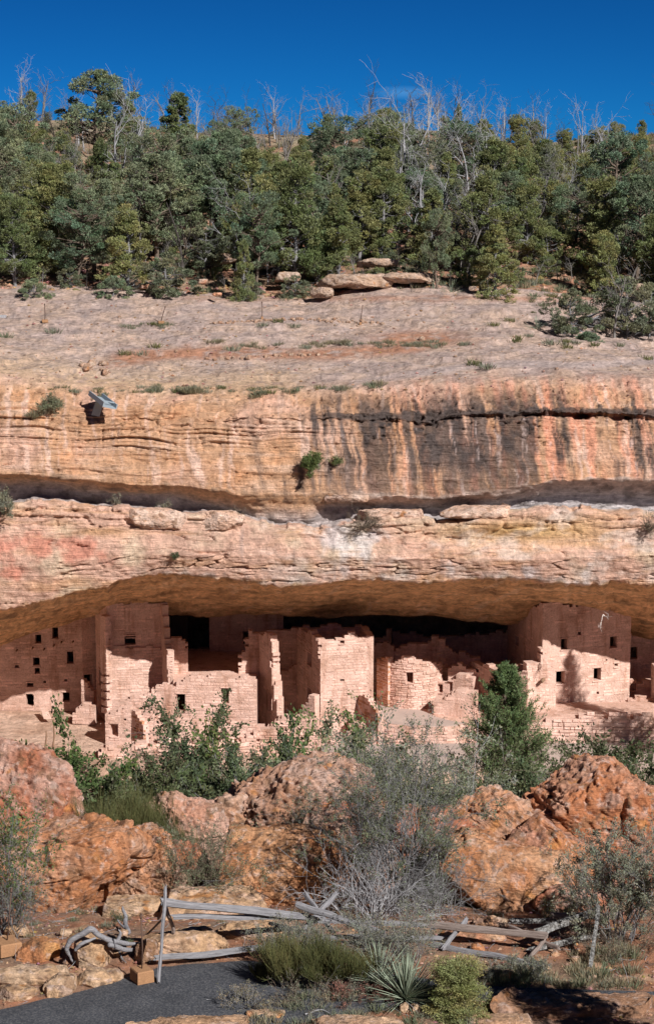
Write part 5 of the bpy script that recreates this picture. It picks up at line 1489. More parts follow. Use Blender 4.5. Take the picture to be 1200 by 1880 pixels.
put('jun', 700, 137, 6.6, 'tall olive tree in the centre of the wood')
put('pin', 1165, 128, 6.8, 'tall green pinyon at the right edge of the wood with dark limbs', wide=1.0)
put('pin', 1110, 136, 7.2, 'tall pinyon with bare lower trunk at right')
put('jun', 1195, 124, 5.6, 'dark juniper cut by the right edge of the picture')
put('bush', 1150, 111.5, 3.1, 'round green juniper on the slickrock at the right edge', wide=.95)
put('bush', 1190, 110.5, 2.8, 'bushy juniper touching the right edge, beside the round one on the slickrock')
put('bush', 1050, 112.5, 2.5, 'grey-green bush among the bleached fallen branches on the slickrock', var=1)
put('bush', 1085, 112, 2.0, 'low green bush between the fallen branches and the round juniper')
put('sparse', 760, 135, 6.4, 'thin grey-green tree with bleached branches right of centre')
put('sparse', 845, 128, 5.0, 'pale grey-green tree left of the bright round juniper')
put('bush', 860, 121.5, 2.2, 'dark low juniper left of the bright round one')
put('bush', 1000, 130, 2.4, 'low bush on the red slope at right')
put('bush', 1075, 124.5, 1.5, 'small dry-looking bush on the red slope at right, below the pinyons')
# slickrock bushes sit on the rock
for o in list(bpy.data.objects):
    if o.get('label') and 'slickrock' in str(o['label']) and o.type == 'EMPTY' and o.location.y < 114:
        pxo = 600 + o.location.x / o.location.y * F; 
        q = on_cliff(pxo, {2: 622}.get(0, 618), 'back', 'rim'); o.location.z = q.z; o.location = (q.x, q.y, q.z - .05)
rgf = random.Random(5)
def clear(px, Y):
    if 940 < px < 1105 and Y < 128: return True
    if 340 < px < 440 and Y < 125: return True
    if 570 < px < 850 and Y < 124: return True
    return False
n_fill = 0
for row, (Y0, step) in enumerate(((123, 82), (127, 72), (131, 66), (135.5, 62), (140, 60), (145, 60), (150, 62), (155.5, 68), (161, 80), (167, 96))):
    x = -160 + rgf.uniform(0, step)
    while x < 1370:
        px = x + rgf.uniform(-14, 14); Y = Y0 + rgf.uniform(-1.8, 1.8)
        x += step * rgf.uniform(.75, 1.3)
        if clear(px, Y): continue
        if any(abs(px - a) < 22 and abs(Y - b) < 2.4 for a, b in taken): continue
        if Y > 149 and not (px < 90 or 600 < px < 800 and Y < 158 or px > 930 or rgf.random() < .35): 
            continue
        kind = rgf.choices(['jun', 'pin', 'cone', 'sparse', 'bush'], [38, 22, 24, 12, 10 if Y < 150 else 22])[0]
        H = {'jun': rgf.uniform(4.2, 6.2), 'pin': rgf.uniform(4.6, 6.8), 'cone': rgf.uniform(3.6, 5.2), 'sparse': rgf.uniform(4, 5.6), 'bush': rgf.uniform(1.6, 2.6)}[kind]
        if Y > 148: H *= .72
        if Y > 160: H *= .8
        hill_tree(kind, px, Y, H, wide=rgf.uniform(.85, 1.12)); n_fill += 1
# low brush between the trunks
for k in range(70):
    px = rgf.uniform(-20, 1220); Y = rgf.uniform(119.8, 134)
    if clear(px, Y) and rgf.random() < .75: continue
    hill_tree('bush', px, Y, rgf.uniform(.7, 1.5), var=rgf.choice([1, 1, 0]), label=uniq(lambda a: f'{a}grey-green bush under the trees {row_words(Y)}, {zone_words(px)}', 'low ', 'small ', 'rounded low '), group='undergrowth bushes of the slope wood')

def snag(px, Y, H, k, label, loc=None, group='dead bare trees of the slope', rz=None, name='dead_tree', tilt=0):
    o = link(name, SNAGS[k], None, loc or on_hill(px, Y) - Vector((0, 0, .1)), label, 'dead tree' if name == 'dead_tree' else 'bush', group)
    s = H / 4.0; o.scale = (s, s, s); o.rotation_euler = (0, tilt, rgf.uniform(0, 6.28) if rz is None else rz)
    return o
for k, (px, Y, H, v, lab) in enumerate([
    (745, 158, 3.7, 3, 'tall pale dead tree reaching the skyline right of centre'), (755, 136, 7.0, 7, 'white bleached dead tree with many upturned branches in front of green trees'),
    (1065, 148, 5.6, 3, 'big grey dead tree with spreading limbs at the right'), (1100, 152, 4.6, 7, 'grey dead tree right of the big spreading one'),
    (338, 125, 4.6, 1, 'dark dead trunk with broken limbs beside the gully, left of centre'), (232, 140, 6.2, 7, 'pale bare trunk showing between the left trees'),
    (440, 127, 4.2, 7, 'white forked dead branch tree left of centre'), (870, 144, 5.2, 7, 'whitish twiggy dead tree left of the dark juniper'),
    (905, 143, 5.4, 3, 'grey twiggy dead tree behind the dark juniper right of centre'), (1130, 114.2, 4.9, 2, 'thin lone bare tree standing on the slickrock edge at right'),
    (640, 130, 3.6, 0, 'brown bare tree near centre among dark trunks'), (1150, 132, 5.5, 1, 'dark bare tree with drooping limbs near the right edge')]):
    snag(px, Y, H, v, lab, rz=k * 1.3)
bpy.data.objects[-1] if False else None
for k in range(105):
    px = [rgf.uniform(-10, 420), rgf.uniform(380, 720), rgf.uniform(700, 1010), rgf.uniform(200, 900), rgf.uniform(-100, 1300)][k % 5]
    Y = rgf.uniform(158, 171)
    H = rgf.uniform(2.2, 4.0) + (.3 if px < 130 else 0)
    snag(px, Y, H, rgf.choice([0, 1, 2, 4, 5, 6, 3]), uniq(lambda a: f'{a} dead tree against the sky, {zone_words(px)}', 'slender burnt', 'tall burnt' if H > 2.9 else 'short burnt'), group='dead trees along the skyline')
for k in range(58):
    px = rgf.uniform(0, 1200); Y = rgf.uniform(124, 152)
    snag(px, Y, rgf.uniform(2.4, 5.0), rgf.choice([0, 2, 3, 4, 7, 6]), uniq(lambda a: f'{a} dead tree among green crowns {row_words(Y)}, {zone_words(px)}', 'grey', 'tall grey' if H > 3.8 else 'small grey'), group='dead bare trees of the slope')

for k in range(44):
    px = rgf.uniform(-10, 1210); Y = rgf.uniform(119.6, 131)
    snag(px, Y, rgf.uniform(.9, 2.0), rgf.choice([0, 2, 3, 5]), uniq(lambda a: f'{a} bare bush {row_words(Y)}, {zone_words(px)}', 'grey', 'small grey', 'low grey'), group='bare bushes under the trees', name='bare_bush')

# ---- shrubs with stems, twigs and leaves
def shrub_mesh(seed, H, W, stems=14, lv=3, kids=(5, 5, 4), leaf=.03, nleaf=9000, spread=.45, r0=.018, wander=.16, up=.05, leafasp=.55, droop=0.0, base_r=.15, twig_r=.003, gap=.0, lmat=None, bmat=None, aim=None, leafup=.3, blob=.0):
    rg = np.random.default_rng(seed)
    acc = Acc(); fa = Acc()
    a = rg.uniform(0, 2 * math.pi, stems); q = rg.uniform(.1, 1, stems) ** .6
    D = np.stack([np.cos(a) * q * W / 2, np.sin(a) * q * W / 2, H * (1 - .35 * q ** 2)], -1)
    Ln = np.linalg.norm(D, axis=1) * rg.uniform(.7, .95, stems)
    P0 = np.stack([np.cos(a), np.sin(a), 0 * a], -1) * base_r * rg.random((stems, 1))
    P, R = branches(rg, P0, D, Ln, np.full(stems, r0), 7, wander, up, .3)
    tubes(acc, P, R, 5)
    last = P; Lc = Ln; Rc = R; allP = [P]
    for i in range(lv - 1):
        p, d, l_, r_ = spawn(rg, last, Rc, kids[i], spread, (.48, .42, .4)[i], .6, (.25, .2, .1)[i], Lc, up)
        r_ = np.maximum(r_, twig_r)
        last, Rc = branches(rg, p, d, l_, r_, 4, wander * 1.1, up * .6 - droop, .4)
        Lc = l_; tubes(acc, last, Rc, 3); allP.append(last)
    n, k, _ = last.shape
    if nleaf:
        b = rg.integers(n, size=nleaf); t = rg.uniform(.1, 1, nleaf) * (k - 1); i = np.minimum(t.astype(int), k - 2); f = (t - i)[:, None]
        C = last[b, i] * (1 - f) + last[b, i + 1] * f + rg.normal(0, leaf * .8, (nleaf, 3))
        if gap:
            keep = fbm(C * 5.5 / max(H, 1), 3, off=seed) > (gap - .5) * .8
            C = C[keep]; b = b[keep]; i = i[keep]
        dr = nrm(last[b, i + 1] - last[b, i])
        tn = tints(rg, n, .22, .12)[b] * (1 + rg.normal(0, .12, (len(C), 1)))
        leaves(fa, rg, C, leaf, leafasp, dirs=dr, up=leafup, tint=tn)
    tr = acc.mesh('stems', [bmat or BK_GREY])
    return [('stems', tr)] + ([('foliage', fa.mesh('foliage', [lmat or LM_GREY], smooth=False))] if nleaf else [])

def shrub_at(label, px, pytop, w, Y, zbase, cat='shrub', name='shrub', group=None, ztop=None, **kw):
    H = float(at(px, pytop, Y)[2]) - zbase
    W = w * Y / F
    return plant(name, label, cat, group, shrub_mesh(int(px * 7 + Y), H * 1.08, W, **kw), Vector(((px - 600) / F * Y * 1.0, Y, zbase)) )

GZ_ = lambda px, Y: float(fore_z((px - 600) / F * Y, Y)) - .05
# canyon brush between the boulders and the ruins
MIDB = [
 ('gnarled oak with sparse leafy crown in front of the long sunlit wall', 368, 1282, 215, 88, LM_OAK, BK_BROWN, 9500, .13, 'oak_tree', .42),
 ('leafy young oak left of the gnarled oak, before the plaza rubble', 238, 1330, 120, 87, LM_OAK, BK_BROWN, 4200, .12, 'oak_tree', .40),
 ('small oak sprig beside the wall stub with a niche', 270, 1312, 50, 89, LM_OAK, BK_BROWN, 900, .11, 'oak_tree', .4),
 ('bright green oak brush at the left edge above the pink boulder', 50, 1358, 200, 50, LM_OAKG, BK_BROWN, 11000, .085, 'oak_brush', .25),
 ('green oak brush right of the bright brush, behind the huge orange boulder', 130, 1410, 140, 49.5, LM_OAK, BK_BROWN, 8000, .08, 'oak_brush', .2),
 ('dense dark green brush behind the broom-like shrub', 215, 1415, 160, 50.5, LM_OAK, BK_BROWN, 9000, .08, 'oak_brush', .15),
 ('dark green oak brush with grey twigs above the pink boulder', 335, 1378, 200, 53, LM_OAK, BK_GREY, 10000, .085, 'oak_brush', .2),
 ('grey-green brush left of the olive brush at centre', 445, 1362, 140, 60, LM_GREY, BK_GREY, 8500, .08, 'brush', .2),
 ('olive green brush in the centre below the tower', 520, 1350, 130, 62, LM_OAKG, BK_GREY, 8000, .09, 'brush', .2),
 ('dark green mass of brush over the dark rock ridge', 560, 1390, 230, 51.5, LM_OAK, BK_GREY, 14000, .075, 'brush', .1),
 ('light grey-green brush in front of the tower foot', 632, 1322, 130, 80, LM_GREY, BK_GREY, 8500, .09, 'brush', .2),
 ('bright green sprout of brush right of the tower foot', 700, 1312, 60, 84, LM_OAKG, BK_GREY, 3200, .09, 'brush', .25),
 ('blue-grey bush before the clay platform', 785, 1345, 130, 70, LM_SAGE, BK_GREY, 8500, .07, 'brush', .2),
 ('pale blue-grey twiggy bush left of the fir', 848, 1352, 110, 62, LM_SAGE, BK_DEAD, 6500, .06, 'brush', .25),
 ('grey-green bush at the foot of the fir', 900, 1400, 150, 58, LM_GREY, BK_GREY, 9000, .065, 'brush', .2),
 ('low spreading oak in front of the tall plastered house', 1085, 1308, 150, 88, LM_OAK, BK_BROWN, 4200, .12, 'oak_tree', .42),
 ('leafy oak at the right edge in front of the shaded rooms', 1172, 1288, 170, 86, LM_OAK, BK_BROWN, 9500, .12, 'oak_tree', .34),
 ('dark green brush above the rust orange boulder', 1085, 1368, 210, 57, LM_OAK, BK_BROWN, 15000, .08, 'oak_brush', .1),
 ('dark green brush at the right edge above the rust orange boulder', 1190, 1362, 190, 58, LM_OAK, BK_BROWN, 14000, .08, 'oak_brush', .1),
 ('dark brush in the gap right of the fir', 1015, 1396, 130, 53, LM_OAK, BK_BROWN, 9000, .075, 'oak_brush', .1),
 ('grey twiggy brush left of the young pine sprout, under the tower', 660, 1372, 150, 66, LM_SAGE, BK_GREY, 8000, .065, 'brush', .2),
 ('green brush hidden behind the tall grey bush', 780, 1420, 200, 54, LM_OAK, BK_GREY, 12000, .07, 'brush', .1),
 ('shadowed brush filling the dip left of centre', 440, 1420, 200, 50.5, LM_OAK, BK_GREY, 13000, .065, 'brush', .1),
]
for i, (lab, px, top, w, Y, lm, bk, nl, lf, nm, gp) in enumerate(MIDB):
    zb = GZ_(px, Y)
    H = float(at(px, top, Y)[2]) - zb
    tree = nm == 'oak_tree'
    parts = shrub_mesh(700 + i, H * (.84 if tree else .95), w * Y / F * 1.15, stems=5 if tree else 12, kids=(7, 6, 5) if tree else (6, 5, 4), lv=4 if tree else 3, leaf=lf * (1.15 if tree else 1.35 if Y > 59 else 1.1), nleaf=int(nl * (1.7 if tree else 3.2)), spread=.6 if tree else .55, r0=.07 if tree else .03, wander=.2, up=.02, gap=gp, lmat=lm, bmat=bk, base_r=.15 if tree else w * Y / F * .3, twig_r=.008, leafasp=.6)
    plant(nm, lab, 'tree' if tree else 'bush', 'brush in the canyon below the ruins', parts, Vector(((px - 600) / F * Y, Y, zb)))

def fir(px, pytop, w, Y, label, seed, pybot=1480, nleaf=90000, leaf=.11, Hfix=None):
    rg = np.random.default_rng(seed)
    zb = GZ_(px, Y); zt = float(at(px, pytop, Y)[2]); H = zt - zb
    acc = Acc(); fa = Acc()
    tp = np.stack([.05 * np.sin(np.linspace(0, 5, 9)), .03 * np.cos(np.linspace(0, 4, 9)), np.linspace(0, H, 9)], -1)
    tubes(acc, tp[None], np.linspace(.16, .015, 9)[None], 8)
    n = 300; t = rg.uniform(.25, .985, n); z = t * H
    Lm = (w * Y / F / 2) * 1.12 * ((1 - t) / .48).clip(0, 1.15) ** .75 * rg.uniform(.62, 1.15, n) + .12
    a = rg.uniform(0, 2 * math.pi, n)
    D = np.stack([np.cos(a), np.sin(a), .15 + .75 * t], -1)
    P0 = np.stack([0 * z, 0 * z, z], -1)
    P, R = branches(rg, P0, D, Lm, .012 + .02 * (1 - t), 6, .10, .07, .3)
    tubes(acc, P, R, 4)
    p, d, l_, r_ = spawn(rg, P, R, 12, .6, .36, .5, .18, Lm, .12)
    P2, R2 = branches(rg, p, d, l_.clip(.12, .6), r_.clip(.004, 1), 4, .12, .10, .4)
    tubes(acc, P2, R2, 3)
    k = 4; m = len(P2); b = rg.integers(m, size=nleaf); tt = rg.uniform(0, 1, nleaf) * (k - 1); i = np.minimum(tt.astype(int), k - 2); f = (tt - i)[:, None]
    C = P2[b, i] * (1 - f) + P2[b, i + 1] * f
    dr = nrm(P2[b, i + 1] - P2[b, i])
    side = nrm(rg.normal(0, 1, (nleaf, 3)))
    C = C + side * leaf * .45
    tn = tints(rg, m, .24, .10)[b] * (1 + rg.normal(0, .12, (nleaf, 1)))
    leaves(fa, rg, C, leaf, .22, dirs=dr * .9 + side * .9, tint=tn)
    return plant('fir_tree', label, 'tree', None, [('trunk', acc.mesh('trunk', [BK_BROWN])), ('crown', fa.mesh('crown', [LM_FIR], smooth=False))], Vector(((px - 600) / F * Y, Y, zb)))
fir(938, 1226, 190, 80, 'bright green pointed fir tree in front of the ruins, right of centre', 31)
fir(1452, 890, 130, 91, 'tall narrow fir beyond the right edge of the picture', 33, nleaf=16000, leaf=.14)

# ---- foreground shrubs
FG = [
 ('tall grey twiggy bush in the middle, bare tangled stems below', 735, 1385, 310, 40.2, dict(stems=34, lv=4, kids=(6, 4, 4), leaf=.036, nleaf=60000, spread=.5, r0=.017, wander=.17, up=.02, lmat=LM_GREY, bmat=BK_GREY, base_r=.35, twig_r=.0035, gap=.50), 'mahogany_bush'),
 ('bare grey tangle hanging in front of the tall twiggy bush', 690, 1560, 190, 39.3, dict(stems=40, lv=3, kids=(6, 4), leaf=.02, nleaf=0, spread=.6, r0=.012, wander=.26, up=-.02, bmat=BK_DEAD, base_r=.5, twig_r=.004), 'bare_bush'),
 ('grey leafless thicket under the tall twiggy bush at its right', 810, 1570, 150, 40.0, dict(stems=40, lv=3, kids=(6, 5), leaf=.02, nleaf=1200, spread=.6, r0=.008, wander=.24, up=-.0, lmat=LM_SAGE, bmat=BK_GREY, base_r=.5, twig_r=.0035), 'bare_bush'),
 ('small grey-green bush on the rock left of the tall twiggy bush', 580, 1478, 105, 43.6, dict(stems=16, lv=3, kids=(6, 5), leaf=.035, nleaf=5500, spread=.5, r0=.010, wander=.18, lmat=LM_GREY, bmat=BK_GREY, base_r=.25), 'shrub'),
 ('round dark grey-green shrub between the two orange boulders', 360, 1530, 140, 41.0, dict(stems=24, lv=3, kids=(6, 5), leaf=.028, nleaf=11000, spread=.5, r0=.010, wander=.2, lmat=LM_GREY, bmat=BK_BROWN, base_r=.25, gap=.2), 'shrub'),
 ('tall grey-green shrub at the right edge behind the fence end', 1165, 1535, 175, 37.6, dict(stems=26, lv=4, kids=(5, 4, 4), leaf=.036, nleaf=30000, spread=.42, r0=.013, wander=.15, lmat=LM_SAGE, bmat=BK_GREY, base_r=.3, gap=.1), 'shrub'),
 ('sprawling shrub with yellowish leaf tips below the rust boulder', 1075, 1572, 130, 41.0, dict(stems=18, lv=3, kids=(5, 5), leaf=.03, nleaf=3500, spread=.5, r0=.008, wander=.2, lmat=LM_GREY, bmat=BK_GREY, base_r=.4, gap=.2), 'shrub'),
 ('grey shrub in front of the crossing fence rails', 722, 1675, 130, 36.2, dict(stems=36, lv=3, kids=(6, 5), leaf=.024, nleaf=15000, spread=.5, r0=.008, wander=.2, lmat=LM_SAGE, bmat=BK_GREY, base_r=.5, gap=.1), 'shrub'),
 ('grey-green shrub under the left fence rail end', 545, 1700, 130, 36.0, dict(stems=30, lv=3, kids=(6, 5), leaf=.024, nleaf=12000, spread=.5, r0=.008, wander=.2, lmat=LM_SAGE, bmat=BK_GREY, base_r=.5, gap=.15), 'shrub'),
 ('left leafy shrub cut by the left edge above the boulders', -8, 1462, 90, 38.6, dict(stems=20, lv=3, kids=(6, 5), leaf=.05, nleaf=7000, spread=.5, r0=.012, wander=.2, lmat=LM_OAKG, bmat=BK_GREY, base_r=.3), 'shrub'),
 ('grey twiggy shrub low at the left edge', -10, 1590, 90, 38.0, dict(stems=20, lv=3, kids=(6, 5), leaf=.024, nleaf=3500, spread=.5, r0=.008, wander=.2, lmat=LM_SAGE, bmat=BK_GREY, base_r=.3), 'shrub'),
 ('tuft of grey-green shrub below the right rails', 985, 1765, 70, 35.9, dict(stems=26, lv=3, kids=(5, 4), leaf=.024, nleaf=4500, spread=.45, r0=.005, wander=.2, lmat=LM_SAGE, bmat=BK_GREY, base_r=.3), 'shrub'),
 ('yellow-green weedy shrub below the cracked orange rock', 1075, 1645, 110, 40.0, dict(stems=26, lv=3, kids=(5, 4), leaf=.026, nleaf=5000, spread=.5, r0=.005, wander=.2, lmat=LM_EPH, bmat=BK_GREY, base_r=.5), 'shrub'),
 ('small shrub with pale yellow flower heads beside the path end', 440, 1818, 85, 34.5, dict(stems=22, lv=3, kids=(4, 4), leaf=.022, nleaf=1800, spread=.5, r0=.004, wander=.22, lmat=LM_DRY, bmat=BK_GREY, base_r=.15), 'shrub'),
 ('dry reddish buckwheat clump below the grey-green shrub', 650, 1812, 110, 34.9, dict(stems=30, lv=3, kids=(5, 5), leaf=.022, nleaf=6000, spread=.5, r0=.004, wander=.22, lmat=LM_RED, bmat=BK_BROWN, base_r=.3), 'shrub'),
 ('small reddish clump right of the larger red buckwheat', 715, 1812, 60, 34.9, dict(stems=18, lv=3, kids=(5, 5), leaf=.022, nleaf=2200, spread=.5, r0=.004, wander=.22, lmat=LM_RED, bmat=BK_BROWN, base_r=.15), 'shrub'),
 ('brownish thicket of dry twigs at the bottom left of the yucca', 575, 1822, 130, 34.7, dict(stems=40, lv=3, kids=(6, 4), leaf=.022, nleaf=2500, spread=.6, r0=.005, wander=.26, lmat=LM_SAGE, bmat=BK_BROWN, base_r=.5), 'shrub'),
 ('dry grey thicket under the right edge shrub', 1150, 1700, 140, 37.2, dict(stems=40, lv=3, kids=(5, 5), leaf=.02, nleaf=2500, spread=.6, r0=.006, wander=.22, lmat=LM_SAGE, bmat=BK_BROWN, base_r=.6), 'shrub'),
 ('small green sprout on the soil above the driftwood', 198, 1680, 24, 39.3, dict(stems=8, lv=2, kids=(5,), leaf=.03, nleaf=400, spread=.5, r0=.004, wander=.2, lmat=LM_OAK, bmat=BK_GREY, base_r=.05), 'shrub'),
 ('weedy tuft below the lower right rail', 905, 1775, 60, 35.9, dict(stems=26, lv=3, kids=(5, 4), leaf=.024, nleaf=3000, spread=.5, r0=.004, wander=.2, lmat=LM_SAGE, bmat=BK_GREY, base_r=.4), 'shrub'),
]
for i, (lab, px, top, w, Y, kw, nm) in enumerate(FG):
    zb = GZ_(px, Y)
    H = float(at(px, top, Y)[2]) - zb
    plant(nm, lab, 'shrub', None, shrub_mesh(800 + i, max(.25, H * 1.08), w * Y / F * 1.1, **kw), Vector(((px - 600) / F * Y, Y, zb)))

# broom-like green shrubs: dense upright stems
def broom(seed, H, W, n=700, lm=None, r=.0035, fan=.5):
    rg = np.random.default_rng(seed)
    acc = Acc(); wood = Acc()
    m = 12; a = rg.uniform(0, 6.28, m); q = rg.uniform(.2, 1, m)
    P0 = np.zeros((m, 3)); D = np.stack([np.cos(a) * q * W * .5, np.sin(a) * q * W * .5, np.full(m, H * .55)], -1)
    P, R = branches(rg, P0, D, np.linalg.norm(D, axis=1), np.full(m, .012), 6, .15, .05, .4)
    tubes(wood, P, R, 4)
    p, d, l_, r_ = spawn(rg, P, R, n // m, .55, .6, .4, .3, np.full(m, H * .9) * rg.uniform(.5, 1.1, m), .45)
    Pb, Rb = branches(rg, p, nrm(d + np.array([0, 0, .45])), l_ * .7, np.full(len(p), r), 4, .13, .09, .5)
    t = tints(rg, len(p), .25, .12)
    tubes(acc, Pb, Rb, 3, c=np.repeat(t, 12, 0))
    p, d, l_, r_ = spawn(rg, Pb, Rb, 4, .25, .4, .9, .2, l_, .6)
    Pc, Rc = branches(rg, p, d, l_ * .8, np.full(len(p), r * .8), 3, .12, .08, .5)
    t = tints(rg, len(p), .3, .12)
    tubes(acc, Pc, Rc, 3, c=np.repeat(t, 9, 0))
    return [('stems', wood.mesh('stems', [BK_GREY])), ('foliage', acc.mesh('foliage', [lm or LM_EPH]))]
for i, (lab, px, top, w, Y, n) in enumerate([
    ('tall broom-like yellow-green shrub behind the huge orange boulder', 190, 1455, 80, 43.5, 1000), ('broom-like shrub with grey dead stems right of the tall one', 232, 1448, 85, 44.2, 1000),
    ('third broom-like shrub, beside the low pink boulder', 275, 1455, 80, 44.6, 900), ('small broom tuft on the low pink boulder', 322, 1510, 36, 43.6, 300),
    ('broom-like dark olive shrub left of two beside the path end', 520, 1722, 85, 35.3, 1100), ('broom-like olive shrub right of two beside the path end', 590, 1722, 110, 35.3, 1200),
    ('small broom-like shrub casting shadow on the path end', 470, 1770, 60, 35.6, 600), ('dark broom shrub in shade under the fir', 905, 1450, 90, 47.5, 800), ('broom-like olive shrub before the grey shrub in the fence gap', 660, 1740, 60, 35.4, 600)]):
    zb = GZ_(px, Y); H = float(at(px, top, Y)[2]) - zb
    plant('broom_shrub', lab, 'shrub', 'broom-like shrubs', broom(900 + i, max(.3, H), w * Y / F, n), Vector(((px - 600) / F * Y, Y, zb)))

rg = np.random.default_rng(44)
n = 900; X = rg.uniform(-7, 7, n); Y = rg.uniform(34.0, 44, n); f_, n_ = road_mask(X, Y); ok = ~((Y < f_) & (Y > n_)) | (rg.random(n) < .06); X, Y = X[ok], Y[ok]
Z = np.where((Y < f_[ok]) & (Y > n_[ok]), -14.46, fore_z(X, Y) + .02)
acc = Acc(); Pb, Rb = branches(rg, np.stack([X, Y, Z], -1), np.stack([rg.normal(0, 1, len(X)), rg.normal(0, 1, len(X)), rg.normal(0, .08, len(X))], -1), rg.uniform(.08, .55, len(X)), rg.uniform(.002, .007, len(X)), 4, .25, 0, .4)
tubes(acc, Pb, Rb, 3); link('twig_litter', acc.mesh('twig_litter', [BK_DEAD]), label='dead twigs littering the ground along the path', kind='stuff')
# small juniper in the lower right centre
v = make_tree('irregular', 953, 1.2, 1.25, .02, 60, 230, .026, LM_JUN, BK_BROWN, .05)
me = v[1]
plant('juniper_bush', 'small bright green juniper at the bottom right of centre beside the yucca', 'bush', None, [('trunk', v[0]), ('crown', v[1])], Vector(((848 - 600) / F * 34.3, 34.3, -14.75)), 0, (1.25, 1.25, .9))

plant('juniper_tree', 'juniper standing just beyond the bottom right corner of the picture', 'tree', None, [('trunk', TREES['jun'][1][2][0]), ('crown', TREES['jun'][1][2][1])], Vector((6.7, 30.9, -14.5)), 1, (.72, .72, .8))
# yuccas: every blade its own part
YB = []
for k in range(4):
    rg = np.random.default_rng(970 + k)
    n = 7; t = np.linspace(0, 1, n); w = .012 * np.array([.7, 1, 1, .9, .75, .5, .05]); bend = .10 * rg.uniform(-.6, 1.4)
    x = t; z = -bend * t ** 2
    V = []
    for s in (-1, 0, 1):
        V.append(np.stack([x, s * w, z + (.006 if s else 0) - (0.0 if s else .004)], -1))
    V = np.stack(V, 1).reshape(-1, 3)
    q = []
    for i in range(n - 1):
        for j in range(2):
            a0 = i * 3 + j; q.append((a0, a0 + 1, a0 + 4, a0 + 3))
    YB.append(mesh_np('leaf', V, np.array(q), True, [LM_YUC], np.ones((len(V), 3))))
def yucca(label, px, py, Y, L_, n, seed, z=None, group=None, open_=1.0, parts=True):
    rg = np.random.default_rng(seed)
    zb = z if z is not None else GZ_(px, Y) + .05
    e = link('yucca', None, None, Vector(((px - 600) / F * Y, Y, zb)), label, 'yucca', group)
    a = Acc(); tube_np(a, [(0, 0, -.05), (0, 0, .06 * L_ * 2)], [.05 * L_ * 2, .03 * L_ * 2], 7)
    link('stem', a.mesh('stem', [BK_BROWN]), e)
    for i in range(n):
        o = link('leaf', YB[i % 4], e)
        el = math.radians(rg.uniform(12, 88)) if rg.random() < .8 else math.radians(rg.uniform(-5, 20))
        az = rg.uniform(0, 6.28); s = L_ * rg.uniform(.75, 1.05)
        o.matrix_basis = Matrix.Translation((0, 0, .05 * L_)) @ Matrix.Rotation(az, 4, 'Z') @ Matrix.Rotation(-el, 4, 'Y') @ Matrix.Rotation(rg.normal(0, .5), 4, 'X') @ Matrix.Diagonal((s, L_ * 1.0, s, 1))
    return e
yucca('large spiky yucca with long pale leaves beside the small juniper', 752, 1835, 34.7, .85, 230, 1)
yucca('second spiky yucca behind and left of the large one', 700, 1800, 35.4, .85, 90, 2)
yucca('yucca half hidden in shade behind the tall grey bush', 805, 1640, 40.6, 1.0, 70, 3)
for k, (lab, px, py, Y) in enumerate([('yucca at the wood edge left of the bright round juniper', 828, 515, 120.3), ('yucca under the young pine at the wood edge', 795, 515, 120.6), ('yucca on the slickrock at right, before the fallen branches', 985, 605, 113), ('yucca below the thin lone bare tree at right', 1108, 602, 112.6), ('yucca at the right edge of the red slope', 1148, 500, 122.5), ('yucca left among the pale rocks near the centre', 693, 482, 122.8), ('yucca at the far left of the wood edge', 44, 515, 120)]):
    zz = on_hill(px, Y).z if Y > 119 else on_cliff(px, py, 'back', 'rim').z
    if Y < 119: Y = on_cliff(px, py, 'back', 'rim').y
    yucca(lab, px, py, Y, .85, 40, 20 + k, z=zz, group='yuccas at the wood edge')

# grass tufts
def tuft_mesh(seed, n, H, W, lm):
    rg = np.random.default_rng(seed); a = rg.uniform(0, 6.28, n); q = rg.uniform(0, 1, n) ** .7
    B = np.stack([np.cos(a) * q * W * .5, np.sin(a) * q * W * .5, 0 * a], -1)
    D = np.stack([np.cos(a) * q * .5, np.sin(a) * q * .5, np.ones(n)], -1) + rg.normal(0, .2, (n, 3))
    h = H * rg.uniform(.4, 1.1, n)[:, None]; d = nrm(D); s = nrm(np.cross(d, rg.normal(0, 1, (n, 3)))) * H * .03
    M = B + d * h * .55; T = B + d * h + np.array([0, 0, -.12]) * h
    V = np.stack([B - s, B + s, M + s * .8, M - s * .8, T], 1).reshape(-1, 3)
    i = np.arange(n)[:, None] * 5
    acc = Acc(); acc.add(V, q=np.concatenate([i, i + 1, i + 2, i + 3], 1), t=np.concatenate([i + 3, i + 2, i + 4], 1), c=np.repeat(tints(rg, n, .3, .1), 5, 0))
    return acc.mesh('grass_tuft', [lm], False)
TUFT = [tuft_mesh(1000 + k, 90, .3, .45, (LM_DRY, LM_SAGE, LM_EPH, LM_GREY)[k]) for k in range(4)]
def tuft(p, s, k, label, group, wide=1.0):
    o = link('grass_tuft', TUFT[k], None, p, label, 'grass tuft', group); o.scale = (s * wide, s * wide, s); o.rotation_euler = (0, 0, random.uniform(0, 6.28)); return o
random.seed(3)
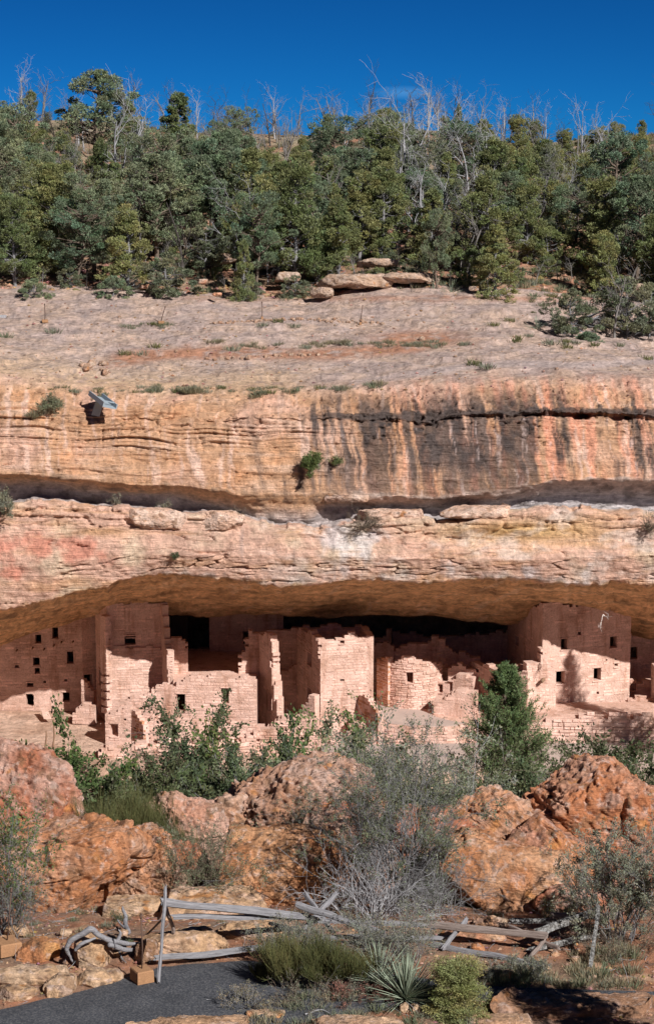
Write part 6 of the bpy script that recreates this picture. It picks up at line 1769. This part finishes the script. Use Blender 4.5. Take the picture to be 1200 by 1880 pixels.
def tuft_stuff(name, spots, label):
    acc = Acc()
    src = []
    for m_ in TUFT:
        v = np.array([q.co[:] for q in m_.vertices]); col = np.zeros(len(v) * 4, np.float32); m_.color_attributes['tint'].data.foreach_get('color', col)
        src.append((v, [p.vertices[:] for p in m_.polygons], col.reshape(-1, 4)[:, :3]))
    byk = {}
    for (p, s, k) in spots: byk.setdefault(k, []).append((p, s))
    V, Q, T, C_, MI, n = [], [], [], [], [], 0
    for k, lst in byk.items():
        v, f, c = src[k]; q = np.array([x for x in f if len(x) == 4]); t = np.array([x for x in f if len(x) == 3])
        for p, s in lst:
            a = random.uniform(0, 6.28); r = np.array([[math.cos(a), -math.sin(a), 0], [math.sin(a), math.cos(a), 0], [0, 0, 1]])
            V.append(v @ r.T * s + np.array(p)); C_.append(c); Q.append((q + n, k)); T.append((t + n, k)); n += len(v)
    qs = np.concatenate([a for a, k in Q]); ts = np.concatenate([a for a, k in T])
    mi = np.concatenate([np.full(len(a), k) for a, k in Q] + [np.full(len(a), k) for a, k in T])
    me = mesh_np(name, np.concatenate(V), [qs, ts], False, [LM_DRY, LM_SAGE, LM_EPH, LM_GREY], np.concatenate(C_), mi)
    link(name, me, label=label, kind='stuff')
sp = []
for k in range(95):
    px, Y = random.uniform(880, 1210), random.uniform(35.3, 37.2)
    f_, n_ = road_mask(np.array((px - 600) / F * Y), Y)
    if Y < float(f_) + .05: Y = float(f_) + random.uniform(.05, .5)
    if px < 1070 and 35.9 < Y: continue
    sp.append((((px - 600) / F * Y, Y, GZ_(px, Y) + .03), random.uniform(.4, .9), random.choice([0, 1, 0, 3])))
for k in range(70):
    px, Y = random.uniform(-10, 1210), random.uniform(37.0, 41.5)
    if 780 < px < 1080 and Y < 38: continue
    sp.append((((px - 600) / F * Y, Y, GZ_(px, Y) + .03), random.uniform(.25, .6), random.choice([0, 1, 3])))
for k in range(90):
    px, Y = random.uniform(460, 900), random.uniform(33.6, 35.3)
    sp.append((((px - 600) / F * Y, Y, GZ_(px, Y) + .03), random.uniform(.3, .8), random.choice([0, 1, 3])))
tuft_stuff('foreground_grass', sp, 'dry grass and weeds growing along the path and fence')
sp = []
for k in range(420):
    px, Y = random.uniform(-20, 1220), random.uniform(119.8, 134)
    p = on_hill(px, Y); sp.append((tuple(p), random.uniform(.7, 1.7), random.choice([0, 1, 3, 3])))
tuft_stuff('slope_grass', sp, 'dry grass and weeds on the ground under the trees')
sp = []
for k in range(700):
    px, Y = random.uniform(-20, 1220), random.uniform(146, 172)
    p = on_hill(px, Y); sp.append((tuple(p), random.uniform(1, 2.2), random.choice([0, 0, 0, 3])))
tuft_stuff('ridge_grass', sp, 'straw coloured dry grass on the ridge below the skyline')

# tufts on the rock
def rock_tufts(pts, label, group, s=(.5, 1.1), kinds=(1, 3, 2), lo='back', hi='face0', wide=1.3):
    for (x, y) in pts:
        p = on_cliff(x, y, lo, hi); tuft(p - Vector((0, 0, .03)), random.uniform(*s), random.choice(kinds), label, group, wide)
U = random.uniform
rock_tufts([(U(60, 640), 716 + U(-6, 6)) for _ in range(50)], 'grey-green grass tuft on the rim above the cliff, left half', 'grass tufts on the rim', (.35, .9))
rock_tufts([(x + U(-16, 16), y + U(-4, 4)) for x, y in ((357, 718), (357, 718), (290, 717), (100, 740), (75, 762), (60, 765), (470, 724), (200, 728), (690, 708), (620, 716), (356, 716), (345, 720), (100, 745)) for _ in range(3)], 'thicker grey-green tuft on the rim above the cliff', 'thick tufts on the rim', (.7, 1.3), (1, 3, 0))
rock_tufts([(U(200, 300), 598 + U(-4, 6)) for _ in range(12)], 'small tuft on the slickrock left of centre', 'small tufts on the slickrock', (.5, .9))
rock_tufts([(U(380, 860), 634 + U(-5, 5) - abs(U(0, 1)) * 2) for _ in range(50)], 'dry grass tuft along the top of the red soil', 'dry grass along the red soil', (.5, 1.1), (0, 0, 1))
rock_tufts([(x, y) for x, y in ((10, 620), (100, 612), (285, 638), (308, 597), (427, 643), (482, 600), (510, 592), (540, 600), (905, 597), (943, 625), (1010, 632), (1035, 632), (1055, 632), (560, 640), (230, 650), (260, 650), (1070, 570), (980, 545), (1010, 545), (320, 538), (305, 540), (330, 540), (870, 670), (585, 713), (895, 677), (1185, 660))], 'lone green tuft on the pale slickrock', 'lone tufts on the slickrock', (.8, 1.5), (2, 1, 3))
rock_tufts([(U(930, 1200), U(540, 640)) for _ in range(26)], 'small tuft near the fallen branches on the slickrock at right', 'tufts near the fallen branches', (.6, 1.3), (1, 3, 2), 'back', 'slick2')
# cliff bushes
def cliff_bush(label, px, py, Hh, W, lm, seed, lo='rim', hi='bottom', out=.15, n=4000, leaf=.06, stems=12, dz=0):
    p = on_cliff(px, py, lo, hi)
    return plant('cliff_bush', label, 'bush', None, shrub_mesh(seed, Hh, W, stems=stems, lv=3, kids=(5, 5), leaf=leaf, nleaf=n, spread=.6, r0=.015, wander=.2, lmat=lm, bmat=BK_BROWN, base_r=.1, twig_r=.005), p + Vector((0, -out, dz)), rx=.55)
cliff_bush('round bright green bush growing out of the upper cliff face', 572, 862, .85, 1.1, LM_OAKG, 1100, n=5200, leaf=.07)
cliff_bush('tiny green bush right of the round one on the upper cliff face', 618, 848, .3, .7, LM_OAKG, 1101, n=700)
cliff_bush('tiny round plant on the pink lower cliff band', 323, 1024, .25, .4, LM_OAK, 1102, 'lip0', 'alcove_lip', .05, 500)
cliff_bush('grey-green shrub on the ledge at the left edge of the lower cliff', 10, 940, 1.2, 1.3, LM_SAGE, 1103, 'lip0', 'band0', .2, 5200, .06)
cliff_bush('dry rootlets and twigs hanging from the crack in the lower cliff', 665, 968, .45, 2.2, LM_DRY, 1104, 'lip0', 'band0', .05, 350, .05, 40)
cliff_bush('thin dry twigs at the ledge left of centre', 438, 950, .4, .8, LM_DRY, 1105, 'lip0', 'band0', .05, 120, .05, 18)
cliff_bush('tangle of dry roots at the right edge of the lower cliff', 1188, 975, .7, 1.0, LM_DRY, 1106, 'lip0', 'band1', .05, 200, .05, 24)
cliff_bush('small leafy sprig in the dark recess at left', 215, 925, .4, .8, LM_SAGE, 1107, 'lip0', 'band0', .0, 400, .05)
cliff_bush('small sprig above the jointed ledge blocks', 303, 934, .35, .6, LM_SAGE, 1108, 'lip0', 'band0', .0, 400, .05)
cliff_bush('dark shrub on the rim above the wooden trough at left', 98, 752, .8, 1.0, LM_GREY, 1109, 'slick2', 'face1', .1, 2500, .06)
def gat(px, py, Y, lift=.03):
    p = at(px, py, Y)
    if p[2] < -14.5 + lift and Y < 38.6: p = np.array(at_z(px, py, -14.5 + lift)[:])
    return p
# ============================================================ BUILT AND FOUND WOOD IN THE FOREGROUND
def wood_mat(name, c1, c2, ax=(2, 30, 30)):
    m, n, l, p = new_mat(name)
    tc = n.new('ShaderNodeTexCoord'); mp = n.new('ShaderNodeMapping'); mp.inputs['Scale'].default_value = ax
    l.new(tc.outputs['Object'], mp.inputs[0])
    a = N(n, 'ShaderNodeTexNoise', Scale=1.4, Detail=7.0, Roughness=.7, Distortion=.6); l.new(mp.outputs[0], a.inputs['Vector'])
    r = ramp(n, [(.32, tuple(x * .35 for x in c1)), (.45, c1), (.7, c2)]); l.new(a.outputs[0], r.inputs[0])
    l.new(r.outputs[0], p.inputs['Base Color']); p.inputs['Roughness'].default_value = .85; p.inputs['Specular IOR Level'].default_value = .2
    bm = N(n, 'ShaderNodeBump', Strength=1.0, Distance=.02); l.new(a.outputs[0], bm.inputs['Height']); l.new(bm.outputs[0], p.inputs['Normal'])
    return m
W_GREY = wood_mat('weathered_grey_wood', (.20, .195, .21), (.34, .335, .355))
W_BROWN = wood_mat('weathered_brown_wood', (.22, .17, .15), (.32, .27, .25))
W_LICH = wood_mat('lichened_dark_wood', (.10, .095, .09), (.42, .42, .42), (14, 14, 14))

def plank(root, p, q, w, th, mat, name='rail', seed=0, split=True):
    """split log rail from p to q: faceted, slightly warped, with a long check along it"""
    rg = np.random.default_rng(seed)
    p, q = np.array(p, float), np.array(q, float)
    Ln = np.linalg.norm(q - p); n = 22
    t = np.linspace(0, 1, n)
    prof = np.array([(-.5, -.42), (-.12, -.52), (.38, -.46), (.52, -.05), (.46, .40), (.08, .50), (.04, .30), (-.02, .50), (-.45, .44), (-.54, .02)])
    prof = prof + rg.normal(0, .03, prof.shape)
    V = []
    wob = fbm(np.stack([t * 2.2, 0 * t + seed, 0 * t], -1), 2) * .05; wob2 = fbm(np.stack([t * 2.2, 0 * t + seed + 7, 0 * t], -1), 2) * .05
    for i in range(n):
        k = 1 + .16 * math.sin(t[i] * 9 + seed) * .5 + rg.normal(0, .02)
        if i in (0, n - 1): k *= .93
        V.append(np.stack([np.full(10, t[i] * Ln) + rg.normal(0, .008, 10) + (rg.normal(0, .03, 10) if i in (0, n - 1) else 0), prof[:, 0] * th * k + wob[i] * .6, prof[:, 1] * w * k + wob2[i]], -1))
    V = np.concatenate(V)
    Q = []
    for i in range(n - 1):
        for k in range(10):
            Q.append((i * 10 + k, i * 10 + (k + 1) % 10, (i + 1) * 10 + (k + 1) % 10, (i + 1) * 10 + k))
    V = np.concatenate([V, [[0, 0, 0], [Ln, 0, 0]]]); T = []
    for k in range(10):
        T.append((10 * n, (k + 1) % 10, k)); T.append((10 * n + 1, (n - 1) * 10 + k, (n - 1) * 10 + (k + 1) % 10))
    me = mesh_np(name, V, [np.array(Q)[:, ::-1], np.array(T)[:, ::-1]], False, [mat])
    o = link(name, me, root)
    d = Vector((q - p).tolist())
    o.matrix_basis = Matrix.Translation(Vector(p.tolist())) @ d.to_track_quat('X', 'Z').to_matrix().to_4x4()
    return o

fl = link('rail_fence', None, None, atv(290, 1800, 36.3), 'weathered grey split-rail fence section left of the bush, standing by the path', 'fence')
fr = link('rail_fence', None, None, atv(1000, 1770, 36.4), 'weathered rail fence section right of the bush, its far end covered in dark lichen', 'fence')
def P_(root, a, b, w, th, mat, name, seed):
    o = plank(root, gat(*a), gat(*b), w, th, mat, name, seed)
    o.matrix_basis = Matrix.Translation(-root.location) @ o.matrix_basis
    return o
P_(fl, (291, 1805, 36.25), (304, 1630, 36.45), .105, .05, W_GREY, 'post', 1)
P_(fl, (296, 1655, 36.30), (566, 1683, 37.3), .13, .07, W_GREY, 'rail', 2)
P_(fl, (318, 1683, 36.55), (586, 1686, 37.4), .085, .07, W_GREY, 'rail', 3)
P_(fl, (285, 1758, 36.2), (556, 1736, 36.9), .10, .07, W_GREY, 'rail', 4)
P_(fl, (304, 1660, 36.6), (319, 1712, 36.9), .07, .05, W_BROWN, 'brace', 5)
P_(fl, (544, 1660, 37.2), (705, 1714, 36.9), .12, .07, W_GREY, 'rail', 6)
P_(fl, (558, 1706, 37.4), (617, 1640, 37.7), .09, .05, W_GREY, 'cross_stake', 7)
P_(fl, (560, 1640, 37.9), (612, 1712, 37.4), .08, .05, W_GREY, 'cross_stake', 8)
P_(fl, (575, 1690, 37.5), (800, 1700, 37.6), .09, .06, W_GREY, 'rail', 9)
P_(fl, (590, 1720, 37.3), (832, 1722, 37.5), .09, .06, W_GREY, 'rail', 10)
P_(fr, (785, 1698, 37.4), (1003, 1718, 36.9), .13, .08, W_BROWN, 'rail', 11)
P_(fr, (792, 1732, 37.2), (998, 1774, 36.3), .10, .07, W_GREY, 'rail', 12)
P_(fr, (812, 1742, 37.0), (857, 1686, 37.5), .09, .05, W_GREY, 'cross_stake', 13)
P_(fr, (795, 1703, 37.9), (835, 1700, 37.6), .09, .05, W_GREY, 'rail', 14)
P_(fr, (985, 1712, 37.1), (1096, 1672, 37.9), .14, .09, W_LICH, 'rail', 15)
P_(fr, (972, 1744, 36.9), (1098, 1716, 37.5), .10, .07, W_LICH, 'rail', 16)
P_(fr, (966, 1768, 36.8), (1000, 1722, 37.1), .09, .05, W_BROWN, 'cross_stake', 17)
P_(fr, (1083, 1780, 36.8), (1098, 1664, 37.3), .10, .06, W_LICH, 'post', 18)
P_(fr, (935, 1702, 37.7), (1024, 1740, 36.85), .07, .05, W_BROWN, 'cross_stake', 19)
P_(fr, (938, 1690, 38.5), (1040, 1692, 38.6), .10, .08, W_LICH, 'rail', 20)
P_(fr, (1010, 1682, 38.5), (1140, 1680, 38.8), .12, .10, W_BROWN, 'rail', 21)

def curve_log(label, pts, rad, mat, name, cat, sides=9, seed=0, branches_=()):
    acc = Acc(); rg = np.random.default_rng(seed)
    def one(pts, rad):
        P = np.array([gat(*p, .05) for p in pts]); n = 8 * (len(P) - 1)
        t = np.linspace(0, len(P) - 1, n); Q = np.stack([np.interp(t, range(len(P)), P[:, k]) for k in range(3)], -1)
        for _ in range(3): Q[1:-1] = .25 * Q[:-2] + .5 * Q[1:-1] + .25 * Q[2:]
        R = np.interp(t, range(len(P)), rad)
        m0 = acc.n; tube_np(acc, Q, R, sides)
        V = acc.v[-1]; acc.v[-1] = V + .35 * R.mean() * np.stack([fbm(V * [5, 5, 9] , 2, off=s) for s in (1, 5, 9)], -1)
    one(pts, rad)
    for b, r in branches_: one(b, r)
    me = acc.mesh(name, [mat])
    c = np.concatenate(acc.v).mean(0)
    me.transform(Matrix.Translation(Vector((-c).tolist())))
    return link(name, me, None, Vector(c.tolist()), label, cat)
curve_log('twisted grey driftwood branch arching over the pale stone by the path', [(134, 1766, 36.2), (122, 1742, 36.1), (130, 1726, 36.1), (150, 1716, 36.1), (168, 1704, 36.1), (182, 1718, 36.15), (206, 1728, 36.3), (236, 1733, 36.6), (268, 1732, 36.9)], [.015, .04, .05, .055, .055, .05, .05, .04, .015], W_GREY, 'driftwood', 'log', seed=1,
          branches_=[([(216, 1728, 36.4), (222, 1714, 36.4), (218, 1706, 36.4)], [.04, .025, .01]), ([(200, 1734, 36.2), (232, 1745, 36.5), (262, 1742, 37.1)], [.045, .045, .01]), ([(138, 1745, 36.05), (150, 1732, 36.0), (176, 1722, 36.1)], [.03, .035, .02]), ([(216, 1738, 36.9), (224, 1760, 36.8), (232, 1768, 36.8)], [.02, .015, .006])])
curve_log('small grey root stick standing behind the driftwood', [(236, 1712, 38.4), (230, 1696, 38.4), (232, 1682, 38.5), (224, 1668, 38.5), (226, 1664, 38.5)], [.05, .045, .035, .025, .01], W_GREY, 'root_stick', 'stick', seed=2, branches_=[([(236, 1708, 38.4), (222, 1698, 38.3), (216, 1688, 38.3)], [.03, .02, .01])])
curve_log('dark curved branch leaning between the driftwood and the fence post', [(258, 1728, 37.3), (276, 1710, 37.0), (296, 1690, 36.7), (304, 1682, 36.6)], [.015, .02, .02, .01], BK_BROWN, 'leaning_branch', 'branch', 5, seed=3)
curve_log('thin dead stick lying at the bottom edge under the shrubs', [(560, 1862, 34.3), (590, 1852, 34.4), (618, 1868, 34.2)], [.015, .012, .006], BK_DEAD, 'dead_stick', 'stick', 5, seed=4)
# long branch lying over the slickrock at right, and the white branch hung on the ceiling
for k, (lab, px, Y, H, v, rx, ry, rz) in enumerate([('bleached fallen branch lying on the slickrock before the green bushes', 1010, 612, 3.0, 3, 1.35, .0, 1.9), ('second bleached fallen branch, nearer the thin lone tree', 1075, 590, 2.6, 7, 1.2, .3, .6)]):
    p = on_cliff(px, Y, 'back', 'slick2') + Vector((0, 0, .15)); s = H / 4
    o = link('fallen_branch', SNAGS[v], None, p, lab, 'branch', 'fallen branches on the slickrock'); o.scale = (s, s, s); o.rotation_euler = (rx, ry, rz)
rgk = np.random.default_rng(9)
acc = Acc(); P, R = branches(rgk, np.zeros((2, 3)), np.array([[-.2, -.3, -1.0], [.5, -.2, -.6]]), np.array([.9, .6]), np.array([.03, .025]), 7, .35, .0, .3); tubes(acc, P, R, 4)
p, d, l_, r_ = spawn(rgk, P, R, 4, .9, .5, .7, .2, np.array([.9, .6])); P2, R2 = branches(rgk, p, d, l_, r_, 4, .3); tubes(acc, P2, R2, 3)
link('hanging_branch', acc.mesh('hanging_branch', [bark_mat('white_dead_wood', (.62, .56, .52))]), None, atv(1106, 1128, 96.7), 'white dead branch caught under the lip of the overhang at right', 'branch')  # whitish wood tone of the branch itself

# marker blocks with rods
def marker(label, px, py, Y, bw, bh, rod, zz=None, name='rod_marker', seed=0, lean=0.0, bd=None, small=False):
    e = link(name, None, None, at_z(px, py, -14.47) if not small else atv(px, py, Y), label, 'marker')
    w, h = bw * Y / F / 2, bh * Y / F
    d = (bd or w * 1.1)
    b = w * .08
    V = []
    for z, s in ((0, 1.0), (h * .9, .98), (h, .90)):
        for sx, sy in ((-1, -1), (1, -1), (1, 1), (-1, 1)): V.append((sx * w * s, sy * d * s, z))
    q = []
    for l in (0, 4):
        for k in range(4): q.append((l + k, l + (k + 1) % 4, l + 4 + (k + 1) % 4, l + 4 + k))
    q += [(8, 9, 10, 11), (3, 2, 1, 0)]
    o = link('block', mesh_np('block', np.array(V), np.array(q), False, [M_BLOCK]), e); o.rotation_euler = (0, 0, .5 if not small else .2)
    a = Acc(); Hr = rod * Y / F
    tube_np(a, [(0, 0, h * .9), (lean * .3 + .015, 0, h + Hr * .4), (lean, 0, h + Hr)], .012 if not small else .022, 6)
    link('rod', a.mesh('rod', [M_RUST]), e)
    a = Acc(); tube_np(a, [(lean - .0, -.03, h + Hr - .03), (lean, .03, h + Hr + .02)], .022 if not small else .03, 6)
    link('hook', a.mesh('hook', [M_RUST]), e)
    return e
M_BLOCK = rock_mat('buff_block', col=(.33, .18, .095), attr=False, speck=.35, scale=4, bump=.01, strata=.1, spread=.1)
M_RUST, _n, _l, _p = new_mat('rusty_rod'); _p.inputs['Base Color'].default_value = (.09, .05, .035, 1); _p.inputs['Roughness'].default_value = .8
marker('buff block with a thin bent rod standing at the path edge by the fence post', 261, 1800, 36.2, 34, 24, 105)
marker('squared buff block with a thin rod at the left edge of the picture', 14, 1748, 37.4, 44, 24, 100, lean=.10)
for k, (lab, px, py, h, ln) in enumerate([('thin stake with a brown base block on the slickrock at left', 83, 592, 28, .0), ('leaning stake with a base block on the slickrock, left of centre', 296, 594, 26, .22), ('thin short stake on the slickrock near the centre', 481, 587, 26, 0), ('leaning stake on the slickrock right of the stone line', 661, 597, 30, .12)]):
    p = on_cliff(px, py, 'back', 'slick2')
    e = marker(lab, px, py, p.y, 11 if k < 2 else 4, 5, h, lean=ln, small=True, seed=k); e.location = p
# the trough (drain spout) on the rim
tz = on_cliff(178, 742, 'rim', 'face0')
M_TR, n, l, p = new_mat('painted_grey_wood'); p.inputs['Base Color'].default_value = (.27, .32, .36, 1); p.inputs['Roughness'].default_value = .6
e = link('drain_trough', None, None, atv(188, 738, 98.9), 'blue-grey open wooden drain trough tipping over the rim at left', 'trough')
def tbox(name, s, loc, rot=(0, 0, 0)):
    x, y, z = [v / 2 for v in s]
    V = np.array([(a * x, b * y, c * z) for c in (-1, 1) for a, b in ((-1, -1), (1, -1), (1, 1), (-1, 1))])
    q = np.array([(3, 2, 1, 0), (4, 5, 6, 7), (0, 1, 5, 4), (1, 2, 6, 5), (2, 3, 7, 6), (3, 0, 4, 7)])
    o = link(name, mesh_np(name, V, q, False, [M_TR]), e, loc); o.rotation_euler = rot; return o
tbox('bottom_board', (.62, 1.7, .05), (0, 0, 0)); tbox('side_board', (.05, 1.7, .22), (-.335, 0, .10)); tbox('side_board', (.05, 1.7, .22), (.335, 0, .10)); tbox('cross_bar', (.62, .05, .05), (0, -.55, .2))
tbox('support', (.4, .06, .7), (-.05, .15, -.38))
e.rotation_euler = (math.radians(12), math.radians(14), math.radians(32))
p0 = on_cliff(3, 582, 'back', 'slick2')
link('white_slab', slab('white_slab', None, [(p0.x - .25, p0.y), (p0.x + .25, p0.y), (p0.x + .25, p0.y + .3), (p0.x - .25, p0.y + .3)], p0.z + .12, .15, BK_DEAD).data)
bpy.data.objects.remove(bpy.data.objects['white_slab.001']); tag(bpy.data.objects['white_slab'], 'small white flat slab on the slickrock at the left edge', 'slab')
